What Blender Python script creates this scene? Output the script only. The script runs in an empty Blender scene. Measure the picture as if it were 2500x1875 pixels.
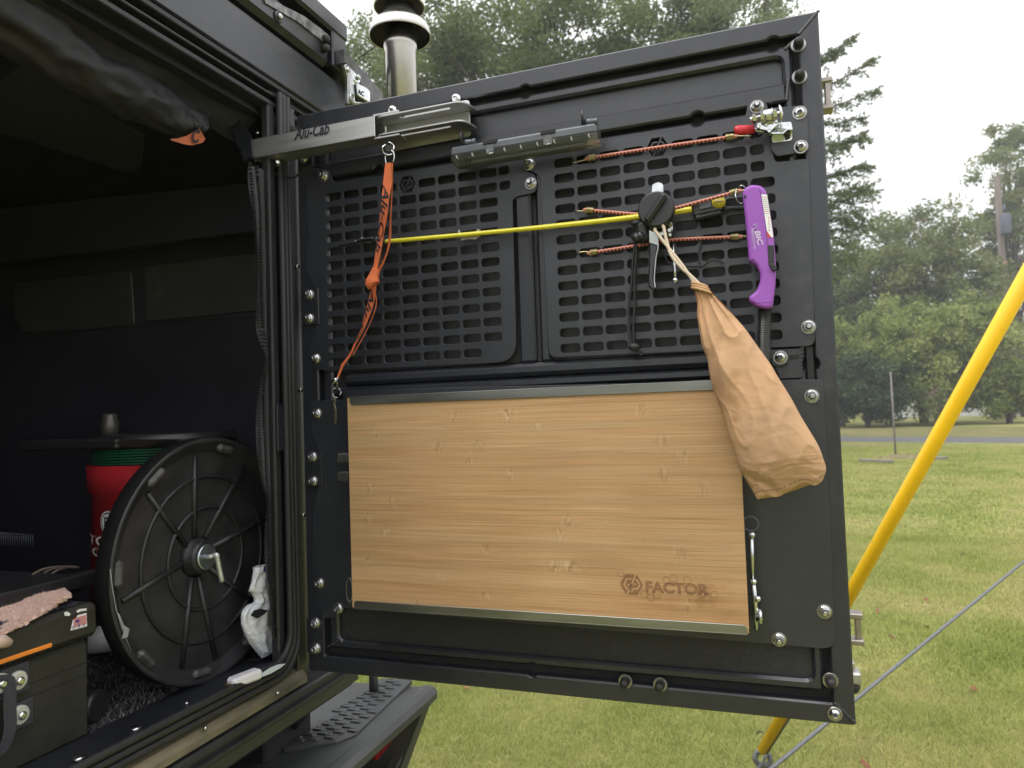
import bpy, bmesh, math, random
import numpy as np
from mathutils import Vector, Matrix
from mathutils.geometry import tessellate_polygon
SC = bpy.context.scene
COL = SC.collection
rnd = random.Random(7)
nr = np.random.RandomState(11)

# ------------------------------------------------------------------ camera
F = 1750.0
CM = ((0.94218874, 0.33332351, -0.03429017), (0.04592085, -0.02707487, 0.9985781), (-0.33192116, 0.94242368, 0.04081613))
CAM = Vector((0, 0, 1.55))
cd = bpy.data.cameras.new('camera')
cam = bpy.data.objects.new('camera', cd)
COL.objects.link(cam)
R3 = Matrix((CM[0], CM[1], tuple(-c for c in CM[2]))).transposed()
cam.matrix_world = Matrix.Translation(CAM) @ R3.to_4x4()
cd.sensor_width = 36.0
cd.lens = 36.0 * F / 2500.0
cd.clip_start = 0.02
cd.clip_end = 2000.0
cd.dof.use_dof = True
cd.dof.focus_distance = 1.22
cd.dof.aperture_fstop = 7.5
SC.camera = cam

# ------------------------------------------------------------------ sky and sun (overcast)
w = bpy.data.worlds.new('World')
SC.world = w
w.use_nodes = True
nt = w.node_tree
nt.nodes.clear()
N = nt.nodes.new
sky = N('ShaderNodeTexSky'); sky.sky_type = 'NISHITA'; sky.sun_disc = False
SUN_EL, SUN_AZ = math.radians(58), math.radians(200)
sky.sun_elevation = SUN_EL; sky.sun_rotation = SUN_AZ
hs = N('ShaderNodeHueSaturation'); hs.inputs['Saturation'].default_value = 0.35; hs.inputs['Value'].default_value = 1.0
tc = N('ShaderNodeTexCoord')
mp = N('ShaderNodeMapping'); mp.inputs['Scale'].default_value = (1.2, 1.2, 3.5)
no = N('ShaderNodeTexNoise'); no.inputs['Scale'].default_value = 1.6; no.inputs['Detail'].default_value = 5
cr = N('ShaderNodeValToRGB')
cr.color_ramp.elements[0].position = 0.3; cr.color_ramp.elements[0].color = (0.86, 0.865, 0.885, 1)
cr.color_ramp.elements[1].position = 0.7; cr.color_ramp.elements[1].color = (1.0, 1.0, 1.0, 1)
sep = N('ShaderNodeSeparateXYZ')
mr = N('ShaderNodeMapRange'); mr.inputs['From Min'].default_value = 0.0; mr.inputs['From Max'].default_value = 1.0
mr.inputs['To Min'].default_value = 6.6; mr.inputs['To Max'].default_value = 20.0
vm = N('ShaderNodeVectorMath'); vm.operation = 'SCALE'
mx = N('ShaderNodeMixRGB'); mx.inputs['Fac'].default_value = 0.88
bg = N('ShaderNodeBackground'); bg.inputs['Strength'].default_value = 0.1
wo = N('ShaderNodeOutputWorld')
L = nt.links.new
L(tc.outputs['Generated'], mp.inputs['Vector']); L(mp.outputs['Vector'], no.inputs['Vector'])
L(no.outputs['Fac'], cr.inputs['Fac'])
L(tc.outputs['Generated'], sep.inputs['Vector']); L(sep.outputs['Z'], mr.inputs['Value'])
L(cr.outputs['Color'], vm.inputs[0]); L(mr.outputs['Result'], vm.inputs['Scale'])
L(sky.outputs['Color'], hs.inputs['Color'])
L(hs.outputs['Color'], mx.inputs['Color1']); L(vm.outputs['Vector'], mx.inputs['Color2'])
L(mx.outputs['Color'], bg.inputs['Color']); L(bg.outputs['Background'], wo.inputs['Surface'])
sd = bpy.data.lights.new('sun', 'SUN'); sd.energy = 1.1; sd.angle = math.radians(25); sd.color = (1, 0.965, 0.91)
so = bpy.data.objects.new('sun', sd); COL.objects.link(so)
az = math.radians(205)   # light comes from behind the viewer, high up
sdir = Vector((math.sin(az) * math.cos(SUN_EL), math.cos(az) * math.cos(SUN_EL), math.sin(SUN_EL)))
so.rotation_euler = sdir.to_track_quat('Z', 'Y').to_euler()
SC.view_settings.view_transform = 'Standard'
SC.view_settings.look = 'None'
SC.view_settings.exposure = 0.62
SC.view_settings.gamma = 1.0
SC.view_settings.use_curve_mapping = False

# ------------------------------------------------------------------ surveying helpers (photo pixel -> point on a real plane)
def ray(u, v):
    a, b = (u - 1250) / F, (937.5 - v) / F
    return Vector([a * CM[0][i] + b * CM[1][i] + CM[2][i] for i in range(3)])
def PY(u, v, y):
    d = ray(u, v); return CAM + d * (y / d.y)
def PXp(u, v, x):
    d = ray(u, v); return CAM + d * (x / d.x)
def PZ(u, v, z):
    d = ray(u, v); return CAM + d * ((z - CAM.z) / d.z)
D = 1.127                       # distance of the door's inner face from the viewer
DX0, DX1, DZ0, DZ1 = -0.811, 0.0995, 1.093, 2.1255

# ------------------------------------------------------------------ mesh builder
class MB:
    def __init__(s): s.v = []; s.f = []; s.m = []; s.sm = []
    def add(s, vs, fs, mi=0, smooth=False):
        o = len(s.v); s.v.extend([tuple(p) for p in vs])
        for f in fs:
            s.f.append(tuple(i + o for i in f)); s.m.append(mi); s.sm.append(smooth)
    def box(s, a, b, bev=0.0, mi=0, mat=None):
        lo = [min(a[i], b[i]) for i in range(3)]; hi = [max(a[i], b[i]) for i in range(3)]
        e = min([hi[i] - lo[i] for i in range(3)]) * 0.45
        bev = min(bev, e)
        T = (lambda p: mat @ Vector(p)) if mat is not None else (lambda p: Vector(p))
        if bev <= 0:
            vs = [T((x, y, z)) for x in (lo[0], hi[0]) for y in (lo[1], hi[1]) for z in (lo[2], hi[2])]
            s.add(vs, [(0, 1, 3, 2), (4, 6, 7, 5), (0, 4, 5, 1), (2, 3, 7, 6), (0, 2, 6, 4), (1, 5, 7, 3)], mi); return
        idx = {}; vs = []
        for cx in (0, 1):
            for cy in (0, 1):
                for cz in (0, 1):
                    c = (cx, cy, cz)
                    for ax in range(3):
                        p = []
                        for i in range(3):
                            base = hi[i] if c[i] else lo[i]
                            sgn = -1 if c[i] else 1
                            p.append(base + (0 if i == ax else sgn * bev))
                        idx[(c, ax)] = len(vs); vs.append(T(p))
        fs = []
        for ax in range(3):
            o = [i for i in range(3) if i != ax]
            for sd_ in (0, 1):
                q = []
                for (p1, p2) in ((0, 0), (1, 0), (1, 1), (0, 1)):
                    c = [0, 0, 0]; c[ax] = sd_; c[o[0]] = p1; c[o[1]] = p2
                    q.append(idx[(tuple(c), ax)])
                fs.append(tuple(q))
        for ax in range(3):
            o = [i for i in range(3) if i != ax]
            for p1 in (0, 1):
                for p2 in (0, 1):
                    c0 = [0, 0, 0]; c1 = [0, 0, 0]
                    c0[ax] = 0; c1[ax] = 1
                    for c in (c0, c1): c[o[0]] = p1; c[o[1]] = p2
                    c0, c1 = tuple(c0), tuple(c1)
                    fs.append((idx[(c0, o[0])], idx[(c1, o[0])], idx[(c1, o[1])], idx[(c0, o[1])]))
        for cx in (0, 1):
            for cy in (0, 1):
                for cz in (0, 1):
                    c = (cx, cy, cz); fs.append((idx[(c, 0)], idx[(c, 1)], idx[(c, 2)]))
        s.add(vs, fs, mi)
    def lathe(s, o, axis, prof, n=24, mi=0, smooth=True, caps=True, ang=0.0, mis=None):
        """prof: list of (radius, height along axis)"""
        o = Vector(o); a = Vector(axis).normalized()
        x = a.orthogonal().normalized(); y = a.cross(x)
        base = len(s.v)
        for (r, h) in prof:
            for i in range(n):
                t = 2 * math.pi * i / n + ang
                s.v.append(tuple(o + a * h + x * (r * math.cos(t)) + y * (r * math.sin(t))))
        for k in range(len(prof) - 1):
            for i in range(n):
                j = (i + 1) % n
                s.f.append((base + k * n + i, base + k * n + j, base + (k + 1) * n + j, base + (k + 1) * n + i))
                s.m.append(mis[k] if mis else mi); s.sm.append(smooth)
        if caps:
            s.f.append(tuple(base + i for i in range(n))[::-1]); s.m.append(mis[0] if mis else mi); s.sm.append(False)
            k = (len(prof) - 1) * n
            s.f.append(tuple(base + k + i for i in range(n))); s.m.append(mis[-1] if mis else mi); s.sm.append(False)
    def tube(s, pts, r, n=8, mi=0, closed=False, mfun=None, flat=1.0, smooth=True):
        pts = [Vector(p) for p in pts]; m = len(pts)
        rs = r if isinstance(r, (list, tuple)) else [r] * m
        tang = []
        for i in range(m):
            if closed: t = pts[(i + 1) % m] - pts[(i - 1) % m]
            else: t = pts[min(i + 1, m - 1)] - pts[max(i - 1, 0)]
            tang.append(t.normalized() if t.length > 1e-9 else Vector((0, 0, 1)))
        nrm = tang[0].orthogonal().normalized()
        if abs(tang[0].y) < 0.9:
            nrm = (Vector((0, -1, 0)) - tang[0] * tang[0].dot(Vector((0, -1, 0)))).normalized()
        base = len(s.v)
        for i in range(m):
            nrm = (nrm - tang[i] * nrm.dot(tang[i]))
            nrm = nrm.normalized() if nrm.length > 1e-6 else tang[i].orthogonal().normalized()
            b = tang[i].cross(nrm)
            for k in range(n):
                t = 2 * math.pi * k / n
                s.v.append(tuple(pts[i] + nrm * (rs[i] * flat * math.cos(t)) + b * (rs[i] * math.sin(t))))
        mm = m if closed else m - 1
        for i in range(mm):
            j = (i + 1) % m
            for k in range(n):
                l = (k + 1) % n
                s.f.append((base + i * n + k, base + i * n + l, base + j * n + l, base + j * n + k))
                s.m.append(mfun(i, k) if mfun else mi); s.sm.append(smooth)
        if not closed:
            s.f.append(tuple(base + k for k in range(n))[::-1]); s.m.append(mi); s.sm.append(False)
            s.f.append(tuple(base + (m - 1) * n + k for k in range(n))); s.m.append(mi); s.sm.append(False)
    def ball(s, c, r, n=12, mi=0, sc=(1, 1, 1)):
        c = Vector(c); base = len(s.v); h = n // 2
        for i in range(h + 1):
            p = math.pi * i / h
            for k in range(n):
                t = 2 * math.pi * k / n
                s.v.append((c.x + r * sc[0] * math.sin(p) * math.cos(t), c.y + r * sc[1] * math.sin(p) * math.sin(t), c.z + r * sc[2] * math.cos(p)))
        for i in range(h):
            for k in range(n):
                l = (k + 1) % n
                s.f.append((base + i * n + k, base + (i + 1) * n + k, base + (i + 1) * n + l, base + i * n + l)); s.m.append(mi); s.sm.append(True)
    def prism(s, loops, T, y0, y1, ch=0.0, mi=0, back=True):
        """loops: outer + holes as (a,b) 2D points; T(a,b,y)->point; y0 = front, y1 = back; ch = chamfer"""
        allp = []; rings = []
        for li, lp in enumerate(loops):
            area = sum(lp[i][0] * lp[(i + 1) % len(lp)][1] - lp[(i + 1) % len(lp)][0] * lp[i][1] for i in range(len(lp)))
            if (area < 0) != (li > 0): lp = lp[::-1]
            rings.append([Vector((p[0], p[1])) for p in lp])
        d = 1 if y1 > y0 else -1
        inset = []
        for lp in rings:
            q = []
            n = len(lp)
            for i in range(n):
                e1 = (lp[i] - lp[i - 1]); e2 = (lp[(i + 1) % n] - lp[i])
                if e1.length < 1e-9 or e2.length < 1e-9: q.append(lp[i]); continue
                e1.normalize(); e2.normalize()
                n1 = Vector((-e1.y, e1.x)); n2 = Vector((-e2.y, e2.x))
                b = n1 + n2
                if b.length < 1e-6: b = n1
                b.normalize(); c = max(0.4, b.dot(n1))
                q.append(lp[i] + b * (ch / c))
            inset.append(q)
        base = len(s.v); flat = []; start = []
        for q in inset:
            start.append(len(flat)); flat.extend(q)
        tris = tessellate_polygon([[Vector((p.x, p.y, 0)) for p in q] for q in inset])
        nf = len(flat)
        for p in flat: s.v.append(tuple(T(p.x, p.y, y0)))
        for t in tris: s.f.append((base + t[0], base + t[1], base + t[2])); s.m.append(mi); s.sm.append(False)
        outer = [p for q in rings for p in q]
        b1 = len(s.v)
        for p in outer: s.v.append(tuple(T(p.x, p.y, y0 + d * ch)))
        b2 = len(s.v)
        for p in outer: s.v.append(tuple(T(p.x, p.y, y1)))
        for qi, q in enumerate(rings):
            n = len(q)
            for i in range(n):
                j = (i + 1) % n; a = start[qi] + i; b = start[qi] + j
                if ch > 0: s.f.append((base + a, base + b, b1 + b, b1 + a)); s.m.append(mi); s.sm.append(False)
                s.f.append((b1 + a, b1 + b, b2 + b, b2 + a)); s.m.append(mi); s.sm.append(False)
        if back:
            for t in tris: s.f.append((b2 + t[0], b2 + t[2], b2 + t[1])); s.m.append(mi); s.sm.append(False)
    def mark(s): s.marks = getattr(s, 'marks', []) + [(len(s.v), len(s.f))]
    def build_split(s, name, mats, parent, fix=True):
        """one object per marked piece"""
        mk = getattr(s, 'marks', [(0, 0)]) + [(len(s.v), len(s.f))]; out = []
        for (v0, f0), (v1, f1) in zip(mk[:-1], mk[1:]):
            q = MB(); q.v = s.v[v0:v1]; q.f = [tuple(i - v0 for i in f) for f in s.f[f0:f1]]; q.m = s.m[f0:f1]; q.sm = s.sm[f0:f1]
            out.append(q.build(name, mats, parent, fix=fix))
        return out
    def build(s, name, mats, parent=None, origin=None, fix=True, link=True):
        me = bpy.data.meshes.new(name)
        org = origin if origin is not None else (ROOT.get(parent.name, Vector((0, 0, 0))) if parent is not None else Vector((0, 0, 0)))
        org = Vector(org)
        me.from_pydata([tuple(Vector(p) - org) for p in s.v], [], s.f)
        if not isinstance(mats, (list, tuple)): mats = [mats]
        for m in mats: me.materials.append(m)
        me.polygons.foreach_set('material_index', s.m)
        me.polygons.foreach_set('use_smooth', s.sm)
        if fix:
            bm = bmesh.new(); bm.from_mesh(me)
            bmesh.ops.recalc_face_normals(bm, faces=bm.faces)
            bm.to_mesh(me); bm.free()
        me.update()
        o = bpy.data.objects.new(name, me)
        if link: COL.objects.link(o)
        if parent is not None:
            o.parent = parent
            ROOT[o.name] = ROOT.get(parent.name, Vector((0, 0, 0)))
            pr = ROOT[parent.name]
            o.location = (org - pr) if origin is not None else (0, 0, 0)
        else:
            o.location = org; ROOT[o.name] = org
        return o
ROOT = {}
def tag(o, label=None, cat=None, group=None, kind=None):
    if label: o['label'] = label
    if cat: o['category'] = cat
    if group: o['group'] = group
    if kind: o['kind'] = kind
    return o
def thing(name, label, cat, loc, group=None):
    o = bpy.data.objects.new(name, None); COL.objects.link(o); o.empty_display_size = 0.05
    o.location = loc; ROOT[o.name] = Vector(loc)
    return tag(o, label, cat, group)
def inst(src, loc, parent, rot=None):
    """another part sharing the mesh of src, at world position loc"""
    c = src.copy(); COL.objects.link(c); c.parent = parent
    c.location = Vector(loc) - ROOT[parent.name]
    if rot is not None: c.rotation_euler = rot
    ROOT[c.name] = ROOT[parent.name]
    return c
def rr(x0, z0, x1, z1, r, n=4):
    pts = []
    r = min(r, abs(x1 - x0) / 2.001, abs(z1 - z0) / 2.001)
    for (cx, cz, a0) in ((x1 - r, z1 - r, 0), (x0 + r, z1 - r, 90), (x0 + r, z0 + r, 180), (x1 - r, z0 + r, 270)):
        for i in range(n + 1):
            a = math.radians(a0 + 90 * i / n)
            pts.append((cx + r * math.cos(a), cz + r * math.sin(a)))
    return pts
def rpoly(pts, r, n=4):
    """round the corners of a 2D polygon"""
    out = []; m = len(pts)
    for i in range(m):
        p = Vector(pts[i][:2]); rad = pts[i][2] if len(pts[i]) > 2 else r
        a = Vector(pts[i - 1][:2]) - p; b = Vector(pts[(i + 1) % m][:2]) - p
        la, lb = a.length, b.length
        if la < 1e-9 or lb < 1e-9: continue
        a.normalize(); b.normalize()
        ang = a.angle(b)
        if ang > math.radians(172) or rad <= 0: out.append((p.x, p.y)); continue
        t = min(rad / math.tan(ang / 2), la * 0.48, lb * 0.48)
        A = p + a * t; B = p + b * t
        for k in range(n + 1):
            u = k / n
            q = A * (1 - u) ** 2 + p * 2 * u * (1 - u) + B * u ** 2
            out.append((q.x, q.y))
    return out
DT = lambda a, b, y: Vector((a, y, b))
def dp(u, v, y=D):
    p = PY(u, v, y); return (p.x, p.z)
def smooth_path(pts, n=6):
    pts = [Vector(p) for p in pts]; out = []
    P_ = [pts[0]] + pts + [pts[-1]]
    for i in range(1, len(P_) - 2):
        a, b, c, d = P_[i - 1:i + 3]
        for k in range(n):
            t = k / n
            out.append(0.5 * ((2 * b) + (c - a) * t + (2 * a - 5 * b + 4 * c - d) * t * t + (3 * b - a - 3 * c + d) * t ** 3))
    out.append(pts[-1]); return out

# ------------------------------------------------------------------ materials
def mat(name, col, rough=0.5, metal=0.0, nscale=40, nvar=0.12, bscale=None, bstr=0.0, col2=None, rvar=0.08, coat=0.0, spec=None, stretch=(1, 1, 1), alpha=None, trans=0.0, detail=4, bdist=0.002):
    m = bpy.data.materials.new(name); m.use_nodes = True
    t = m.node_tree; b = t.nodes['Principled BSDF']
    if col2 is None: col2 = tuple(c * (1 - nvar * 2) for c in col)
    tc = t.nodes.new('ShaderNodeTexCoord'); mp = t.nodes.new('ShaderNodeMapping')
    mp.inputs['Scale'].default_value = stretch
    t.links.new(tc.outputs['Object'], mp.inputs['Vector'])
    n = t.nodes.new('ShaderNodeTexNoise'); n.inputs['Scale'].default_value = nscale; n.inputs['Detail'].default_value = detail
    t.links.new(mp.outputs['Vector'], n.inputs['Vector'])
    r = t.nodes.new('ShaderNodeValToRGB')
    r.color_ramp.elements[0].position = 0.32; r.color_ramp.elements[1].position = 0.68
    r.color_ramp.elements[0].color = (*col2, 1); r.color_ramp.elements[1].color = (*col, 1)
    t.links.new(n.outputs['Fac'], r.inputs['Fac']); t.links.new(r.outputs['Color'], b.inputs['Base Color'])
    mr = t.nodes.new('ShaderNodeMapRange')
    mr.inputs['To Min'].default_value = max(0.02, rough - rvar); mr.inputs['To Max'].default_value = min(1, rough + rvar)
    t.links.new(n.outputs['Fac'], mr.inputs['Value']); t.links.new(mr.outputs['Result'], b.inputs['Roughness'])
    b.inputs['Metallic'].default_value = metal
    if coat: b.inputs['Coat Weight'].default_value = coat; b.inputs['Coat Roughness'].default_value = 0.15
    if spec is not None: b.inputs['Specular IOR Level'].default_value = spec
    if trans: b.inputs['Transmission Weight'].default_value = trans
    if bscale:
        n2 = t.nodes.new('ShaderNodeTexNoise'); n2.inputs['Scale'].default_value = bscale; n2.inputs['Detail'].default_value = 3
        t.links.new(mp.outputs['Vector'], n2.inputs['Vector'])
        bp = t.nodes.new('ShaderNodeBump'); bp.inputs['Strength'].default_value = bstr; bp.inputs['Distance'].default_value = bdist
        t.links.new(n2.outputs['Fac'], bp.inputs['Height']); t.links.new(bp.outputs['Normal'], b.inputs['Normal'])
    return m
def attr_mat(name, ramp, attr='shade', rough=0.6, translucent=0.0, spec=0.3):
    m = bpy.data.materials.new(name); m.use_nodes = True
    t = m.node_tree; b = t.nodes['Principled BSDF']
    a = t.nodes.new('ShaderNodeAttribute'); a.attribute_name = attr
    r = t.nodes.new('ShaderNodeValToRGB')
    els = r.color_ramp.elements
    while len(els) < len(ramp): els.new(0.5)
    for e, (p, c) in zip(els, ramp): e.position = p; e.color = (*c, 1)
    t.links.new(a.outputs['Fac'], r.inputs['Fac']); t.links.new(r.outputs['Color'], b.inputs['Base Color'])
    b.inputs['Roughness'].default_value = rough; b.inputs['Specular IOR Level'].default_value = spec
    if translucent:
        tr = t.nodes.new('ShaderNodeBsdfTranslucent'); t.links.new(r.outputs['Color'], tr.inputs['Color'])
        mx = t.nodes.new('ShaderNodeMixShader'); mx.inputs['Fac'].default_value = translucent
        t.links.new(b.outputs['BSDF'], mx.inputs[1]); t.links.new(tr.outputs['BSDF'], mx.inputs[2])
        t.links.new(mx.outputs['Shader'], t.nodes['Material Output'].inputs['Surface'])
    return m
M = {}
M['powder'] = mat('black powder coat', (0.0165, 0.0185, 0.026), 0.36, spec=0.72, nscale=5, nvar=0.18, detail=9, bscale=900, bstr=0.12, rvar=0.06, bdist=0.0006)
M['powder2'] = mat('black powder coat sheet', (0.0195, 0.022, 0.030), 0.40, spec=0.74, nscale=4, nvar=0.17, detail=9, bscale=900, bstr=0.1, rvar=0.05, bdist=0.0006)
M['powder_dusty'] = mat('dusty black powder coat', (0.019, 0.020, 0.023), 0.55, nscale=14, nvar=0.2, bscale=500, bstr=0.15)
def specks(m, scale, lo, hi, col):
    """small dust specks and scuffs over the base colour"""
    t = m.node_tree; b = t.nodes['Principled BSDF']; src = b.inputs['Base Color'].links[0].from_socket
    tc = t.nodes.new('ShaderNodeTexCoord'); n = t.nodes.new('ShaderNodeTexNoise'); n.inputs['Scale'].default_value = scale; n.inputs['Detail'].default_value = 2
    n0 = t.nodes.new('ShaderNodeTexNoise'); n0.inputs['Scale'].default_value = scale / 30; n0.inputs['Detail'].default_value = 6
    mr = t.nodes.new('ShaderNodeMapRange'); mr.inputs['From Min'].default_value = lo; mr.inputs['From Max'].default_value = hi
    m2 = t.nodes.new('ShaderNodeMapRange'); m2.inputs['From Min'].default_value = 0.42; m2.inputs['From Max'].default_value = 0.7
    mu = t.nodes.new('ShaderNodeMath'); mu.operation = 'MULTIPLY'; mx = t.nodes.new('ShaderNodeMixRGB'); mx.inputs['Color2'].default_value = (*col, 1)
    L = t.links.new
    L(tc.outputs['Object'], n.inputs['Vector']); L(tc.outputs['Object'], n0.inputs['Vector']); L(n.outputs['Fac'], mr.inputs['Value']); L(n0.outputs['Fac'], m2.inputs['Value'])
    L(mr.outputs['Result'], mu.inputs[0]); L(m2.outputs['Result'], mu.inputs[1]); L(mu.outputs['Value'], mx.inputs['Fac']); L(src, mx.inputs['Color1']); L(mx.outputs['Color'], b.inputs['Base Color'])
specks(M['powder'], 260, 0.70, 0.78, (0.11, 0.11, 0.11)); specks(M['powder2'], 260, 0.70, 0.78, (0.11, 0.11, 0.11))
specks(M['powder'], 45, 0.5, 0.8, (0.045, 0.046, 0.05)); specks(M['powder2'], 38, 0.5, 0.8, (0.046, 0.047, 0.052)); specks(M['powder_dusty'], 150, 0.5, 0.8, (0.05, 0.048, 0.044))
M['deep'] = mat('gap shade black', (0.012, 0.012, 0.014), 0.7, nscale=20)  # near-black base puts the shade of slots and holes into colour
M['rubber'] = mat('black rubber', (0.02, 0.02, 0.022), 0.55, nscale=60, bscale=400, bstr=0.2)
M['plastic'] = mat('black plastic', (0.022, 0.023, 0.025), 0.38, nscale=25, bscale=700, bstr=0.1)
M['bumper'] = mat('textured grey bumper plastic', (0.05, 0.053, 0.052), 0.55, nscale=9, nvar=0.25, bscale=700, bstr=0.35, col2=(0.032, 0.034, 0.034))
M['washer'] = mat('dull washer steel', (0.40, 0.39, 0.385), 0.34, 1.0, nscale=300, nvar=0.15, rvar=0.12)
M['steel'] = mat('stainless steel', (0.60, 0.60, 0.61), 0.2, 1.0, nscale=60, nvar=0.1, rvar=0.1)
M['brushed'] = mat('brushed stainless plate', (0.60, 0.60, 0.60), 0.50, 1.0, nscale=50, nvar=0.12, rvar=0.1, stretch=(0.06, 1, 1.5), bscale=300, bstr=0.1)
M['tray_metal'] = mat('dull stainless tray', (0.33, 0.335, 0.325), 0.38, 1.0, nscale=25, nvar=0.14, rvar=0.12, stretch=(0.3, 1, 2))
M['flue'] = mat('flue stainless', (0.64, 0.61, 0.57), 0.3, 1.0, nscale=18, nvar=0.14, rvar=0.12, stretch=(1, 1, 0.15))
M['flue_dark'] = mat('dark flue metal', (0.07, 0.066, 0.06), 0.5, 0.6, nscale=20, nvar=0.25)  # darker metal for the cap undersides and neck
M['zinc'] = mat('zinc plate', (0.72, 0.74, 0.74), 0.2, 1.0, nscale=70, nvar=0.12)
M['brass'] = mat('yellow zinc wire', (0.62, 0.53, 0.28), 0.3, 1.0, nscale=70)
M['red'] = mat('red vinyl grip', (0.62, 0.02, 0.035), 0.35, nscale=40)
M['cordpink'] = mat('pink cord yarn', (0.66, 0.29, 0.22), 0.8, nscale=500)
M['cordred'] = mat('dark red cord yarn', (0.20, 0.025, 0.02), 0.85, nscale=500)
M['yellowrod'] = mat('yellow fibreglass', (0.74, 0.66, 0.03), 0.38, nscale=60, nvar=0.06)
M['orange'] = mat('orange webbing', (0.70, 0.165, 0.055), 0.75, nscale=25, nvar=0.09, bscale=900, bstr=0.5)
M['ink'] = mat('black ink', (0.018, 0.018, 0.03), 0.7, nscale=100)
M['purple'] = mat('purple plastic', (0.32, 0.10, 0.47), 0.4, nscale=12, nvar=0.04, spec=0.35)
M['white'] = mat('white print', (0.78, 0.78, 0.78), 0.5, nscale=100, nvar=0.03)
M['pale_print'] = mat('pale lilac print', (0.62, 0.50, 0.72), 0.5, nscale=100, nvar=0.03)
M['redprint'] = mat('red print', (0.62, 0.06, 0.05), 0.5, nscale=100)
M['blueprint'] = mat('blue print', (0.05, 0.07, 0.35), 0.5, nscale=100)
M['string'] = mat('cream cord', (0.60, 0.50, 0.37), 0.8, nscale=300, nvar=0.1, bscale=800, bstr=0.5)
M['glassclear'] = mat('clear lens plastic', (0.78, 0.80, 0.83), 0.10, nscale=30, nvar=0.04, trans=0.92)
M['lampbody'] = mat('grey lamp body', (0.09, 0.10, 0.115), 0.3, nscale=20, spec=0.7)
M['ledstrip'] = mat('lamp reflector plate', (0.2, 0.205, 0.21), 0.35, 0.3, nscale=60)
M['carpet_dark'] = mat('black floor', (0.04, 0.04, 0.04), 0.9, nscale=90)
M['fabric'] = mat('black tent fabric', (0.045, 0.045, 0.053), 0.8, nscale=16, nvar=0.2, bscale=500, bstr=0.3, spec=0.2)
M['fabric_sheen'] = mat('worn tent fabric', (0.038, 0.037, 0.046), 0.62, nscale=6, nvar=0.22, bscale=500, bstr=0.3)
M['interior'] = mat('black interior panel', (0.034, 0.034, 0.046), 0.6, nscale=5, nvar=0.2)
M['felt'] = mat('grey felt', (0.040, 0.039, 0.052), 0.95, nscale=60, nvar=0.07, spec=0.1)
M['smoke'] = mat('smoked window', (0.075, 0.075, 0.074), 0.25, nscale=4, nvar=0.15, spec=0.5)  # greyer base holds the reflections of the bay panes
M['olive'] = mat('black green box plastic', (0.030, 0.030, 0.022), 0.55, nscale=30, nvar=0.2, bscale=300, bstr=0.2)
M['bucket'] = mat('red bucket plastic', (0.42, 0.02, 0.028), 0.35, nscale=15, nvar=0.06)
M['green'] = mat('green thread', (0.015, 0.12, 0.065), 0.4, nscale=15)
M['orangetrim'] = mat('orange trim', (0.85, 0.26, 0.03), 0.5, nscale=30, nvar=0.05)
M['gold'] = mat('dusty tan rubber strip', (0.19, 0.16, 0.105), 0.7, nscale=30, nvar=0.3, bscale=200, bstr=0.4, stretch=(1, 0.3, 1), col2=(0.06, 0.055, 0.04))
M['reflector'] = mat('red reflector', (0.26, 0.012, 0.014), 0.25, nscale=50, bscale=600, bstr=0.4)
M['bag_white'] = mat('thin white plastic film', (0.72, 0.74, 0.77), 0.35, nscale=30, nvar=0.06, bscale=90, bstr=0.5)
M['yellowpole'] = mat('yellow pvc', (0.92, 0.54, 0.006), 0.42, nscale=9, nvar=0.05, stretch=(1, 1, 0.3), detail=9)
specks(M['yellowpole'], 60, 0.62, 0.75, (0.45, 0.27, 0.05)); specks(M['yellowpole'], 14, 0.60, 0.80, (0.60, 0.33, 0.03))
M['cable'] = mat('galvanised steel cable', (0.22, 0.23, 0.24), 0.5, 0.5, nscale=200, nvar=0.25, bscale=900, bstr=0.6)
M['strap'] = mat('grey nylon strap', (0.05, 0.05, 0.058), 0.8, nscale=200, bscale=700, bstr=0.6)
M['trunk'] = mat('bark', (0.12, 0.10, 0.085), 0.9, nscale=6, nvar=0.25, bscale=20, bstr=0.6)
M['woodpole'] = mat('weathered pole', (0.16, 0.13, 0.11), 0.9, nscale=4, nvar=0.2, stretch=(1, 1, 0.1))
M['rust'] = mat('rusty pipe', (0.22, 0.13, 0.09), 0.75, nscale=6, nvar=0.3, col2=(0.20, 0.24, 0.30))
M['asphalt'] = mat('asphalt', (0.10, 0.10, 0.105), 0.9, nscale=2, nvar=0.12, bscale=60, bstr=0.4)
M['timber'] = mat('grey timber', (0.24, 0.21, 0.17), 0.9, nscale=5, nvar=0.2)
M['weldm'] = M['powder']
# ------------------------------------------------------------------ THE TRUCK
TR = Vector((-1.5, 0.6, 0.0))
truck = thing('pickup_truck', 'black pickup truck with camper canopy and dark load bay, its rear door swung wide open', 'truck', TR)
def crop(x0, y0, s): return lambda x, y: (x0 + x / s, y0 + y / s)
cA = crop(640, 380, 3.16); cB = crop(1000, 80, 3.16); cC = crop(1600, 0, 3.386); cE = crop(1350, 380, 3.16)
cF = crop(1350, 1100, 2.765); cG = crop(600, 1350, 3.16); cH = crop(1600, 650, 2.765); cK = crop(650, 850, 3.16)
c2 = crop(550, 0, 3.386); c1 = crop(0, 0, 2.592); cL = crop(0, 950, 2.592); cM = crop(0, 1350, 3.16); cZ = crop(1500, 420, 5.53)

def bar_y(name, x0, x1, z0, z1, y0, y1, m, bev=0.003, parent=truck, label=None):
    b = MB(); b.box((x0, y0, z0), (x1, y1, z1), bev)
    o = b.build(name, m, parent); return tag(o, label)
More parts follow.
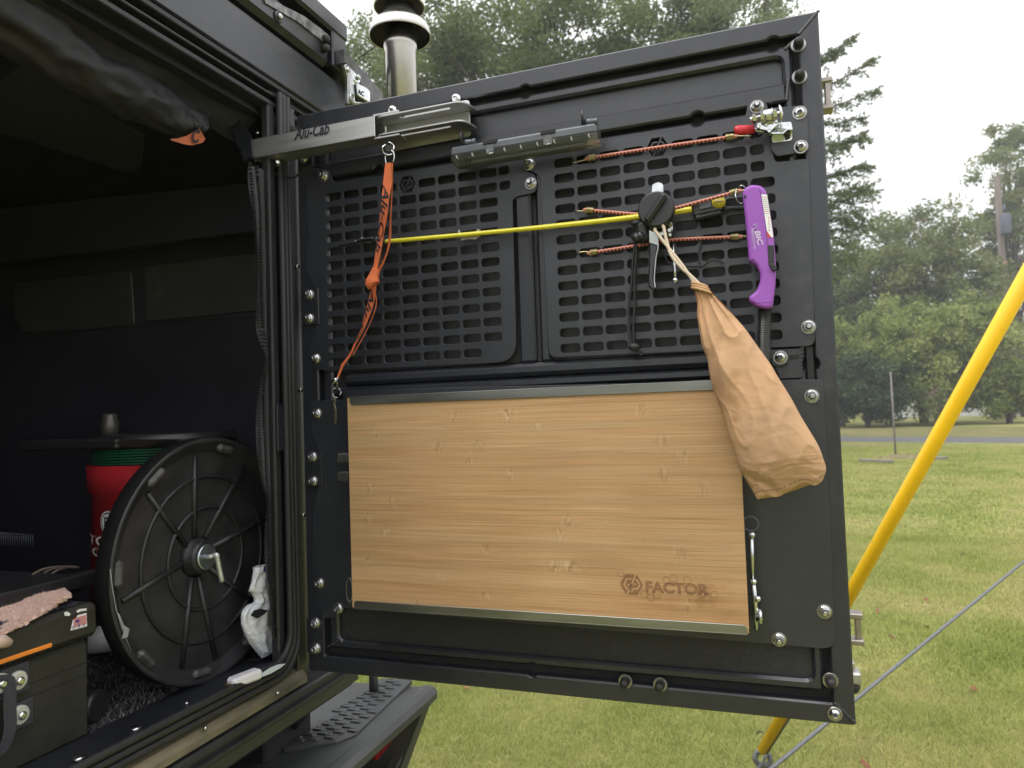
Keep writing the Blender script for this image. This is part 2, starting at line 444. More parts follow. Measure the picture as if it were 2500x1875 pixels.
# canopy header above the opening (everything runs along Y)
YA = 0.1
bar_y('header_panel', -0.87, -0.832, 2.183, 2.272, YA, 1.336, M['powder'], 0.003)
b = MB()
b.mark(); b.box((-0.86, YA, 2.132), (-0.834, 1.30, 2.142), 0.002); b.mark()
b.box((-0.86, YA, 2.152), (-0.834, 1.30, 2.1575), 0.0015); b.mark()
b.box((-0.87, YA, 2.171), (-0.8335, 1.33, 2.1805), 0.0015)
b.box((-0.90, YA, 2.12), (-0.86, 1.33, 2.2), 0)
b.build_split('header_trim', M['powder_dusty'], truck)
bar_y('roof_seal', -0.885, -0.845, 2.272, 2.286, YA, 1.332, M['rubber'], 0.004)
b = MB()                                     # side rail of the pop-up roof with its bright worn flank
b.prism([[(-0.89, 2.286), (-0.838, 2.286), (-0.828, 2.296), (-0.828, 2.338), (-0.845, 2.352), (-0.89, 2.352)]], lambda a, z, y: Vector((a, y, z)), YA, 1.262, 0.0015)
b.build('roof_rail', M['powder'], truck)
bar_y('roof_recess', -0.96, -0.875, 2.286, 2.42, YA, 1.32, M['powder_dusty'], 0.002)
b = MB(); b.prism([[(-0.99, 2.372), (-0.826, 2.366), (-0.82, 2.372), (-0.82, 2.402), (-0.834, 2.412), (-0.99, 2.42)]], lambda a, z, y: Vector((a, y, z)), YA, 1.328, 0.002)
b.box((-0.875, 1.275, 2.292), (-0.822, 1.328, 2.37), 0.003)
b.build('roof_overhang', M['powder'], truck)
b = MB()
p = PXp(*c2(440, 140), -0.826)
b.mark(); b.lathe(p, (1, 0, 0), [(0.011, -0.004), (0.011, 0.001), (0.009, 0.002)], 20, 0)
b.lathe(p, (1, 0, 0), [(0.006, 0.001), (0.0055, 0.006), (0.003, 0.0075)], 16, 1)
for q in ((820, 325), (820, 402)):
    b.mark(); pp = PXp(*c2(*q), -0.824); b.lathe(pp, (1, 0, 0), [(0.0085, -0.01), (0.0085, 0.006), (0.006, 0.010), (0.002, 0.011)], 16, 2)
b.build_split('roof_bolt', [M['powder'], M['steel'], M['rubber']], truck)
b = MB()                                     # scuffed bright plate on the flank of the rail
pl = [PXp(*c2(*q), -0.8265) for q in ((310, -30), (520, 70), (640, 130), (790, 240), (845, 290), (800, 345), (600, 185), (330, 30))]
b.prism([[(q.y, q.z) for q in pl]], lambda a, z, x: Vector((x, a, z)), -0.8245, -0.829, 0.0005)
b.build('roof_gasket', mat('scuffed gasket', (0.30, 0.30, 0.31), 0.35, 0.3, nscale=70, nvar=0.2, col2=(0.05, 0.05, 0.055)), truck)
# side roof piece beyond the corner, with latch
b = MB()
b.box((-1.05, 1.325, 2.262), (-0.845, 1.56, 2.30), 0.003)
pts = [PXp(*c2(*q), -0.80 + 0.0) for q in ((985, 405), (1305, 765), (1303, 835), (1190, 835), (1095, 640), (992, 515))]
b.prism([[(q.y, q.z) for q in pts]], lambda a, z, x: Vector((x, a, z)), -0.80, -0.93, 0.002)
b.build('side_roof_edge', mat('weathered roof edge', (0.16, 0.165, 0.175), 0.4, nscale=40, nvar=0.2, col2=(0.05, 0.05, 0.055)), truck)
b = MB()
Tx = lambda a, z, x: Vector((x, a, z))
def xp(q, x=-0.79): p = PXp(*c2(*q), x); return (p.y, p.z)
b.prism([rpoly([xp(q) for q in ((985, 540), (1005, 530), (1120, 650), (1110, 690), (1045, 650), (1078, 700), (1075, 780), (1060, 850), (1015, 860), (1012, 640))], 0.003)], Tx, -0.79, -0.797, 0.0006, 0)
b.prism([rpoly([xp(q) for q in ((1070, 690), (1150, 730), (1178, 760), (1178, 850), (1080, 790))], 0.002)], Tx, -0.784, -0.787, 0.0006, 0)
for q in ((1012, 578), (1097, 640)):
    p = PXp(*c2(*q), -0.789); b.lathe(p, (1, 0, 0), [(0.0055, -0.001), (0.0055, 0.003), (0.003, 0.0045)], 14, 0)
p = PXp(*c2(1050, 810), -0.788); b.tube([p + Vector((0, 0.007 * math.cos(t * math.pi / 6), 0.009 * math.sin(t * math.pi / 6))) for t in range(12)], 0.0016, 6, 0, closed=True)
p0, p1 = PXp(*c2(1085, 820), -0.782), PXp(*c2(1215, 835), -0.80)
b.tube([PXp(*c2(1060, 850), -0.785), PXp(*c2(1120, 855), -0.785)], 0.003, 8, 0)
latch_side = b.build('roof_latch', M['zinc'], truck)

def text2d(s, size=1.0, shear=0.0, off=0.0, sx=1.0, spacing=1.0):
    cu = bpy.data.curves.new('txt', 'FONT'); cu.body = s; cu.size = size; cu.shear = shear; cu.offset = off; cu.resolution_u = 3; cu.space_character = spacing
    o = bpy.data.objects.new('txt', cu); COL.objects.link(o)
    dg = bpy.context.evaluated_depsgraph_get()
    me = bpy.data.meshes.new_from_object(o.evaluated_get(dg))
    vs = np.zeros(len(me.vertices) * 3); me.vertices.foreach_get('co', vs); vs = vs.reshape(-1, 3)[:, :2].copy()
    fs = [tuple(p.vertices) for p in me.polygons]
    bpy.data.objects.remove(o); bpy.data.meshes.remove(me); bpy.data.curves.remove(cu)
    vs[:, 0] *= sx
    lo, hi = vs.min(0), vs.max(0)
    return vs, fs, lo, hi
def put_text(b, s, org, ex, ey, w, h, mi=0, lift=None, **k):
    """fit text s into the w x h box at org (lower left), ex/ey unit vectors"""
    vs, fs, lo, hi = text2d(s, **k)
    org = Vector(org); ex = Vector(ex).normalized(); ey = Vector(ey).normalized()
    q = [org + ex * ((v[0] - lo[0]) / (hi[0] - lo[0]) * w) + ey * ((v[1] - lo[1]) / (hi[1] - lo[1]) * h) for v in vs]
    b.add(q, fs, mi)
b = MB()
p = PXp(*c2(1100, 775), -0.7832); q = PXp(*c2(1150, 800), -0.7832)
put_text(b, 'AC', p, q - p, (0, 0, 1), (q - p).length, 0.011, off=0.02)
b.build('lettering', M['ink'], truck, fix=False)

# body side, jamb and sill
b = MB(); b.box((-2.6, 1.31, 1.0), (-0.835, 1.335, 2.27), 0.003); b.build('side_wall', M['powder'], truck)
b = MB(); b.box((-2.6, 1.27, 1.0), (-0.90, 1.305, 2.27), 0); b.build('inner_wall', M['interior'], truck)
b = MB(); b.box((-0.852, 1.076, 1.10), (-0.835, 1.094, 2.14), 0.003); b.build('door_post', M['powder_dusty'], truck)
b = MB(); b.box((-0.866, 1.094, 1.06), (-0.845, 1.31, 2.18), 0.002); b.build('rear_post', M['powder'], truck)
def sealpath(dy, dz):
    pts = []
    yv = 1.108 + dy; zl = 1.112 + dz; R = 0.055 + dy * 0.5
    pts.append((-0.826, yv, 2.16)); pts.append((-0.826, yv, 1.6))
    for i in range(9):
        a = math.radians(90 * i / 8)
        pts.append((-0.826, yv - R + R * math.cos(a), zl + R - R * math.sin(a)))
    pts.append((-0.826, 0.6, zl + 0.006)); pts.append((-0.826, 0.05, zl + 0.012))
    return [Vector(p) for p in pts]
b = MB()
for dy, dz, r in ((-0.010, 0.012, 0.006), (0.001, 0.0, 0.0055), (0.012, -0.012, 0.006)):
    b.tube(sealpath(dy, dz), r, 8, 0, smooth=True)
b.build('door_seal', M['rubber'], truck)
b = MB()
for (u, v) in ((728, 651), (737, 952), (743, 1258)):
    b.mark(); p = PXp(u, v, -0.822); b.lathe(p, (1, 0, 0), [(0.0045, -0.02), (0.0045, 0), (0.0035, 0.0012)], 12, 0); b.lathe(p, (1, 0, 0), [(0.0015, 0.001), (0.0015, 0.0014)], 8, 1)
b.build_split('rivet', [M['zinc'], M['ink']], truck)
bar_y('edge_strip', -0.845, -0.830, 1.07, 2.15, 1.124, 1.15, M['powder'], 0.002)
b = MB()                                      # small black hinge strip with four screws
p0 = PXp(676, 988, -0.83); p1 = PXp(697, 1100, -0.83)
b.box((-0.834, p0.y, p1.z), (-0.829, p1.y, p0.z), 0.001)
for i in range(4):
    p = PXp(*cL(1803 + i, 122 + 81 * i), -0.829); b.lathe(p, (1, 0, 0), [(0.0035, 0), (0.003, 0.002), (0.001, 0.0025)], 10, 1)
b.build('hinge_strip', [M['powder'], M['plastic']], truck)
# sill: profile in X,Z swept along Y
def sill(name, prof, y0, y1, m, ch=0.001):
    b = MB(); b.prism([prof], lambda a, z, y: Vector((a, y, z)), y0, y1, ch); return b.build(name, m, truck)
sill('sill_plate', [(-0.95, 1.106), (-0.855, 1.118), (-0.84, 1.122), (-0.835, 1.10), (-0.95, 1.08)], 0.05, 1.10, M['powder'])
sill('dusty_strip', [(-0.86, 1.05), (-0.86, 1.098), (-0.829, 1.090), (-0.820, 1.080), (-0.820, 1.069), (-0.829, 1.067), (-0.829, 1.05)], 0.05, 1.135, M['gold'])
sill('sill_lip', [(-0.86, 1.03), (-0.86, 1.064), (-0.818, 1.064), (-0.815, 1.060), (-0.815, 1.054), (-0.822, 1.05), (-0.822, 1.044), (-0.814, 1.042), (-0.814, 1.036), (-0.822, 1.03)], 0.05, 1.30, M['powder_dusty'])
sill('tail_panel', [(-0.90, 1.035), (-0.826, 1.035), (-0.826, 1.008), (-0.834, 1.0), (-0.90, 0.96)], 0.05, 1.30, M['powder'])
b = MB()
for q in ((1045, 1355), (605, 1585), (2140, 1080), (1585, 1352), (1440, 1162)):
    b.mark(); p = PZ(*cM(*q), 1.119) if q[0] not in (2140, 1585) else PXp(*cM(*q), -0.8185)
    ax = (0, 0, 1) if q[0] not in (2140, 1585) else (1, 0, 0.3)
    r = 0.0075 if q[0] in (1045, 605) else 0.0035
    b.lathe(p, ax, [(r, -0.002), (r, 0.0015), (r * 0.6, 0.003)], 16, 0)
b.build_split('sill_screw', M['steel'], truck)
# cargo floor and carpet (tufted geometry)
b = MB(); b.box((-2.6, -0.3, 1.06), (-0.93, 1.27, 1.10), 0); b.build('bay_floor', M['carpet_dark'], truck)
def tufts(name, n, xr, yr, z, h, wd, m, parent, keep=None, seed=3):
    r = np.random.RandomState(seed)
    x = r.uniform(*xr, n); y = r.uniform(*yr, n)
    if keep is not None:
        k = keep(x, y); x, y = x[k], y[k]; n = len(x)
    a = r.uniform(0, 2 * np.pi, n); ln = r.normal(0, 0.6, (n, 2)) * h
    hh = h * r.uniform(0.5, 1.2, n)
    v = np.zeros((n, 3, 3)); dx, dy = np.cos(a) * wd / 2, np.sin(a) * wd / 2
    v[:, 0] = np.stack([x - dx, y - dy, np.full(n, z)], 1); v[:, 1] = np.stack([x + dx, y + dy, np.full(n, z)], 1)
    v[:, 2] = np.stack([x + ln[:, 0], y + ln[:, 1], z + hh], 1)
    return np_mesh(name, v, m, parent, r.uniform(0, 1, n))
def np_mesh(name, v, m, parent=None, shade=None, origin=None):
    """v: (n,k,3) polygons with k corners"""
    n, k = v.shape[:2]
    org = Vector(origin) if origin is not None else (ROOT[parent.name] if parent is not None else Vector((0, 0, 0)))
    me = bpy.data.meshes.new(name)
    me.vertices.add(n * k); me.vertices.foreach_set('co', (v - np.array(org)).reshape(-1).astype(np.float32))
    me.loops.add(n * k); me.loops.foreach_set('vertex_index', np.arange(n * k, dtype=np.int32))
    me.polygons.add(n); me.polygons.foreach_set('loop_start', np.arange(0, n * k, k, dtype=np.int32))
    me.update(calc_edges=True)
    me.materials.append(m)
    if shade is not None:
        at = me.attributes.new('shade', 'FLOAT', 'FACE'); at.data.foreach_set('value', shade.astype(np.float32))
    o = bpy.data.objects.new(name, me); COL.objects.link(o)
    if parent is not None: o.parent = parent; ROOT[o.name] = ROOT[parent.name]
    else: o.location = org; ROOT[o.name] = org
    return o
M['tuft'] = attr_mat('charcoal carpet pile', [(0, (0.02, 0.02, 0.021)), (0.5, (0.08, 0.079, 0.08)), (1, (0.30, 0.29, 0.28))], rough=0.95, spec=0.05)
cp = tufts('carpet', 60000, (-1.7, -0.925), (0.3, 1.2), 1.10, 0.008, 0.0022, M['tuft'], truck)
tag(cp, kind='stuff')
# interior: rear corner, windows in the far wall, ceiling panels
def inner_poly(name, px, y, th, m, x=None, r=0.01):
    b = MB(); b.prism([rpoly([dp(*q, y) for q in px], r)], DT, y, y + th, 0.001); return b.build(name, m, truck)
cI = crop(0, 500, 3.16)
inner_poly('window_pane', [cI(*q) for q in ((120, 590), (250, 585), (1010, 500), (1035, 925), (500, 975), (180, 980), (90, 830))], 1.262, 0.006, M['smoke'])
inner_poly('window_pane', [cI(*q) for q in ((1105, 475), (1965, 370), (1985, 815), (1130, 900))], 1.262, 0.006, M['smoke'])
inner_poly('window_frame', [cI(*q) for q in ((60, 440), (2010, 225), (2020, 860), (1130, 930), (50, 1030))], 1.268, 0.02, M['interior'])
inner_poly('side_shelf', [cI(*q) for q in ((-200, 460), (-200, 60), (900, -70), (2000, -180), (2000, 190), (900, 340))], 1.19, 0.02, M['felt'], r=0.02)
b = MB(); b.box((-2.6, -0.3, 2.14), (-0.90, 1.30, 2.18), 0); b.build('bay_ceiling', M['interior'], truck)
b = MB(); b.box((-2.62, -0.3, 1.0), (-2.58, 1.3, 2.2), 0); b.build('front_bulkhead', M['interior'], truck)
b = MB(); b.box((-2.6, -0.34, 1.0), (-0.85, -0.3, 2.3), 0); b.build('inner_wall', M['interior'], truck)
b = MB(); b.box((-2.6, -0.3, 2.36), (-0.95, 1.32, 2.40), 0); b.build('roof_skin', M['powder'], truck)
b = MB()                                      # ceiling pad seen from below
cp_ = [PZ(*q, 2.05) for q in ((-80, 250), (60, 160), (352, 335), (345, 408), (320, 425), (-80, 300))]
b.prism([rpoly([(q.x, q.y) for q in cp_], 0.01)], lambda a, c, z: Vector((a, c, z)), 2.05, 2.10, 0.002)
b.build('ceiling_pad', M['felt'], truck)
b = MB()                                      # rolled fabric along the header
pa = smooth_path([PXp(*q, -0.93) for q in ((-160, -60), (40, 60), (200, 165), (330, 235), (430, 285), (475, 318))], 6)
rs = [0.046 * (1 + 0.035 * math.sin(i * 0.9) + 0.015 * math.sin(i * 2.3)) * (1 - 0.35 * (i / (len(pa) - 1)) ** 2) for i in range(len(pa))]
pa2 = []
for i in range(len(pa) - 1): pa2 += [pa[i].lerp(pa[i + 1], k / 4) for k in range(4)]
rs2 = list(np.interp(np.linspace(0, len(rs) - 1, len(pa2)), range(len(rs)), rs))
b.tube(pa2, rs2, 40, 0)
from mathutils import noise as mn0
for i_ in range(len(pa2)):
    for k_ in range(40):
        j_ = i_ * 40 + k_; q_ = Vector(b.v[j_]); d_ = (q_ - pa2[i_]).normalized(); a_ = k_ / 40 * 6.283
        rg_ = max(0, 1 - abs(mn0.noise(Vector((i_ * 0.045 + 1.2 * math.sin(a_), 1.6 * math.cos(a_), 3.0)))) * 3) ** 3
        b.v[j_] = tuple(q_ + d_ * (0.007 * mn0.noise(Vector((i_ * 0.06, 2 * math.cos(a_), 2 * math.sin(a_)))) - 0.006 * rg_))
b.build('rolled_flap', M['fabric_sheen'], truck)
b = MB()                                      # black fabric skirt hanging inside the header
pv = []
n1, n2 = 26, 8
for i in range(n1):
    t = i / (n1 - 1); y = 0.2 + 0.90 * t
    for k in range(n2):
        s_ = k / (n2 - 1)
        pv.append((-0.872 - 0.05 * s_ - 0.006 * math.sin(i * 1.1 + k), y, 2.135 - 0.05 * s_ - 0.006 * math.sin(i * 0.8) * s_))
b.add(pv, [(i * n2 + k, i * n2 + k + 1, (i + 1) * n2 + k + 1, (i + 1) * n2 + k) for i in range(n1 - 1) for k in range(n2 - 1)], 0, True)
b.build('header_fabric', M['fabric'], truck)
# zip flap down the jamb
b = MB()
edge = [cL(1660, 0), cL(1645, 60), cL(1665, 420), cL(1700, 640), cL(1690, 900), cL(1715, 1250), cL(1730, 1420), cL(1745, 1560)]
up = [crop(550, 550, 3.016)(*q) for q in ((225, 0), (240, 330), (250, 700), (280, 860), (300, 1000), (262, 1190), (255, 1480), (268, 1650))]
FX = -0.838
el = [PXp(u, v, FX) for u, v in [(612, 398), (616, 450)] + up[:-1] + [(640, 1160), (656, 1230), (652, 1310), (664, 1450), (672, 1560)]]
el = smooth_path(el, 5)
vs = []; nw = 9
for i, p in enumerate(el):
    for k in range(nw):
        s_ = k / (nw - 1)
        vs.append((p.x - 0.005 * math.sin(s_ * 5 + i * 0.35) * (1 - s_) - 0.004, p.y * (1 - s_) + 1.070 * s_, p.z))
b.add(vs, [(i * nw + k, i * nw + k + 1, (i + 1) * nw + k + 1, (i + 1) * nw + k) for i in range(len(el) - 1) for k in range(nw - 1)], 0, True)
b.build('zip_flap', mat('grey zip tape', (0.075, 0.075, 0.085), 0.8, nscale=200, nvar=0.15, bscale=900, bstr=0.5), truck, fix=False)
b = MB()
tot = 0
for ln, off in ((0, 0.0), (1, 0.45)):
    acc = 0
    for i in range(len(el) - 1):
        p, q = el[i], el[i + 1]; d = (q - p).length; m_ = max(1, int(d / 0.0042))
        for k in range(m_):
            c = p.lerp(q, k / m_); yy = c.y * (1 - off) + 1.070 * off
            b.box((c.x - 0.004, yy - 0.0022, c.z - 0.0011), (c.x + 0.0015, yy + 0.0022, c.z + 0.0011), 0)
z = b.build('zip_teeth', M['plastic'], truck, fix=False); z['kind'] = 'stuff'
# orange tag hanging from the roll
ot = MB()
tpts = [PXp(*c1(*q), -0.90) for q in ((1090, 890), (1150, 915), (1215, 920), (1270, 905), (1300, 880))]
tp2 = [PXp(*c1(*q), -0.90) for q in ((1075, 880), (1130, 875), (1180, 860), (1215, 840), (1262, 812))]
n = len(tpts)
ot.add([p + Vector((0.004 * (i % 2), 0, 0)) for i, p in enumerate(tpts)] + tp2, [(i, i + 1, n + i + 1, n + i) for i in range(n - 1)], 0, True)
for q in (((1262, 812), (1280, 780), (1300, 760), (1322, 712)), ((1262, 812), (1240, 800), (1225, 770), (1240, 760), (1290, 800)), ((1215, 722), (1250, 760), (1290, 815))):
    ot.tube(smooth_path([PXp(*c1(*k), -0.897) for k in q], 4), 0.0011, 5, 1)
put_text(ot, 'C', PXp(*c1(1215, 905), -0.897), (0, 1, 0.35), (0, 0, 1), 0.021, 0.024, 2, off=0.03, shear=0.3)
loc = tpts[2].copy()
o = ot.build('strap_tag', [mat('shaded orange webbing', (0.46, 0.12, 0.045), 0.8, nscale=40), M['strap'], M['ink']], None, origin=loc, fix=False)
tag(o, 'orange fabric loop tied under the rolled black flap inside the bay', 'strap')

# ---- bumper
BT = lambda a, z, y: Vector((a, y, z))
BY1 = 1.60
prof = [(-1.02, 0.80), (-1.02, 0.895), (-0.90, 0.90), (-0.80, 0.905), (-0.785, 0.912), (-0.765, 0.912), (-0.755, 0.902), (-0.756, 0.887), (-0.776, 0.880), (-0.82, 0.878), (-0.95, 0.872), (-0.95, 0.70), (-1.0, 0.70)]
prof_face = [(-0.80, 0.87), (-0.752, 0.885)]
bm_ = MB()
def sweep(mb, prof, ys, mi=0, shift=None, close=False):
    rows = []
    for y in ys:
        s_ = shift(y) if shift else (0, 0, 1)
        rows.append([(a + s_[0], y, 0.88 + (z - 0.88) * s_[2] + s_[1]) for a, z in prof])
    n = len(prof); vs = [p for r_ in rows for p in r_]
    rng = n if close else n - 1
    fs = [(i * n + k, i * n + (k + 1) % n, (i + 1) * n + (k + 1) % n, (i + 1) * n + k) for i in range(len(ys) - 1) for k in range(rng)]
    fs.append(tuple(range(n))); fs.append(tuple(range((len(ys) - 1) * n, len(ys) * n))[::-1])
    mb.add(vs, fs, mi)
ys = [0.2, 0.6, 1.0, 1.3, 1.5, 1.56, 1.585, 1.6, 1.605]
def sh(y):
    t = max(0, (y - 1.5) / 0.105); return (-0.035 * t ** 2.5, -0.012 * t ** 2, 1 - 0.25 * t ** 3)
sweep(bm_, prof, ys, 0, sh, True)
bumper = bm_.build('rear_bumper', M['bumper'], truck)
b = MB()                                      # outer face: upper bar, lower bar and the closed far end around the pocket
face = [rpoly([(0.30, 0.885), (1.50, 0.885), (1.60, 0.880), (1.605, 0.82), (1.60, 0.70), (1.52, 0.60), (0.30, 0.60)], 0.03),
        rpoly([(0.60, 0.874), (1.48, 0.871), (1.54, 0.855), (1.52, 0.76), (1.42, 0.67), (0.60, 0.65)], 0.03, 5)]
def fT(a, z, x):
    k = (0.895 - z); t = max(0, (a - 1.45) / 0.155)
    return Vector((x - 0.40 * k - 0.04 * t ** 2, a, z))
b.prism(face, fT, -0.774, -0.80, 0.004)
b.build('bumper_face', M['bumper'], truck)
b = MB(); b.prism([[(0.30, 0.88), (1.55, 0.87), (1.55, 0.62), (0.30, 0.62)]], lambda a, z, x: Vector((x - 0.40 * (0.87 - z), a, z)), -0.86, -0.875)
b.build('bumper_pocket', M['powder_dusty'], truck)
b = MB()
b.prism([[(1.535, 0.878), (1.575, 0.872), (1.56, 0.64), (1.50, 0.62)]], lambda a, z, x: Vector((x - 0.40 * (0.87 - z), a, z)), -0.786, -0.92, 0.001)
b.build('pocket_end', M['bumper'], truck)
def on_slope(q, x0):
    x = x0
    for _ in range(12): p = PXp(*q, x); x = x0 - 0.40 * (0.87 - p.z)
    return p
b = MB(); pp = [on_slope(cG(*q), -0.835) for q in ((1000, 1520), (1040, 1450), (1195, 1330), (1190, 1380), (1100, 1500), (1010, 1605))]
b.prism([rpoly([(q.y, q.z) for q in pp], 0.004)], lambda a, z, x: Vector((x - 0.40 * (0.87 - z), a, z)), -0.835, -0.845, 0.001)
b.build('reflector', M['reflector'], truck)
# rubber tread pad on top with raised L-shaped lugs
pad = [PZ(*cG(*q), 0.905) for q in ((250, 1522), (930, 1040), (985, 1020), (1040, 975), (1290, 985), (850, 1410), (700, 1470))]
b = MB(); b.prism([rpoly([(q.x, q.y) for q in pad], 0.01)], lambda a, c, z: Vector((a, c, z)), 0.9085, 0.899, 0.002)
padm = mat('black rubber pad', (0.05, 0.052, 0.055), 0.5, nscale=8, nvar=0.25, bscale=300, bstr=0.4)
b.build('tread_pad', padm, truck)
b = MB()
poly = [(q.x, q.y) for q in pad]
def inpoly(x, y, P_):
    c = False; n = len(P_)
    for i in range(n):
        x1, y1 = P_[i]; x2, y2 = P_[i - 1]
        if (y1 > y) != (y2 > y) and x < (x2 - x1) * (y - y1) / (y2 - y1) + x1: c = not c
    return c
for i in range(-2, 8):
    for k in range(0, 28):
        cx, cy = -1.0 + i * 0.025 + k * 0.004, 1.0 + k * 0.0265 + (i % 2) * 0.012
        if all(inpoly(cx + a, cy + c_, poly) for a in (-0.011, 0.011) for c_ in (-0.011, 0.011)):
            b.box((cx - 0.0115, cy - 0.0105, 0.906), (cx + 0.0115, cy + 0.0005, 0.9115), 0.002)
            b.box((cx - 0.0115, cy - 0.0005, 0.906), (cx - 0.0005, cy + 0.0105, 0.9115), 0.002)
o = b.build('tread_lugs', padm, truck, fix=False); o['kind'] = 'stuff'
# darkness under the bay: chassis, corrugated hose
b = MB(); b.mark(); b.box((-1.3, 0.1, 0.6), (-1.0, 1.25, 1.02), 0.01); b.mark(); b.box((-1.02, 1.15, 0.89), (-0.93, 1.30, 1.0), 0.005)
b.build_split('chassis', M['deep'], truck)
b = MB(); hp = smooth_path([PXp(*cG(*q), -0.93) for q in ((340, 1310), (420, 1210), (500, 1120), (580, 1040), (640, 1000))], 12)
b.tube(hp, [0.016 + 0.0035 * (i % 2) for i in range(len(hp))], 10, 0, smooth=False)
b.build('corrugated_hose', M['plastic'], truck)
b = MB(); p = PXp(*cG(985, 960), -0.9); b.lathe(p - Vector((0, 0, 0.06)), (0, 0, 1), [(0.011, 0), (0.011, 0.10)], 14); b.build('mount_tube', M['bumper'], truck)
b = MB(); b.lathe((-1.25, 1.15, 0.0), (0, 1, 0), [(0.25, 0), (0.38, 0.01), (0.40, 0.05), (0.40, 0.20), (0.38, 0.24), (0.2, 0.245)], 40); 
w_ = b.build('wheel', M['rubber'], truck); w_.location.z += 0.40; w_.location.x -= 0.5
# ------------------------------------------------------------------ THE OPEN REAR DOOR (a part of the truck)
fw = 0.0295
def rect(x0, z0, x1, z1): return [(x0, z0), (x1, z0), (x1, z1), (x0, z1)]
KEYS = [(PY(*q, D).x, zz, 0) for q, zz in ((cB(888, 435), 2.0893), (cC(968, 330), 2.0893), (cA(893, 105), 1.9939), (cC(345, 975), 1.9939), ((1300, 1700), 1.1290))] + [(0.0654, PY(*cH(1045, 660), D).z, 1)]
def notched(pts, r=0.0105):
    """straight outline with the round keyhole bites taken out of it"""
    out = []
    n = len(pts)
    for i in range(n):
        a, c = Vector(pts[i]), Vector(pts[(i + 1) % n]); out.append(tuple(a))
        L_ = (c - a).length
        if L_ < 0.03: continue
        d = (c - a) / L_; nr_ = Vector((-d.y, d.x)); hits = []
        for kx, kz, _ in KEYS:
            q = Vector((kx, kz)) - a; t = q.dot(d); h = q.dot(nr_)
            if abs(h) < r * 0.92 and 0.015 < t < L_ - 0.015: hits.append((t, h))
        for t, h in sorted(hits):
            s_ = math.sqrt(r * r - h * h); cc_ = a + d * t + nr_ * h; sg = -1 if h > 0 else 1
            a0 = math.atan2(-h, -s_); a1 = math.atan2(-h, s_)
            # sweep on the side of the edge away from the centre
            if sg > 0:
                if a0 < 0: a0 += 2 * math.pi
                if a1 > a0: a1 -= 2 * math.pi
            else:
                if a1 < a0: a1 += 2 * math.pi
            for k in range(9):
                u = a0 + (a1 - a0) * k / 8; out.append(tuple(cc_ + d * (r * math.cos(u)) + nr_ * (r * math.sin(u))))
    return out
b = MB()
b.prism([rpoly([(DX0, DZ0), (DX1, DZ0), (DX1, DZ1), (DX0, DZ1)], 0.005), notched(rpoly(rect(-0.775, 1.1215, 0.0705, 2.0955), 0.003))], DT, D, D + 0.045, 0.0025)
door = b.build('rear_door', M['powder'], truck)
tag(door, 'black aluminium rear door swung open, its inside face with slotted panels')
b = MB(); b.box((DX0 + 0.003, D + 0.045, DZ0 + 0.003), (DX1 - 0.003, D + 0.049, DZ1 - 0.003), 0.001); b.build('door_skin', M['powder2'], door)
# inner rail ring with a keyhole slot between it and the frame
b = MB()
b.prism([notched(rpoly(rect(-0.764, 1.1365, 0.0603, 2.083), 0.004)), rpoly(rect(-0.745, 1.1515, 0.0467, 2.0675), 0.012)], DT, D + 0.001, D + 0.040, 0.004)
b.build('inner_rail', M['powder'], door)
b = MB(); b.box((-0.80, D + 0.018, 1.1), (0.09, D + 0.022, 2.115), 0); b.build('slot_floor', M['deep'], door)
b = MB(); b.box((-0.745, D + 0.012, 2.02), (0.047, D + 0.016, 2.07), 0.001); b.build('top_recess', M['powder2'], door)
b = MB(); b.box((-0.745, D + 0.010, 1.15), (0.047, D + 0.014, 1.21), 0.001); b.build('bottom_recess', M['powder_dusty'], door)
# horizontal cross members
def dbar(name, x0, x1, z0, z1, y0=D + 0.001, y1=D + 0.03, bev=0.005, m='powder'):
    b = MB(); b.box((x0, y0, z0), (x1, y1, z1), bev); return b.build(name, M[m], door)
b = MB(); b.prism([notched(rpoly(rect(-0.75, 1.9982, 0.0500, 2.0255), 0.003))], DT, D - 0.002, D + 0.03, 0.003); b.build('cross_member', M['powder'], door)
b = MB(); b.prism([notched(rpoly(rect(-0.75, 1.9735, 0.0460, 1.9895), 0.003))], DT, D - 0.0005, D + 0.03, 0.003); b.build('cross_rail', M['powder'], door)
dbar('cross_member', -0.722, 0.0505, 1.6115, 1.6325, D - 0.001, D + 0.03, 0.006)
dbar('cross_rail', -0.76, 0.050, 1.592, 1.609, D + 0.004)
# uprights in the middle
xm = [dp(*cB(x, 1450))[0] for x in (800, 935, 970, 1012)]
dbar('upright', xm[0] + 0.002, xm[1], 1.632, 1.99, D + 0.001)
dbar('upright', xm[2], xm[3] + 0.01, 1.632, 1.99, D + 0.001)
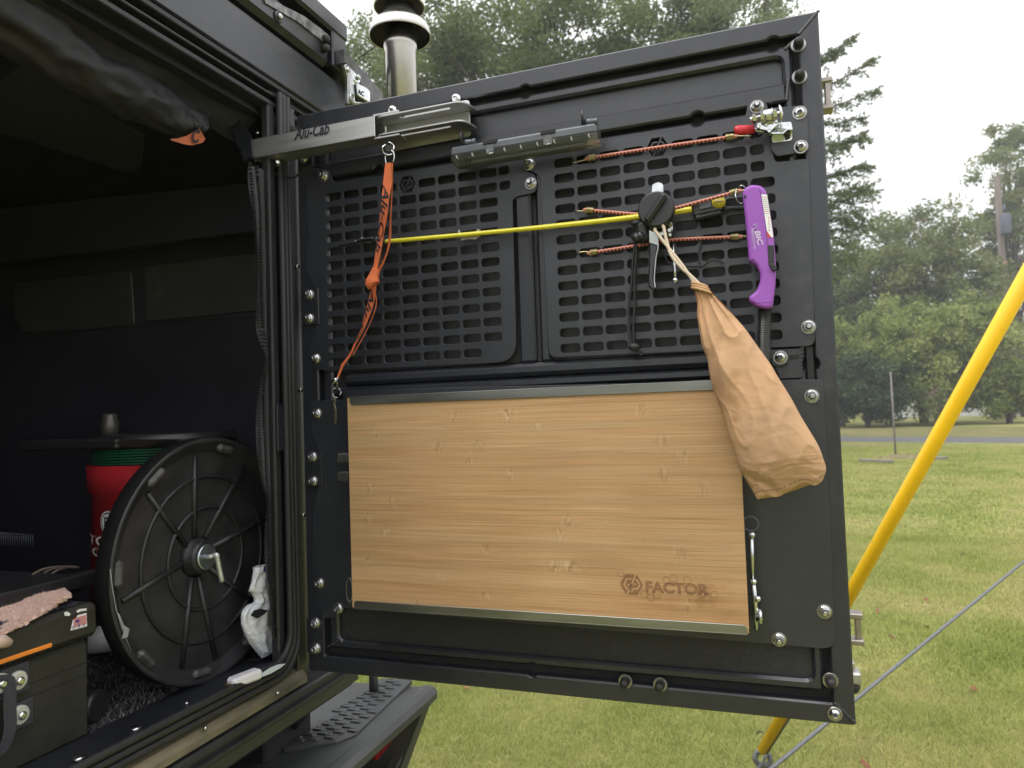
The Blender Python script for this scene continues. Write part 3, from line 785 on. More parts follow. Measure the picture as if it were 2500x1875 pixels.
# ---- slotted sheets
def slots(x0, z0, rows):
    out = []
    for r_, cols in rows:
        for c in cols:
            if c >= 100:
                cc = c - 100; out.append(rr(x0 + cc * 0.0381 - 0.0095, z0 - r_ * 0.0254 - 0.0072, x0 + cc * 0.0381 + 0.0095, z0 - r_ * 0.0254 + 0.0072, 0.0045, 3))
            else: out.append(rr(x0 + c * 0.0381 - 0.0165, z0 - r_ * 0.0254 - 0.0072, x0 + c * 0.0381 + 0.0165, z0 - r_ * 0.0254 + 0.0072, 0.005, 3))
    return out
def hexa(cx, cz, r): return [(cx + r * math.cos(math.radians(60 * i)), cz + r * math.sin(math.radians(60 * i))) for i in range(6)]
def stroke(pts, w):
    """mitred thick polyline as polygon"""
    L_, R_ = [], []
    for i, p in enumerate(pts):
        p = Vector(p)
        d1 = (p - Vector(pts[i - 1])).normalized() if i > 0 else None
        d2 = (Vector(pts[i + 1]) - p).normalized() if i < len(pts) - 1 else None
        d = ((d1 or d2) + (d2 or d1)); d.normalize()
        n = Vector((-d.y, d.x)); c = max(0.5, n.dot(Vector((-(d1 or d2).y, (d1 or d2).x))))
        L_.append(tuple(p + n * (w / 2 / c))); R_.append(tuple(p - n * (w / 2 / c)))
    return L_ + R_[::-1]
def logo_strokes(cx, cz, r):
    S = lambda pts: [(cx + a * r, cz + c * r) for a, c in pts]
    w = r * 0.15
    return [stroke(S([(0.42, 0.90), (-0.42, -0.90)]), w),
            stroke(S([(0.05, 0.46), (-0.38, 0.46), (-0.64, -0.02), (-0.46, -0.36), (-0.24, -0.36), (-0.06, -0.04), (-0.3, -0.04)]), w),
            stroke(S([(0.28, 0.42), (0.48, 0.42), (0.72, 0.0), (0.52, -0.36), (0.16, -0.36), (0.0, -0.62)]), w),
            stroke(S([(0.18, 0.04), (0.42, 0.04)]), w)]
LX, LZ = -0.732, 1.9588
rowsL = [(0, [0, 1, 2, 3, 5, 6, 7, 8 - 0, 108.76 - 0.0]), (1, list(range(0, 9)) + [108.80])] + [(r_, list(range(9))) for r_ in range(2, 12)] + [(12, list(range(8)))]
rowsL[0] = (0, [0, 1, 2, 3, 5, 6, 7, 8, 108.76])
# the small half slots sit tight beside column 8
outL = [dp(*cA(x, y)) + (r_,) for x, y, r_ in ((352, 150, .006), (400, 100, .012), (520, 118, .008), (560, 215, .01), (1480, 70, 0), (2010, 10, .004), (2025, 118, .006), (2110, 148, .012), (2135, 285, .016), (1975, 318, .003), (1935, 345, .008), (1968, 1590, .035), (515, 1662, .01), (375, 1640, .006), (380, 1460, .01), (432, 1330, .01), (437, 1300, 0), (400, 985, .01), (345, 890, .01), (350, 690, .008), (376, 640, .008), (350, 560, .008))]
outL = rpoly(outL, 0.004, 5)
SY = D - 0.0035
b = MB(); b.prism([outL] + slots(LX, LZ, rowsL) + [hexa(LX + 4 * 0.0381, LZ + 0.002, 0.0165)], DT, SY, D - 0.0005, 0.0007)
for s_ in logo_strokes(LX + 4 * 0.0381, LZ + 0.002, 0.0165): b.prism([s_], DT, SY, D - 0.0005, 0.0002)
b.build('slotted_panel', M['powder2'], door)
RX, RZ = -0.2936, 1.9568
rowsR = [(0, [0, 1, 2, 3, 5, 6, 7, 107.84])] + [(r_, list(range(8)) + [107.84]) for r_ in (1, 2)] + [(r_, list(range(9))) for r_ in range(3, 13)]
outR = [dp(*q) + (r_,) for q, r_ in ((cB(880, 950), .003), (cB(888, 1045), .008), (cB(985, 1095), .008), (cB(1012, 1130), .006), (cE(-25, 1560), .014), ((1990, 845), .012), ((1975, 388), .008), ((1893, 397), .006), ((1880, 350), .004), (cC(940, 990), .004), (cC(925, 865), .014), (cC(840, 800), .02), (cC(765, 860), .016), (cC(745, 965), .01), (cC(705, 998), .006), ((1462, 351), 0))]
dx_s = 0.0
b = MB(); b.prism([rpoly(outR, 0.004, 5)] + slots(RX, RZ, rowsR) + [hexa(RX + 4 * 0.0381, RZ + 0.002, 0.0165)], DT, SY, D - 0.0005, 0.0007)
for s_ in logo_strokes(RX + 4 * 0.0381, RZ + 0.002, 0.0165): b.prism([s_], DT, SY, D - 0.0005, 0.0002)
b.build('slotted_panel', M['powder2'], door)
b = MB(); b.box((-0.77, D + 0.012, 1.635), (0.05, D + 0.014, 1.975), 0); b.build('panel_backing', mat('dark backing skin', (0.018, 0.018, 0.022), 0.6, nscale=7, nvar=0.2), door)
# lower sheet behind the folding table
outB = [dp(*q) + (r_,) for q, r_ in ((cK(350, 405), .006), (cK(600, 400), .002), (cK(600, 330), .004), (cK(1530, 300), .01), (cK(1560, 300), .006), ((1985, 926), 0), ((2010, 928), .02), ((2042, 1585), .02), ((830, 1483), .006), ((822, 1508), .008), ((795, 1508), .004), ((775, 1470), .01), ((764, 1400), .01), ((766, 1240), .01), ((778, 1196), .006), ((780, 1100), .004), ((764, 1060), .01), ((762, 1010), .01))]
b = MB(); b.prism([rpoly(outB, 0.004, 4)], DT, SY, D - 0.0005, 0.0007); b.build('lower_panel', M['powder2'], door)
# latch reinforcement plate (upper right)
b = MB(); b.prism([rpoly([dp(*q) for q in (cC(950, 905), cC(1250, 882), cC(1266, 1262), cC(1000, 1308), cC(952, 1250))], 0.008)], DT, D - 0.0075, D - 0.0036, 0.001); b.build('latch_plate', M['powder2'], door)
b = MB(); b.prism([rpoly([dp(*cH(*q)) for q in ((765, 590), (800, 570), (880, 575), (905, 610), (895, 660), (850, 680), (790, 675))], 0.006)], DT, D - 0.006, D, 0.001)
b.prism([rpoly([dp(*cH(*q)) for q in ((760, 560), (985, 553), (992, 755), (840, 762))], 0.003)], DT, D - 0.0015, D, 0.001)
b.build('corner_gusset', M['powder'], door)
b = MB(); b.prism([[dp(*cH(*q)) for q in ((905, 600), (970, 597), (970, 628), (905, 632))]], DT, D - 0.0022, D); b.prism([[dp(*cH(*q)) for q in ((1018, 545), (1062, 541), (1075, 757), (1030, 760))]], DT, D - 0.0008, D + 0.001)
b.build('slot_opening', M['deep'], door)  # dark plates on the frame stand in for the shaded slots
# hinge side plates with stamped numbers
for (q0, q1, s_) in (((741, 708), (783, 792), '3'), ((747, 1104), (790, 1187), '2'), ((752, 1508), (797, 1594), '1')):
    a, c = PY(*q0, D), PY(*q1, D)
    b = MB(); b.box((a.x, D - 0.006, c.z), (c.x, D - 0.0005, a.z), 0.001, 0)
    put_text(b, s_, (c.x - 0.011, D - 0.0063, (a.z + c.z) / 2 - 0.006), (1, 0, 0), (0, 0, 1), 0.007, 0.012, 1)
    b.build('hinge_plate', [M['powder'], M['deep']], door, fix=False)
# weld beads at the mitred corners
b = MB()
for (q0, q1, n_) in ((cC(1345, 95), cC(1190, 275), 19), ((2086, 1764), (2040, 1718), 15), (cC(1100, 665), cC(1085, 820), 13), (cC(1130, 350), cC(1080, 400), 5), (cH(985, 560), cH(985, 740), 8), (cG(720, 670), cG(640, 720), 5)):
    b.mark(); a, c = PY(*q0, D - 0.0002), PY(*q1, D - 0.0002)
    for i in range(n_): b.ball(a.lerp(c, i / (n_ - 1)) + Vector((rnd.uniform(-.0006, .0006), 0, 0)), 0.0026, 8, sc=(1.15, 0.42, 0.9))
b.build_split('weld_bead', M['powder'], door)
# ---- fasteners: one mesh of each kind, copied
def hexprof(b, c, r, h0, h1, mi): b.lathe(c, (0, -1, 0), [(r, h0), (r, h1 - 0.0008), (r * 0.9, h1)], 6, mi, smooth=False, ang=rnd.uniform(0, 1))
def make_fast(kind):
    b = MB(); O = (0, 0, 0)
    if kind == 'nut_bolt':
        b.lathe(O, (0, -1, 0), [(0.0104, 0), (0.0104, 0.0010), (0.0100, 0.0015), (0.004, 0.0015)], 32, 2, smooth=False)
        b.lathe(O, (0, -1, 0), [(0.0086, 0.0015), (0.0084, 0.0022), (0.0070, 0.0032)], 28, 0, smooth=False)
        b.lathe(O, (0, -1, 0), [(0.0071, 0.003), (0.0071, 0.0070), (0.0061, 0.0082)], 6, 0, smooth=False)
        b.lathe(O, (0, -1, 0), [(0.0052, 0.008), (0.0048, 0.0098), (0.0036, 0.0100)], 20, 1, smooth=False)
        b.lathe(O, (0, -1, 0), [(0.0036, 0.009)] + [(0.0036 - 0.0004 * (i % 2), 0.0092 + i * 0.0005) for i in range(9)] + [(0.0028, 0.0145)], 16, 0)
    elif kind == 'button_bolt':
        b.lathe(O, (0, -1, 0), [(0.0102, 0), (0.0102, 0.0012), (0.0096, 0.0017), (0.005, 0.0017)], 32, 2, smooth=False)
        b.lathe(O, (0, -1, 0), [(0.0078, 0.0018), (0.0076, 0.0030), (0.0062, 0.0050), (0.0036, 0.0060)], 24, 0, caps=False)
        b.lathe(O, (0, -1, 0), [(0.0036, 0.0060), (0.0034, 0.0058), (0.0032, 0.0030)], 6, 0, smooth=False, caps=False)
        b.lathe(O, (0, -1, 0), [(0.0032, 0.0030), (0.0031, 0.0031)], 6, 1)
    else:
        b.lathe(O, (0, -1, 0), [(0.0108, 0), (0.0108, 0.0012), (0.0104, 0.0016), (0.005, 0.0016)], 32, 2, smooth=False)
        b.lathe(O, (0, -1, 0), [(0.0074, 0.0018), (0.0074, 0.006), (0.0068, 0.013), (0.0045, 0.0165), (0.0015, 0.0175)], 20, 1)
    return b
FM = {}
def fast(kind, u, v, y, parent=door):
    p = PY(u, v, y)
    if kind not in FM:
        mb_ = make_fast(kind); mb_.v = [tuple(Vector(q) + p) for q in mb_.v]
        o = mb_.build(kind, [M['steel'], M['rubber'] if kind == 'capped_bolt' else M['lampbody'], M['washer']], parent, origin=p)
        FM[kind] = o; return o
    o = inst(FM[kind], p, parent); o.name = kind
    o.rotation_euler = (0, rnd.uniform(0, 6.28), 0)
    return o
for (u, v, y) in ((790, 431, SY), (771, 876, SY), (774, 1010, SY), (780, 1424, SY), (826, 1486, SY), (1292, 402, SY), (1296, 448, SY), (1848, 261, SY), (1974, 798, SY), (1982, 967, SY), (2013, 1493, SY), (1902, 1561, SY),
                  (755, 720, D - 0.006), (755, 778, D - 0.006), (763, 1116, D - 0.006), (764, 1175, D - 0.006), (770, 1521, D - 0.006), (771, 1583, D - 0.006), (741, 386, SY)):
    fast('nut_bolt', u, v, y)
for (u, v, y) in ((1952, 276, D - 0.0075), (1955, 359, D - 0.0075), (1905, 873, D - 0.006), (2038, 1743, D)):
    fast('button_bolt', u, v, y)
for (u, v) in ((1949, 110), (1952, 188), (1527, 1663), (1612, 1671), (2027, 1661)): fast('capped_bolt', u, v, D - 0.0005)
# outer hinges, latches on the far side of the free edge
b = MB()
for (q0, q1) in (((2012, 199), (2021, 264)), ((2086, 1502), (2091, 1566))):
    b.mark(); a, c = PY(*q0, D + 0.055), PY(*q1, D + 0.055)
    x1 = a.x + 0.008
    for z in (a.z, c.z): b.box((0.06, D + 0.047, z - 0.004), (x1 + 0.003, D + 0.072, z + 0.004), 0.0015)
    b.box((x1 - 0.008, D + 0.050, c.z), (x1, D + 0.066, a.z), 0.001)
b.build_split('door_hinge', mat('cast hinge metal', (0.40, 0.36, 0.33), 0.4, 0.9, nscale=60), door)
b = MB(); a = PY(2093, 1640, D + 0.06)
b.box((0.05, D + 0.047, a.z - 0.016), (a.x + 0.004, D + 0.08, a.z + 0.002), 0.003, 0)
b.box((0.05, D + 0.047, a.z + 0.003), (a.x - 0.004, D + 0.075, a.z + 0.018), 0.003, 0)
b.lathe(a + Vector((-0.008, 0.0, -0.03)), (0, 0, 1), [(0.008, 0), (0.011, 0.006), (0.011, 0.014)], 14, 1)
b.build('door_catch', [mat('cast catch metal', (0.55, 0.54, 0.53), 0.35, 0.8, nscale=60), M['rubber']], door)
# little wire along the hinge side
b = MB(); b.tube(smooth_path([PY(*c2(*q), 1.10) for q in ((150, 1320), (260, 1390), (420, 1440), (555, 1470), (640, 1410), (700, 1380), (790, 1372), (820, 1385))], 6), 0.0022, 6); b.build('gas_strut_wire', M['plastic'], door)
# ------------------------------------------------------------------ THINGS FIXED TO OR HANGING ON THE DOOR
def V3(p): return Vector(p)
# ---- door stay arm
r0 = PY(614, 364, 1.07)
arm = thing('door_stay', 'brushed steel door stay arm with cut-out script lettering, pinned above the orange lanyard', 'door stay', r0)
b = MB()
ax0, ax1 = PY(614, 340, 1.07), PY(914, 281, 1.07); zt, zb = ax0.z, PY(614, 388, 1.07).z
th = 0.0022
b.box((ax0.x, 1.07, zb), (ax1.x, 1.07 + th, zt), 0.0009)
b.box((ax0.x, 1.07, zt - th), (ax1.x, 1.108, zt), 0.0009)
b.box((ax0.x, 1.07, zb), (ax1.x, 1.108, zb + th), 0.0009)
b.box((ax0.x, 1.106, zb), (ax1.x, 1.108, zt), 0.0009)
for z in (zt, zb - 0.0035): b.box((ax1.x - 0.005, 1.073, z - 0.0005), (ax1.x + 0.045, 1.105, z + 0.0035), 0.0009)
b.build('arm_tube', M['brushed'], arm)
b = MB(); p, q = PY(*c2(568, 1160), 1.0695), PY(*c2(862, 1110), 1.0695)
put_text(b, 'Alu-Cab', (p.x, 1.0695, p.z - 0.0005), (1, 0, 0), (0, 0, 1), q.x - p.x, 0.022, 0, shear=0.35, off=0.03)
b.build('cutout_lettering', M['ink'], arm, fix=False)
b = MB()
f1 = PY(1096, 254, 1.072); f2 = PY(1111, 293, 1.072)
pa, pb = PY(935, 265, SY), PY(1148, 300, SY)
b.prism([rpoly([(ax1.x - 0.01, f2.z - 0.012), (pb.x, f2.z - 0.010), (pb.x, f1.z + 0.026), (ax1.x - 0.01, f1.z + 0.026)], 0.008)], DT, D - 0.004, D - 0.001, 0.0006)
def flange(z):
    x1 = f2.x + 0.012
    out = rpoly([(ax1.x - 0.002, D - 0.004), (x1 + 0.014, D - 0.004), (x1, 1.072), (ax1.x - 0.002, 1.072)], 0.016)
    hole = rr(ax1.x + 0.040, 1.085, x1 - 0.026, 1.091, 0.003, 3)
    b.prism([out, hole], lambda a, c, z_: Vector((a, c, z_)), z, z + 0.0028, 0.0006)
flange(f1.z); flange(f2.z - 0.0028)
b.box((ax1.x, D - 0.016, f2.z), (f2.x + 0.01, D - 0.0135, f1.z), 0.0006)
b.build('channel_bracket', M['brushed'], arm)
b = MB()
pu, pl_ = PY(*c2(1335, 820), 1.085), PY(*c2(1345, 1150), 1.085)
xm_ = pu.x
b.lathe((xm_, 1.088, pl_.z), (0, 0, 1), [(0.0026, 0), (0.0026, pu.z - pl_.z - 0.003)], 12, 0)
b.lathe((xm_, 1.088, f1.z + 0.003), (0, 0, 1), [(0.012, 0), (0.012, 0.0015), (0.0065, 0.002)] + [(0.0052 + 0.0009 * (i % 2), 0.003 + 0.0018 * i) for i in range(6)] + [(0.0058, 0.014), (0.0058, 0.021), (0.004, 0.024)], 16, 1)
b.lathe((xm_, 1.088, f2.z - 0.0030), (0, 0, -1), [(0.013, 0), (0.013, 0.0015), (0.007, 0.002), (0.007, 0.007), (0.005, 0.0085), (0.005, 0.012)], 16, 0)
for q in ((1378, 918), (1905, 822)):
    b.mark(); p = PY(*c2(*q), D - 0.004); b.lathe(p, (0, -1, 0), [(0.0095, 0), (0.0095, 0.0015), (0.0070, 0.002), (0.0068, 0.0045), (0.004, 0.006), (0.003, 0.004)], 18, 0)
b.build_split('hinge_pin', [M['steel'], M['lampbody']], arm)
b = MB()                                       # curved bracket on the truck side of the arm
p = PY(614, 364, 1.07)
br = [(PY(*c2(*q), 1.06)) for q in ((10, 830), (20, 960), (70, 1110), (150, 1270))]
cv = smooth_path(br, 5)
vs = []
for q in cv: vs += [q, q + Vector((-0.004, 0.055, 0))]
n = len(cv); b.add(vs, [(2 * i, 2 * i + 1, 2 * i + 3, 2 * i + 2) for i in range(n - 1)], 0, True)
w0 = [PY(*c2(*q), 1.065) for q in ((20, 850), (210, 1125), (225, 1290), (155, 1325), (60, 1130))]
b.add([q for q in w0] + [q + Vector((0, 0.003, 0)) for q in w0], [(0, 1, 2, 3, 4), (9, 8, 7, 6, 5)] + [(i, (i + 1) % 5, 5 + (i + 1) % 5, 5 + i) for i in range(5)])
b.build('body_bracket', M['powder'], arm)
b = MB()
for q, ax in (((270, 1100), (0, 0, 1)), ((258, 1318), (0, 0, -1)), ((330, 1378), (0, 0, -1)), ((435, 1345), (0.4, -0.6, 0))):
    b.mark(); p = PY(*c2(*q), 1.09); b.lathe(p, ax, [(0.0075, -0.004), (0.0075, 0), (0.005, 0.001), (0.005, 0.005), (0.003, 0.006)], 14, 0)
b.build_split('pivot_bolt', M['steel'], arm)

# ---- work light
r0 = PY(1270, 340, 1.07)
lamp = thing('work_light', 'long clear-lensed strip light bar held by two clips below the top rail', 'light', r0)
pl0, pl1 = PY(1099, 377, 1.07), PY(1456, 323, 1.07)
bx0, bx1 = pl0.x, pl1.x; bz = pl0.z
b = MB(); b.box((bx0, 1.07, bz - 0.004), (bx1, 1.106, bz + 0.0125), 0.004)
for x in (cB(620, 0)[0], cB(1070, 0)[0]):
    xx = PY(x, 350, 1.07).x; b.box((xx - 0.012, 1.068, bz + 0.006), (xx + 0.012, 1.09, bz + 0.0135), 0.001, 1); b.box((xx - 0.007, 1.0655, bz - 0.010), (xx + 0.007, 1.071, bz + 0.005), 0.002, 2)
b.build('lamp_housing', [M['lampbody'], M['deep'], M['glassclear']], lamp)
b = MB()
prof_l = [(1.0685, bz - 0.0045), (1.086, bz - 0.0155), (1.103, bz - 0.0155), (1.105, bz - 0.0045)]
b.prism([prof_l], lambda y, z, x: Vector((x, y, z)), bx0 - 0.001, bx1 + 0.001, 0.003)
b.build('lamp_lens', M['glassclear'], lamp)
b = MB(); b.box((bx0 + 0.03, 1.086, bz - 0.0135), (bx1 - 0.02, 1.100, bz - 0.0075), 0.001, 0)
for x in np.linspace(bx0 + 0.012, bx1 - 0.012, 9): b.box((x - 0.0004, 1.0678, bz - 0.0085), (x + 0.0004, 1.076, bz - 0.004), 0, 1)
b.box((bx0 + 0.006, 1.087, bz - 0.0145), (bx0 + 0.028, 1.1, bz - 0.007), 0.001, 2)
b.build('lamp_diffuser', [M['ledstrip'], M['white'], M['lampbody']], lamp)
for q in ((1130, 345), (1425, 295)):
    p = PY(*q, 1.09)
    b = MB(); b.lathe(p + Vector((-0.002, 0, 0.004)), (1, 0.25, 0), [(0.012, -0.002), (0.0125, 0), (0.012, 0.002)], 20, 0)
    b.lathe(p + Vector((0.002, 0.0, -0.003)), (1, 0.1, -0.05), [(0.0045, 0), (0.0055, 0.004), (0.0055, 0.012), (0.004, 0.014), (0.006, 0.015), (0.006, 0.020)], 14, 1)
    b.box((p.x - 0.003, p.y - 0.003, bz + 0.012), (p.x + 0.002, p.y + 0.012, p.z), 0.0008)
    b.box((p.x - 0.003, p.y + 0.006, p.z - 0.004), (p.x + 0.002, D - 0.002, p.z + 0.004), 0.0008)
    b.build('clip', [M['plastic'], M['lampbody']], lamp)

# ---- toggle clamp with red grip
r0 = PY(1890, 330, D - 0.0075)
cl = thing('toggle_clamp', 'zinc toggle clamp with red rubber grip near the free upper corner of the door', 'clamp', r0)
cX = crop(1780, 200, 9.217)
y0c = D - 0.0076
b = MB(); b.prism([rpoly([dp(*cX(*q), y0c) for q in ((945, 930), (1410, 900), (1420, 1330), (960, 1385))], 0.004), [dp(*cX(*q), y0c) for q in ((1250, 1210), (1290, 1180), (1370, 1190), (1360, 1290), (1280, 1320), (1250, 1290))]], DT, y0c - 0.0022, y0c, 0.0005)
def strip(pts, y, w=0.010, t=0.002, yd=0.012):
    """bent strap standing off the door"""
    n = len(pts); vs = []
    for p in pts: vs += [Vector((p[0], y - yd, p[1])), Vector((p[0], y, p[1])), Vector((p[0], y, p[1] - t)), Vector((p[0], y - yd, p[1] - t))]
    fs = []
    for i in range(n - 1):
        for k in range(4): fs.append((4 * i + k, 4 * i + (k + 1) % 4, 4 * i + 4 + (k + 1) % 4, 4 * i + 4 + k))
    fs += [(0, 1, 2, 3), (4 * n - 1, 4 * n - 2, 4 * n - 3, 4 * n - 4)]
    b.add(vs, fs, 0)
strip([dp(*cX(*q), y0c - 0.01) for q in ((560, 1070), (640, 1100), (860, 1095), (960, 1190), (1220, 1185), (1300, 1100), (1420, 1095))], y0c - 0.002, yd=0.018)
strip([dp(*cX(*q), y0c - 0.01) for q in ((1120, 1000), (1230, 1020), (1420, 1045))], y0c - 0.002, yd=0.014, t=0.004)
b.build('clamp_base', M['zinc'], cl)
b = MB()
A_, B_ = PY(*cX(470, 850), y0c - 0.03), PY(*cX(1180, 700), y0c - 0.03)
dv = (B_ - A_); Ln = dv.length
def seg(t0, t1, r, n=16, sm=True, mi=0):
    b.lathe(A_ + dv * t0, dv, [(r * 0.93, 0), (r, 0.0006), (r, Ln * (t1 - t0) - 0.0006), (r * 0.93, Ln * (t1 - t0))], n, mi, smooth=sm)
seg(0.0, 0.95, 0.0036); seg(0.07, 0.20, 0.0072, 6, False); seg(0.33, 0.46, 0.0080, 6, False); seg(0.43, 0.47, 0.0100); seg(0.46, 0.70, 0.0096); seg(0.69, 0.73, 0.0108)
seg(0.73, 0.86, 0.0082, 6, False)
b.lathe(A_ + dv * 0.93, dv, [(0.0125, 0), (0.0125, 0.0015), (0.009, 0.004), (0.003, 0.0055)], 22)
for k in range(5): seg(0.215 + 0.022 * k, 0.225 + 0.022 * k, 0.0045)
b.build('spindle', M['zinc'], cl)
b = MB()
pts = [PY(*cX(*q), y0c - 0.022) for q in ((850, 900), (960, 880), (1060, 860), (1110, 960), (930, 1130), (700, 1080), (620, 1020), (640, 880), (720, 860), (740, 1000), (840, 990))]
b.prism([[(p.x, p.z) for p in pts]], DT, y0c - 0.026, y0c - 0.023, 0.0004)
b.prism([[(p.x, p.z) for p in pts]], DT, y0c - 0.012, y0c - 0.009, 0.0004)
for q in ((1060, 890), (900, 1110), (830, 960), (660, 1010)):
    p = PY(*cX(*q), y0c - 0.026); b.lathe(p, (0, -1, 0), [(0.003, -0.018), (0.003, 0.001), (0.002, 0.002)], 12)
b.build('linkage', M['zinc'], cl)
b = MB()
g0, g1 = PY(*cX(115, 1085), y0c - 0.026), PY(*cX(552, 1065), y0c - 0.016)
gp = [g0.lerp(g1, t) for t in (0, 0.04, 0.2, 0.6, 1.0)]
b.tube(gp, [0.0025, 0.0055, 0.0068, 0.0066, 0.0064], 14, 0, flat=0.7)
b.build('grip', M['red'], cl)
b = MB(); b.tube([g1, PY(*cX(640, 1095), y0c - 0.014), PY(*cX(880, 1110), y0c - 0.012)], 0.0032, 8); b.build('lever', M['zinc'], cl)

# ---- folding table with bamboo board
TY = 1.065
tx0, tx1 = -0.6785, -0.0365; tz0, tz1 = PY(856, 1482, 1.07).z, PY(848, 972, 1.07).z
tx0 = PY(848, 972, TY).x; tx1 = PY(1829, 1548, TY).x; tz1 = PY(848, 972, TY).z; tz0 = PY(856, 1482, TY).z
tab = thing('folding_table', 'drop-down table with bamboo board in a steel tray, folded flat against the door', 'folding table', ((tx0 + tx1) / 2, D, tz0))
# board: fine grid with its grain, joints and knots held in a colour attribute
NX, NZ = 560, 320
W_, H_ = tx1 - tx0, tz1 - tz0
xs = np.linspace(0, W_, NX); zs = np.linspace(0, H_, NZ)
rg = np.random.RandomState(5)
strip_h = 0.0235; ns = int(H_ / strip_h) + 2
X_, Z_ = np.meshgrid(xs, zs)
edge_w = 0.0006 * np.sin(X_ * 9) 
sid = np.clip(((Z_ + edge_w) / strip_h).astype(int), 0, ns - 1)
base = rg.normal(0, 0.036, ns)[sid]
def sn(x, z, fx, fz, seed):
    """smooth value noise"""
    r_ = np.random.RandomState(seed); G = r_.uniform(-1, 1, (int(H_ * fz) + 4, int(W_ * fx) + 4))
    gx, gz = x * fx, z * fz; ix, iz = gx.astype(int), gz.astype(int); tx, tz = gx - ix, gz - iz
    tx = tx * tx * (3 - 2 * tx); tz = tz * tz * (3 - 2 * tz)
    return (G[iz, ix] * (1 - tx) + G[iz, ix + 1] * tx) * (1 - tz) + (G[iz + 1, ix] * (1 - tx) + G[iz + 1, ix + 1] * tx) * tz
warp = 0.0009 * sn(X_, Z_, 12, 20, 1)
grain = 0.15 * sn(X_, Z_ + warp, 9, 850, 2) + 0.06 * sn(X_, Z_ + warp, 5, 380, 3) + 0.12 * sn(X_, Z_ + warp, 14, 1200, 4) + 0.035 * sn(X_, Z_ + warp, 5, 150, 14)
big = 0.10 * sn(X_, Z_, 5, 9, 6) + 0.07 * sn(X_, Z_, 14, 22, 8)
tone = base + grain + big
red = 0.5 + 0.5 * sn(X_, Z_ + warp, 2.5, 160, 9) * 0.9 + 0.25 * sn(X_, Z_, 4, 6, 10)
knots = []
for q in ((920, 1045), (1107, 1022), (1236, 1005), (1237, 1007), (1166, 1104), (1147, 1134), (1310, 1037), (1249, 1174), (902, 1204), (957, 1235), (898, 1270), (946, 1303), (1188, 1341), (898, 1365), (1382, 1383), (1186, 1441), (1078, 1407), (1366, 1319), (1620, 1137), (1616, 1072), (1716, 1180), (1388, 1283), (1662, 1365), (1400, 1383), (1682, 1480), (1355, 1395), (1010, 1462), (1563, 990), (1070, 1075), (1665, 1100)):
    p = PY(q[0], q[1], TY); knots.append((p.x - tx0, p.z - tz0))
for kx, kz in knots:
    s0 = int(kz / strip_h); zc = (s0 + 0.5) * strip_h
    dx = (X_ - kx) / 0.0075; dz = (Z_ - zc) / (strip_h * 0.46)
    m = np.exp(-dx ** 2 - (dz ** 2) ** 2)
    hf = sn(X_, Z_, 520, 170, 17)
    tone += m * (0.34 * hf - 0.02) + 0.05 * np.exp(-((X_ - kx) / 0.025) ** 2 - dz ** 4) * hf
    red -= 0.25 * m
joint = np.exp(-(((Z_ + edge_w) / strip_h - np.round((Z_ + edge_w) / strip_h)) / 0.022) ** 2)
tone -= 0.06 * joint
# brown stains near the lower right corner and a few scratches
for (u, v, rad, a) in ((1730, 1445, 0.03, 0.30), (1715, 1470, 0.014, 0.28), (1775, 1500, 0.02, 0.2), (1560, 1440, 0.05, 0.14), (1640, 1480, 0.03, 0.12), (1050, 960, 0.05, 0.06)):
    p = PY(u, v, TY); m = np.exp(-((X_ - (p.x - tx0)) ** 2 + ((Z_ - (p.z - tz0)) * 1.8) ** 2) / rad ** 2)
    tone -= a * m * (0.6 + 0.6 * sn(X_, Z_, 120, 200, 23)); red += 0.5 * a * m
for (x0, z0, x1, z1) in ((0.09, 0.07, 0.115, 0.05), (0.27, 0.19, 0.33, 0.176), (0.2, 0.28, 0.22, 0.26), (0.42, 0.13, 0.45, 0.16)):
    L2 = (x1 - x0) ** 2 + (z1 - z0) ** 2; t = np.clip(((X_ - x0) * (x1 - x0) + (Z_ - z0) * (z1 - z0)) / L2, 0, 1)
    dd = np.hypot(X_ - x0 - t * (x1 - x0), Z_ - z0 - t * (z1 - z0)); tone += 0.10 * np.exp(-(dd / 0.0007) ** 2)
flk = sn(X_, Z_, 60, 700, 33); tone -= 0.22 * np.clip(flk - 0.55, 0, 1); red += 0.8 * np.clip(sn(X_, Z_, 10, 500, 34) - 0.45, 0, 1)
rs_ = np.random.RandomState(77)
for _ in range(26):
    x0, z0 = rs_.uniform(0.05, W_ - 0.05), rs_.uniform(0.03, H_ - 0.03); an = rs_.normal(0.3, 0.8); ll = rs_.uniform(0.01, 0.06); x1, z1 = x0 + ll * math.cos(an), z0 + ll * math.sin(an)
    L2 = ll * ll; tt_ = np.clip(((X_ - x0) * (x1 - x0) + (Z_ - z0) * (z1 - z0)) / L2, 0, 1); dd = np.hypot(X_ - x0 - tt_ * (x1 - x0), Z_ - z0 - tt_ * (z1 - z0)); tone += rs_.choice([-0.09, 0.10]) * np.exp(-(dd / 0.0006) ** 2)
tone = 0.60 + tone * 0.95
c_d = np.array([0.245, 0.138, 0.064]); c_m = np.array([0.405, 0.245, 0.120]); c_l = np.array([0.56, 0.375, 0.205])
t_ = np.clip(tone, 0, 1)[..., None]
rgb = np.where(t_ < 0.5, c_d + (c_m - c_d) * (t_ / 0.5), c_m + (c_l - c_m) * ((t_ - 0.5) / 0.5))
rgb = rgb * (1 + (np.clip(red, 0, 1)[..., None] - 0.4) * np.array([0.05, -0.06, -0.16]))
vs = np.stack([X_ + tx0, np.full_like(X_, TY - 0.0001) + 0.0, Z_ + tz0], -1).reshape(-1, 3)
org = np.array(ROOT[tab.name])
me = bpy.data.meshes.new('table_board')
ii = np.arange(NX * NZ).reshape(NZ, NX)
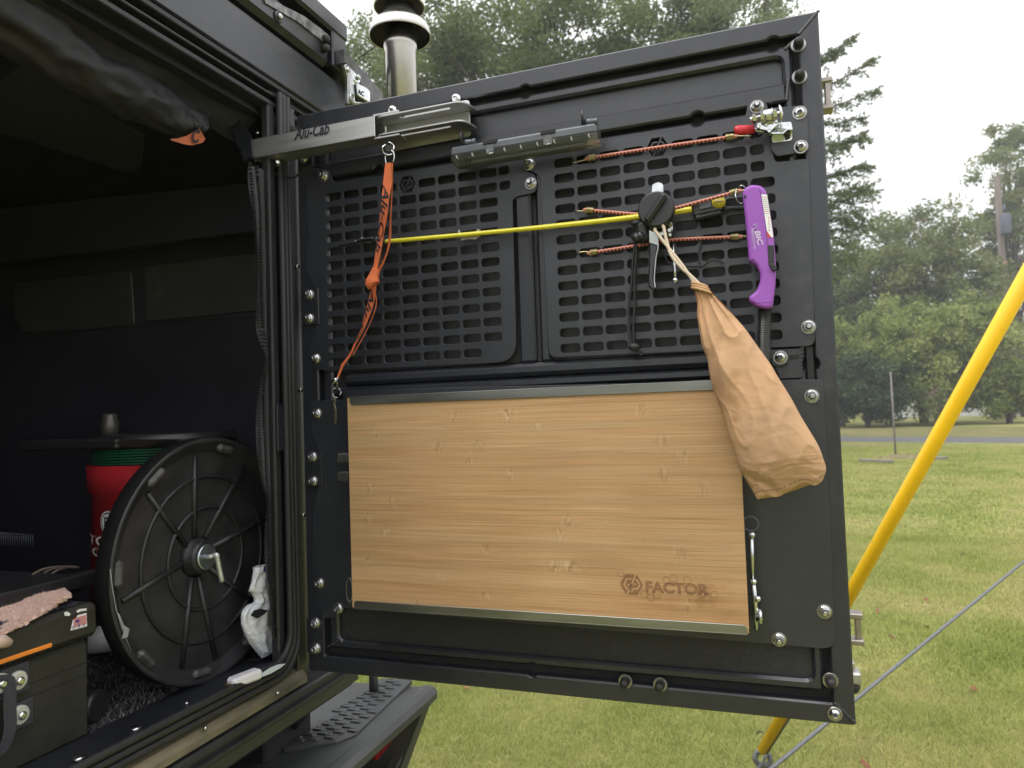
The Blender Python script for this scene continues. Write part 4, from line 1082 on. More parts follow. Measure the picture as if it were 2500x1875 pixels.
q = np.stack([ii[:-1, :-1], ii[:-1, 1:], ii[1:, 1:], ii[1:, :-1]], -1).reshape(-1, 4)
b = MB(); b.prism([rpoly(rect(tx0, tz0, tx1, tz1), 0.006)], DT, TY + 0.0003, TY + 0.0125, 0.0003)
extra = [tuple(Vector(p) - Vector(org)) for p in b.v]
nv = NX * NZ
# trim grid corners: pull the outermost ring in by a hair so that it sits inside the rounded block
allv = (vs - org).tolist() + extra
allf = q.tolist() + [[i + nv for i in f] for f in b.f]
me.from_pydata(allv, [], allf)
ca = me.color_attributes.new('wood', 'FLOAT_COLOR', 'POINT')
cols = np.concatenate([np.concatenate([rgb.reshape(-1, 3), np.ones((nv, 1))], 1), np.tile([0.40, 0.24, 0.11, 1], (len(extra), 1))]).astype(np.float32)
ca.data.foreach_set('color', cols.reshape(-1))
wm = bpy.data.materials.new('bamboo'); wm.use_nodes = True; t = wm.node_tree; pb_ = t.nodes['Principled BSDF']
a_ = t.nodes.new('ShaderNodeAttribute'); a_.attribute_name = 'wood'
tcx = t.nodes.new('ShaderNodeTexCoord'); mpx = t.nodes.new('ShaderNodeMapping'); mpx.inputs['Scale'].default_value = (6, 1, 900)
nx_ = t.nodes.new('ShaderNodeTexNoise'); nx_.inputs['Scale'].default_value = 1.0; nx_.inputs['Detail'].default_value = 5
t.links.new(tcx.outputs['Object'], mpx.inputs['Vector']); t.links.new(mpx.outputs['Vector'], nx_.inputs['Vector'])
mrx = t.nodes.new('ShaderNodeMapRange'); mrx.inputs['From Min'].default_value = 0.3; mrx.inputs['From Max'].default_value = 0.7; mrx.inputs['To Min'].default_value = 0.84; mrx.inputs['To Max'].default_value = 1.12
t.links.new(nx_.outputs['Fac'], mrx.inputs['Value'])
vmx = t.nodes.new('ShaderNodeVectorMath'); vmx.operation = 'SCALE'; t.links.new(a_.outputs['Color'], vmx.inputs[0]); t.links.new(mrx.outputs['Result'], vmx.inputs['Scale'])
t.links.new(vmx.outputs['Vector'], pb_.inputs['Base Color']); pb_.inputs['Roughness'].default_value = 0.48; pb_.inputs['Specular IOR Level'].default_value = 0.35
me.materials.append(wm); me.update()
brd = bpy.data.objects.new('table_board', me); COL.objects.link(brd); brd.parent = tab; ROOT[brd.name] = ROOT[tab.name]
# burned-in mark
def bp2(q): p = PY(*cF(*q), TY); return (p.x, p.z)
burn = mat('burned mark', (0.27, 0.135, 0.06), 0.6, nscale=90, nvar=0.15, stretch=(0.3, 1, 3)); woodtone = mat('bare bamboo mark', (0.45, 0.275, 0.13), 0.5, nscale=60, stretch=(0.2, 1, 5))
b = MB(); YF = TY - 0.0006
hx = bp2((530, 903)); hr = bp2((608, 905))[0] - hx[0]
b.prism([hexa(hx[0], hx[1], hr)], DT, YF, YF + 0.0004, 0, 0)
for s_ in logo_strokes(hx[0], hx[1], hr): b.prism([s_], DT, YF - 0.0002, YF - 0.0001, 0, 1)
p, q = bp2((626, 945)), bp2((1055, 957))
put_text(b, 'FACTOR', (p[0], YF, p[1] - 0.0025), (1, 0, 0), (0, 0, 1), q[0] - p[0], 0.0165, 0, off=0.04, sx=1.6)
for (x, y) in ((457, 828), (815, 862), (905, 872), (617, 970), (660, 990), (702, 975), (765, 875), (1000, 970), (1045, 985), (1090, 972)):
    c = bp2((x, y)); h = [Vector((px_, YF, pz_)) for px_, pz_ in hexa(c[0], c[1], 0.0058)]; h2 = [Vector((px_, YF, pz_)) for px_, pz_ in hexa(c[0], c[1], 0.0052)]
    b.add(h + h2, [(i, (i + 1) % 6, 6 + (i + 1) % 6, 6 + i) for i in range(6)], 0)
b.build('burned_logo', [burn, woodtone], tab, fix=False)
# steel tray lips
def lipT(z, x, y): return Vector((x, y, z))
b = MB()
lx0 = PY(855, 970, TY).x
zt0, zt1 = PY(856, 989, TY - 0.002).z, tz1 + 0.0012
b.prism([rpoly([(lx0, zt1, 0.0), (lx0, zt0, 0.007), (tx1 - 0.004, zt0, 0.007), (tx1 - 0.004, zt1, 0)], 0.0)], DT, TY - 0.0026, TY - 0.0008, 0.0004)
b.box((lx0, TY - 0.0026, zt1 - 0.001), (tx1 - 0.002, TY + 0.05, zt1 + 0.0008), 0.0004)
b.build('top_lip', M['tray_metal'], tab)
b = MB(); lx1 = PY(1825, 1550, TY).x; lx2 = PY(866, 1470, TY).x; zb1 = PY(870, 1466, TY).z
b.prism([rpoly([(lx2, zb1, 0.007), (lx2, tz0 - 0.001, 0), (lx1, tz0 - 0.001, 0), (lx1, zb1, 0.009)], 0.0)], DT, TY - 0.0026, TY - 0.0008, 0.0004)
b.box((lx2, TY - 0.0026, tz0 - 0.002), (lx1, TY + 0.05, tz0 - 0.0005), 0.0004)
b.build('bottom_lip', M['tray_metal'], tab)
b = MB(); b.box((tx0 + 0.006, TY + 0.0128, tz0 + 0.001), (tx1 - 0.003, TY + 0.018, tz1 - 0.002), 0.001); b.box((tx1 - 0.0035, TY + 0.0128, tz0 + 0.012), (tx1 - 0.001, TY + 0.052, tz1 - 0.012), 0.001); b.box((tx0 + 0.006, TY + 0.0128, tz0 + 0.006), (tx0 + 0.008, TY + 0.05, tz1 - 0.006), 0.001)
b.build('tray', M['tray_metal'], tab)
b = MB()
s0, s1, s2, s3 = [PY(*cF(*q), 1.10) for q in ((1340, 560), (1350, 880), (1365, 1000), (1377, 1205))]
b.tube([s0, s1], 0.0035, 6, 0, flat=1.6); b.tube([s1, s2, s3], 0.0042, 6, 0, flat=1.6)
for q in ((1340, 570), (1350, 885), (1378, 1000)): p = PY(*cF(*q), 1.095); b.lathe(p + Vector((-0.003, 0, 0)), (1, 0, 0), [(0.0045, 0), (0.0045, 0.006), (0.003, 0.008)], 12)
p = PY(*cF(1388, 1118), 1.10); b.lathe(p + Vector((-0.004, 0, 0)), (1, 0, 0), [(0.009, 0), (0.009, 0.004), (0.012, 0.005), (0.012, 0.008), (0.008, 0.010)], 18)
b.build('folding_strut', M['zinc'], tab)
b = MB(); p = PY(*cF(1335, 495), 1.10); b.tube([p + Vector((0.0105 * math.cos(t * math.pi / 10), 0.001, 0.0105 * math.sin(t * math.pi / 10))) for t in range(20)], 0.0011, 6, closed=True); b.build('pull_ring', M['lampbody'], tab)
b = MB()
for (u, v) in ((842, 1121), (842, 1166)):
    b.mark(); p = PY(u, v, 1.095); b.box((p.x - 0.011, 1.085, p.z - 0.007), (p.x + 0.012, 1.10, p.z + 0.011), 0.003)
b.mark(); p = PY(853, 1440, 1.09); b.tube([p + Vector((0.006 * math.cos(t * math.pi / 8), 0, 0.021 * math.sin(t * math.pi / 8))) for t in range(16)], 0.0013, 6, closed=True)
b.build_split('side_catch', M['tray_metal'], tab)

# ---- orange lanyard with key
lan = thing('lanyard', 'orange printed lanyard knotted in the middle, hanging from the door stay pin', 'lanyard', PY(948, 363, 1.06))
b = MB()
p = PY(948, 364, 1.070); b.tube([p + Vector((0.0108 * math.cos(t * math.pi / 12), 0.002 * math.sin(t), 0.0108 * math.sin(t * math.pi / 12))) for t in range(24)], 0.0014, 8, closed=True)
b.build('split_ring', M['steel'], lan)
b = MB(); q0 = [PY(*cA(*q), 1.066) for q in ((960, -15), (950, 10), (955, 55), (968, 70))]; b.tube(smooth_path(q0, 4), 0.0014, 6)
q0 = [PY(*cA(*q), 1.064) for q in ((995, -40), (1015, -20), (1018, 20), (1010, 50))]; b.tube(smooth_path(q0, 4), 0.0016, 6); b.build('wire_clip', M['steel'], lan)
def ribbon(b, path, widths, ys, mi=0, twist=None, th=0.0012):
    pts = [Vector(p) for p in path]
    cen = smooth_path([PY(*p[:2], y) for p, y in zip(path, ys)], 8)
    ws = []
    for i in range(len(widths) - 1): ws += [widths[i] + (widths[i + 1] - widths[i]) * k / 8 for k in range(8)]
    ws.append(widths[-1])
    tw = twist if twist else [0] * len(widths); ts = []
    for i in range(len(tw) - 1): ts += [tw[i] + (tw[i + 1] - tw[i]) * k / 8 for k in range(8)]
    ts.append(tw[-1])
    fr = []
    for i, c in enumerate(cen):
        t = (cen[min(i + 1, len(cen) - 1)] - cen[max(i - 1, 0)]).normalized()
        side = t.cross(Vector((0, -1, 0))).normalized()
        if side.x < 0: side = -side
        side = Matrix.Rotation(ts[i], 3, t) @ side
        n = side.cross(t).normalized()
        if n.y > 0: n = -n
        fr.append((c, side, n, ws[i], t))
    vs = []
    for (c, s_, n, w_, t) in fr:
        vs += [c - s_ * w_ / 2 + n * th / 2, c + s_ * w_ / 2 + n * th / 2, c + s_ * w_ / 2 - n * th / 2, c - s_ * w_ / 2 - n * th / 2]
    fs = [(4 * i + k, 4 * i + (k + 1) % 4, 4 * i + 4 + (k + 1) % 4, 4 * i + 4 + k) for i in range(len(fr) - 1) for k in range(4)] + [(0, 1, 2, 3), tuple(range(4 * len(fr) - 4, 4 * len(fr)))[::-1]]
    b.add(vs, fs, mi, False)
    return fr
PXM = 1.06 / 1750 * 1.04          # metres per photo pixel at the lanyard
b = MB()
fA = ribbon(b, [cA(*q) for q in ((972, 55), (968, 200), (952, 330), (937, 470), (915, 610), (893, 760), (872, 880))], [0.010, 0.0172, 0.0150, 0.0148, 0.0140, 0.0125, 0.0085], [1.062, 1.064, 1.066, 1.072, 1.080, 1.082, 1.084], twist=[0.1, 0, 0.1, 0.15, 0.25, 0.3, 0.2])
b.build('strap', M['orange'], lan)
b = MB()
ribbon(b, [cA(*q) for q in ((1000, 60), (1002, 260), (990, 470), (985, 640), (962, 745), (925, 840), (890, 890))], [0.008, 0.0035, 0.004, 0.005, 0.008, 0.006, 0.006], [1.072, 1.076, 1.08, 1.086, 1.09, 1.09, 1.088], twist=[0.6, 0.9, 0.6, 0.3, 0.8, 0.5, 0.3])
b.build('strap', M['orange'], lan)
b = MB()
kp = [PY(*cA(*q), 1.082) for q in ((885, 872), (872, 900), (858, 945), (852, 985), (862, 1005))]
kp = smooth_path(kp, 5)
kr = [0.0075, 0.0080, 0.0088, 0.0100, 0.0125, 0.0140, 0.0125, 0.009]
rad = [np.interp(i / (len(kp) - 1), np.linspace(0, 1, len(kr)), kr) * (1 + 0.05 * math.sin(i * 2.2)) for i in range(len(kp))]
b.tube(kp, rad, 14, 0, flat=0.65)
b.build('knot', M['orange'], lan)
b = MB()
fB = ribbon(b, [cA(*q) for q in ((862, 995), (858, 1045), (840, 1130), (810, 1230), (772, 1340), (722, 1440), (682, 1530), (625, 1610))] + [cK(590, 130), cK(553, 225)], [0.0085, 0.0095, 0.0130, 0.0118, 0.0085, 0.0052, 0.0050, 0.0058, 0.0052, 0.0040], [1.084, 1.086, 1.09, 1.092, 1.094, 1.096, 1.098, 1.10, 1.10, 1.10], twist=[0, 0, 0.15, 0.2, 0.5, 0.6, 0.4, 0.3, 0.2, 0.2])
b.build('strap', M['orange'], lan)
b = MB()
ribbon(b, [cA(*q) for q in ((872, 1060), (880, 1150), (845, 1260), (800, 1360), (745, 1460), (700, 1540))], [0.006, 0.003, 0.004, 0.004, 0.004, 0.0035], [1.09, 1.094, 1.097, 1.10, 1.10, 1.10], twist=[0.9] * 6)
b.build('strap', M['orange'], lan)
def text_on(b, fr, s, t0, t1, wfrac, mi=0, flip=False, **k):
    vs, fs, lo, hi = text2d(s, **k)
    # subdivide long text along the ribbon through dense path frames
    L_ = [0]
    for i in range(1, len(fr)): L_.append(L_[-1] + (fr[i][0] - fr[i - 1][0]).length)
    tot = L_[-1]; out = []
    for v in vs:
        a = t0 + (t1 - t0) * (v[0] - lo[0]) / (hi[0] - lo[0]); c = (v[1] - lo[1]) / (hi[1] - lo[1]) - 0.5
        d = a * tot; i = min(max(int(np.searchsorted(L_, d)) - 1, 0), len(fr) - 2); u = (d - L_[i]) / max(1e-9, L_[i + 1] - L_[i])
        P0, P1 = fr[i], fr[i + 1]
        ctr = P0[0].lerp(P1[0], u); sd_ = P0[1].lerp(P1[1], u).normalized(); n_ = P0[2].lerp(P1[2], u).normalized(); w_ = P0[3] + (P1[3] - P0[3]) * u
        out.append(ctr + sd_ * (c * wfrac * w_) + n_ * 0.0013)
    b.add(out, fs, mi)
b = MB(); b.mark()
text_on(b, fA, 'Alu-Cab', 0.20, 0.84, 0.92, shear=0.35, off=0.02)
b.mark(); text_on(b, fB, 'Alu-Ca', 0.03, 0.60, 0.85, shear=0.35, off=0.025)
b.build_split('printed_lettering', M['ink'], lan, fix=False)
b = MB(); p = PY(*cK(543, 343), 1.098); b.tube([p + Vector((0.0088 * math.cos(t * math.pi / 12), 0.0015 * math.cos(t), 0.0088 * math.sin(t * math.pi / 12))) for t in range(24)], 0.0009, 6, closed=True); b.build('key_ring', M['steel'], lan)
b = MB(); p = PY(*cK(528, 258), 1.098); b.lathe(p + Vector((-0.007, 0, -0.003)), (0.8, 0, 0.5), [(0.004, 0), (0.0052, 0.003), (0.0042, 0.008), (0.0055, 0.012), (0.003, 0.015)], 14); b.tube([PY(*cK(550, 225), 1.099), PY(*cK(545, 300), 1.099)], 0.0018, 6); b.build('swivel_hook', M['steel'], lan)
b = MB()
k0 = [dp(*cK(*q), 1.098) for q in ((518, 395), (530, 385), (536, 400), (530, 430), (540, 470), (544, 540), (540, 575), (532, 585), (524, 570), (526, 500), (516, 440))]
b.prism([k0], DT, 1.097, 1.099, 0.0003); b.build('key', mat('dull brass key', (0.45, 0.38, 0.27), 0.35, 0.9, nscale=100), lan)

# ---- bungee cords
def bungee(label, cordpts, yl, hookL, hookR, coils=(True, True)):
    r0 = PY(*cordpts[0], yl)
    t = thing('bungee_cord', label, 'bungee cord', r0, 'elastic cords hooked across the slotted panel')
    b = MB(); path = smooth_path([PY(*q[:2], q[2] if len(q) > 2 else yl) for q in cordpts], 8)
    # resample evenly for a regular braid
    L_ = [0]
    for i in range(1, len(path)): L_.append(L_[-1] + (path[i] - path[i - 1]).length)
    step = 0.0029; n = int(L_[-1] / step); pts = []
    for k in range(n + 1):
        d = L_[-1] * k / n; i = min(max(int(np.searchsorted(L_, d)) - 1, 0), len(path) - 2)
        pts.append(path[i].lerp(path[i + 1], (d - L_[i]) / (L_[i + 1] - L_[i])))
    b.tube(pts, [0.0027 + 0.0003 * (i % 2) for i in range(len(pts))], 8, 0, mfun=lambda i, k: 1 if ((i + (k // 2)) % 2 == 0 and k % 4 < 3) else 0)
    b.build('elastic_cord', [M['cordpink'], M['cordred']], t)
    for (coil, wire, flag) in ((cordpts[0], hookL, coils[0]), (cordpts[-1], hookR, coils[1])):
        b = MB()
        c = PY(*coil[:2], coil[2] if len(coil) > 2 else yl); inner = pts[1] if coil is cordpts[0] else pts[-2]
        d = (c - inner).normalized()
        x = d.orthogonal().normalized(); y = d.cross(x)
        hel = [c + d * (-0.001 + 0.0115 * i / 47) + (x * math.cos(i * 2 * math.pi / 8) + y * math.sin(i * 2 * math.pi / 8)) * 0.0049 for i in range(48)]
        b.tube(hel, 0.0008, 5, 0)
        if wire:
            b.tube(smooth_path([hel[-1]] + [PY(*q[:2], q[2]) for q in wire], 4), 0.0009, 6, 0)
        b.ball(c + d * 0.0125, 0.0036, 8, 1, sc=(1.2, 0.8, 0.9))
        b.build('hook', [M['brass'], M['cordpink']], t)
YB = D - 0.010
bungee('upper red braided bungee cord running up to the red clamp grip', [(1452, 384), (1600, 361), (1774, 336)], YB, [cB(1385, 975) + (YB,), cB(1270, 1003) + (YB + 0.004,), cB(1258, 1000) + (D + 0.004,)], [cC(650, 1125) + (YB,), cC(782, 1124) + (YB,), cC(785, 1118) + (D + 0.004,)])
bungee('middle red braided bungee cord passing behind the black knob and hooked at the lighter', [(1447, 514), (1555, 523), (1600, 522, 1.108), (1650, 508, 1.100), (1784, 472, 1.088)], YB, [cE(240, 428) + (YB,), cE(175, 428) + (YB + 0.002,), cE(172, 432) + (D + 0.003,)], [cE(1440, 275) + (1.086,), cE(1500, 258) + (1.084,)])
bungee('lower red braided bungee cord passing under the cream cords of the pouch', [(1457, 615), (1553, 600), (1640, 586), (1786, 579)], YB, [cE(270, 742) + (YB,), cE(190, 750) + (YB,), cE(230, 778) + (D + 0.003,)], [cE(1470, 620) + (YB,), cE(1500, 628) + (YB,)])

# ---- yellow rod
yr = thing('yellow_rod', 'thin bright yellow rod with black end clamps spanning both slotted panels', 'rod', PY(1300, 560, D - 0.016))
b = MB(); ya = PY(938, 590, D - 0.016); yb = PY(1560, 529, D - 0.016); yc = PY(1640, 518, D - 0.016); yd = PY(1706, 509, D - 0.016)
rp = smooth_path([ya, PY(1200, 567, D - 0.016), PY(1400, 547, D - 0.015), yb, yc, yd], 40)
b.tube(rp, [0.0035 + 0.00016 * (i % 2) + 0.0010 * min(1, i / 150) for i in range(len(rp))], 10, 0, smooth=False); b.build('rod', M['yellowrod'], yr)
b = MB()
p0, p1, p2 = PY(*cA(870, 655), D - 0.014), PY(*cA(920, 665), D - 0.015), PY(*cA(945, 668), D - 0.016)
b.lathe(p0, p2 - p0, [(0.008, 0), (0.009, 0.006), (0.0085, 0.012), (0.0055, 0.024)], 14)
b.tube(smooth_path([PY(*cA(*q), D - 0.012) for q in ((590, 690), (700, 672), (770, 650), (840, 640), (870, 650))], 5), 0.0028, 7)
b.tube(smooth_path([PY(*cA(*q), D - 0.008) for q in ((770, 665), (830, 675), (870, 665))], 5), 0.004, 7)
for q in ((720, 660), (770, 638)): b.ball(PY(*cA(*q), D - 0.016), 0.0016, 8, 1)
b.build('end_fitting', [M['plastic'], M['steel']], yr)
b = MB()
a0, a1 = PY(*cE(1120, 398), D - 0.014), PY(*cE(1245, 388), D - 0.014)
mtx = Matrix.Translation((a0 + a1) / 2) @ Matrix.Rotation(-0.10, 4, 'Y')
b.box((-0.021, -0.010, -0.014), (0.022, 0.012, 0.013), 0.003, 0, mtx); b.box((-0.010, -0.013, -0.006), (0.008, -0.009, 0.010), 0.001, 1, mtx); b.box((-0.018, -0.013, -0.019), (0.020, 0.010, -0.013), 0.002, 0, mtx)
b.tube([PY(*cE(1240, 410), D - 0.012), PY(*cE(1330, 410), D - 0.012), PY(*cE(1480, 400), D - 0.010)], 0.0038, 8, 0)
for q in ((1290, 408), (1330, 410)): b.ball(PY(*cE(*q), D - 0.013), 0.005, 8, 0)
b.build('end_clamp', [M['plastic'], M['lampbody']], yr)
b = MB(); p = PY(*cE(1278, 362), D - 0.022); b.ball(p, 0.0098, 16, 0, sc=(1.05, 0.9, 0.95)); b.box((p.x - 0.006, p.y - 0.0105, p.z - 0.001), (p.x + 0.006, p.y - 0.006, p.z + 0.001), 0.0003, 1); b.build('thumb_screw', [mat('yellow plastic', (0.66, 0.55, 0.05), 0.45), M['brass']], yr)
b = MB()                                       # torn paper label stuck on the rod
lp = [PY(*cB(*q), D - 0.017) for q in ((370, 1545), (366, 1515), (378, 1518), (388, 1540), (480, 1532), (505, 1525), (520, 1508), (548, 1525), (545, 1560), (500, 1590), (430, 1588), (395, 1600), (385, 1570))]
b.prism([[(p.x, p.z) for p in lp]], DT, D - 0.013, D - 0.0125)
b.build('paper_label', mat('torn paper', (0.42, 0.39, 0.34), 0.8, nscale=60), yr)

# ---- black knob with block, small silver tab
kn = thing('clamp_knob', 'large round black knob with a diagonal ridge holding the cords and rod', 'knob', PY(1601, 510, 1.10))
b = MB(); c = PY(1601, 510, 1.078)
R_ = 43.5 * 1.078 / 1750 * 1.02
b.lathe((c.x, 1.078, c.z), (0, -1, 0), [(R_ * 0.97, -0.016), (R_, -0.012), (R_, -0.003), (R_ * 0.97, 0.0), (R_ * 0.9, 0.001)], 48, 0)
for k in range(2): pass
mtx = Matrix.Translation((c.x, 1.076, c.z)) @ Matrix.Rotation(math.radians(-52), 4, 'Y')
b.box((-R_ * 0.90, -0.009, -R_ * 0.20), (R_ * 0.90, 0.002, R_ * 0.20), 0.004, 0, mtx)
b.build('knob', M['plastic'], kn)
b = MB(); b.lathe((c.x, 1.094, c.z), (0, 1, 0), [(0.010, 0), (0.010, 0.03)], 16)
p = PY(*cZ(300, 690), 1.10); p2_ = PY(*cZ(470, 930), 1.10); b.box((p.x, 1.094, p2_.z), (p2_.x, 1.118, p.z), 0.004)
for q in ((300, 890), (350, 870)): b.ball(PY(*cZ(*q), 1.088), 0.0075, 10)
b.build('knob_mount', M['plastic'], kn)
b = MB(); q_ = [dp(*cZ(*q), 1.098) for q in ((505, 240), (510, 190), (550, 165), (600, 150), (640, 165), (668, 200), (668, 330), (500, 330))]
b.prism([rpoly(q_, 0.001)], DT, 1.090, 1.094, 0.0015); b.build('steel_tab', M['zinc'], kn)

# ---- can opener hooked below the knob
co = thing('can_opener', 'chrome can opener with black handle hanging below the round black knob', 'can opener', PY(*cZ(560, 1000), 1.10))
b = MB()
b.prism([rpoly([dp(*cZ(*q), 1.10) for q in ((700, 690), (760, 645), (795, 700), (795, 780), (760, 850), (700, 850), (600, 870), (600, 1000), (470, 960), (468, 770), (560, 750))], 0.003)], DT, 1.098, 1.101, 0.0006)
b.prism([rpoly([dp(*cZ(*q), 1.098) for q in ((722, 830), (785, 835), (780, 885), (725, 885))], 0.002)], DT, 1.092, 1.100, 0.001)
for q in ((742, 790), (742, 700)): b.lathe(PY(*cZ(*q), 1.097), (0, -1, 0), [(0.004, -0.002), (0.004, 0.001), (0.0025, 0.0025)], 14)
b.build('gear_plate', mat('mirror chrome', (0.55, 0.57, 0.52), 0.08, 1.0, nscale=20, nvar=0.3), co)
b = MB()
hp = [PY(*cZ(*q), 1.094) for q in ((590, 960), (588, 1040), (565, 1150), (550, 1300), (540, 1460), (555, 1570))]
b.tube(smooth_path(hp, 5), 0.0016, 8, 0, flat=2.5); b.build('handle_edge', M['zinc'], co)
b = MB()
b.prism([rpoly([dp(*cZ(*q), 1.100) for q in ((478, 960), (600, 1000), (585, 1110), (555, 1300), (540, 1440), (560, 1540), (560, 1590), (520, 1600), (470, 1560), (465, 1450), (480, 1200))], 0.004)], DT, 1.092, 1.104, 0.002)
b.build('handle', mat('glossy black grip', (0.015, 0.015, 0.018), 0.12, nscale=10, spec=0.7), co)
b = MB(); b.tube([PY(*cZ(*q), 1.10) for q in ((795, 985), (800, 1180), (815, 1340), (820, 1460))], [0.0016, 0.0026, 0.0024, 0.0022], 8, 0); b.ball(PY(*cZ(820, 1465), 1.098), 0.0048, 12); b.build('pin_handle', M['zinc'], co)

# ---- knotted black cord and loose wires
bc = MB()
for dx in (0, 22): bc.tube(smooth_path([PY(*cE(*q), D - 0.012) for q in ((650 + dx * 0.3, 560), (640, 640), (622 + dx, 760), (612 + dx, 860), (605 + dx, 1000), (585 + dx * 2, 1150), (585 + dx * 1.6, 1300), (600 + dx, 1440), (622, 1475))], 5), 0.0019, 6)
bc.ball(PY(*cE(625, 1475), D - 0.012), 0.0075, 10, sc=(1.3, 0.8, 0.8)); bc.ball(PY(*cE(660, 620), D - 0.016), 0.009, 10, sc=(1.4, 0.8, 0.8)); bc.ball(PY(*cE(640, 520), D - 0.016), 0.006, 10, sc=(1.4, 0.8, 0.8))
bc.tube(smooth_path([PY(*cE(*q), D - 0.010) for q in ((625, 1480), (660, 1505), (685, 1508))], 4), 0.0015, 6); bc.tube(smooth_path([PY(*cE(*q), D - 0.010) for q in ((640, 1490), (665, 1525), (688, 1540))], 4), 0.0015, 6)
o = bc.build('knotted_string', M['rubber'], None, origin=PY(*cE(610, 1000), D - 0.012)); tag(o, 'knotted double black cord hanging from below the round knob', 'cord')
bc = MB()
bc.tube(smooth_path([PY(*cE(*q), D - 0.008) for q in ((1145, 640), (1140, 700), (1125, 740), (1128, 820), (1150, 850), (1190, 820), (1230, 800), (1280, 808), (1315, 828))], 5), 0.0013, 6)
bc.tube(smooth_path([PY(*cE(*q), D - 0.008) for q in ((860, 730), (870, 790), (900, 830), (960, 820), (1000, 848), (1090, 850), (1150, 852))], 5), 0.0013, 6)
o = bc.build('black_wire', M['plastic'], None, origin=PY(*cE(1150, 850), D - 0.008)); tag(o, 'thin black wire curled on the panel between can opener and lighter', 'wire')

# ---- purple lighter
li = thing('utility_lighter', 'purple long-neck lighter with black switch, hanging by a wire ring from a bungee hook', 'lighter', PY(*cE(1600, 1180), 1.09))
YL = 1.082
out = [dp(*cE(*q), YL) + (r_,) for q, r_ in (((1463, 300), .01), ((1480, 262), .012), ((1535, 236), .012), ((1600, 243), .012), ((1640, 275), .012), ((1655, 330), .02), ((1700, 600), .02), ((1712, 740), .01), ((1722, 880), .006), ((1716, 1000), .01), ((1700, 1130), .01), ((1692, 1180), .010), ((1640, 1188), .01), ((1565, 1168), .01), ((1512, 1125), .010), ((1515, 1092), .006), ((1570, 1050), .01), ((1597, 980), .01), ((1598, 920), .01), ((1570, 855), .01), ((1512, 822), .004), ((1506, 740), .01), ((1488, 540), .02))]
out = rpoly(out, 0.006, 5)
def puffy(b, loop, yc, half, bev, mi=0, steps=4):
    """extruded outline with a rounded rim on both faces"""
    lp = [Vector((p[0], p[1])) for p in loop]
    area = sum(lp[i].x * lp[(i + 1) % len(lp)].y - lp[(i + 1) % len(lp)].x * lp[i].y for i in range(len(lp)))
    if area < 0: lp = lp[::-1]
    n = len(lp); nn = []
    for i in range(n):
        e1 = (lp[i] - lp[i - 1]); e2 = (lp[(i + 1) % n] - lp[i])
        e1 = e1.normalized() if e1.length > 1e-9 else e2.normalized(); e2 = e2.normalized() if e2.length > 1e-9 else e1
        bb = Vector((-e1.y, e1.x)) + Vector((-e2.y, e2.x)); nn.append(bb.normalized() if bb.length > 1e-6 else Vector((-e1.y, e1.x)))
    rings = []
    for k in range(steps + 1):
        a = math.pi / 2 * k / steps; rings.append((bev * (1 - math.sin(a)), -half + bev * (1 - math.cos(a))))
    rings = rings[:1] and [(bev * (1 - math.sin(math.pi / 2 * k / steps)), -half + bev * (1 - math.cos(math.pi / 2 * k / steps))) for k in range(steps + 1)]
    rings += [(r_, -h) for r_, h in rings[::-1]]
    base = len(b.v)
    for (ins, h) in rings:
        for i in range(n): p = lp[i] + nn[i] * ins; b.v.append((p.x, yc + h, p.y))
    for k in range(len(rings) - 1):
        for i in range(n):
            j = (i + 1) % n; b.f.append((base + k * n + i, base + k * n + j, base + (k + 1) * n + j, base + (k + 1) * n + i)); b.m.append(mi); b.sm.append(True)
    fr = [lp[i] + nn[i] * rings[0][0] for i in range(n)]
    for t in tessellate_polygon([[Vector((p.x, p.y, 0)) for p in fr]]):
        b.f.append(tuple(base + i for i in t)); b.m.append(mi); b.sm.append(False)
        b.f.append(tuple(base + (len(rings) - 1) * n + i for i in t)[::-1]); b.m.append(mi); b.sm.append(False)
b = MB(); puffy(b, out, YL, 0.0115, 0.005); b.build('lighter_body', M['purple'], li)
yf = YL - 0.0118
b = MB(); st = [dp(*cE(*q), yf) for q in ((1607, 298), (1652, 300), (1700, 628), (1685, 632), (1650, 580))]
b.prism([st], DT, yf, yf + 0.0002, 0, 0)
st = [dp(*cE(*q), yf) for q in ((1650, 580), (1686, 632), (1651, 628))]; b.prism([st], DT, yf - 0.0001, yf + 0.0002, 0, 1)
for k in range(9):
    y_ = 318 + 16 * k; st = [PY(*cE(*q), yf - 0.0002) for q in ((1614 + 2.2 * k, y_), (1650 + 2.4 * k, y_ - 1), (1650 + 2.4 * k, y_ + 2.5), (1614 + 2.2 * k, y_ + 3.5))]; b.add(st, [(0, 1, 2, 3)], 1 if k in (0, 7) else 3)
for k in range(5):
    y_ = 470 + 24 * k; st = [PY(*cE(*q), yf - 0.0002) for q in ((1660 + 1.2 * k, y_), (1664 + 1.5 * k, y_), (1668 + 1.5 * k, y_ + 18), (1664 + 1.2 * k, y_ + 18))]; b.add(st, [(0, 1, 2, 3)], 1 if k < 3 else 3)
b.build('warning_sticker', [M['white'], M['redprint'], M['pale_print'], mat('small grey print', (0.35, 0.33, 0.33), 0.6)], li)
b = MB(); o_ = PY(*cE(1548, 570), yf - 0.0004); e_ = PY(*cE(1570, 660), yf - 0.0004)
dvec = (e_ - o_); 
put_text(b, 'BIC', PY(*cE(1553, 585), yf - 0.0004), dvec, (1, 0, 0.12), 0.0215, 0.0078, 0, off=0.03, shear=0.1)
b.build('white_print', M['pale_print'], li, fix=False)
b = MB()
put_text(b, 'MEGALIGHTER', PY(*cE(1527, 560), yf - 0.0004), (0.08, 0, -1), (1, 0, 0.1), 0.031, 0.003, 0)
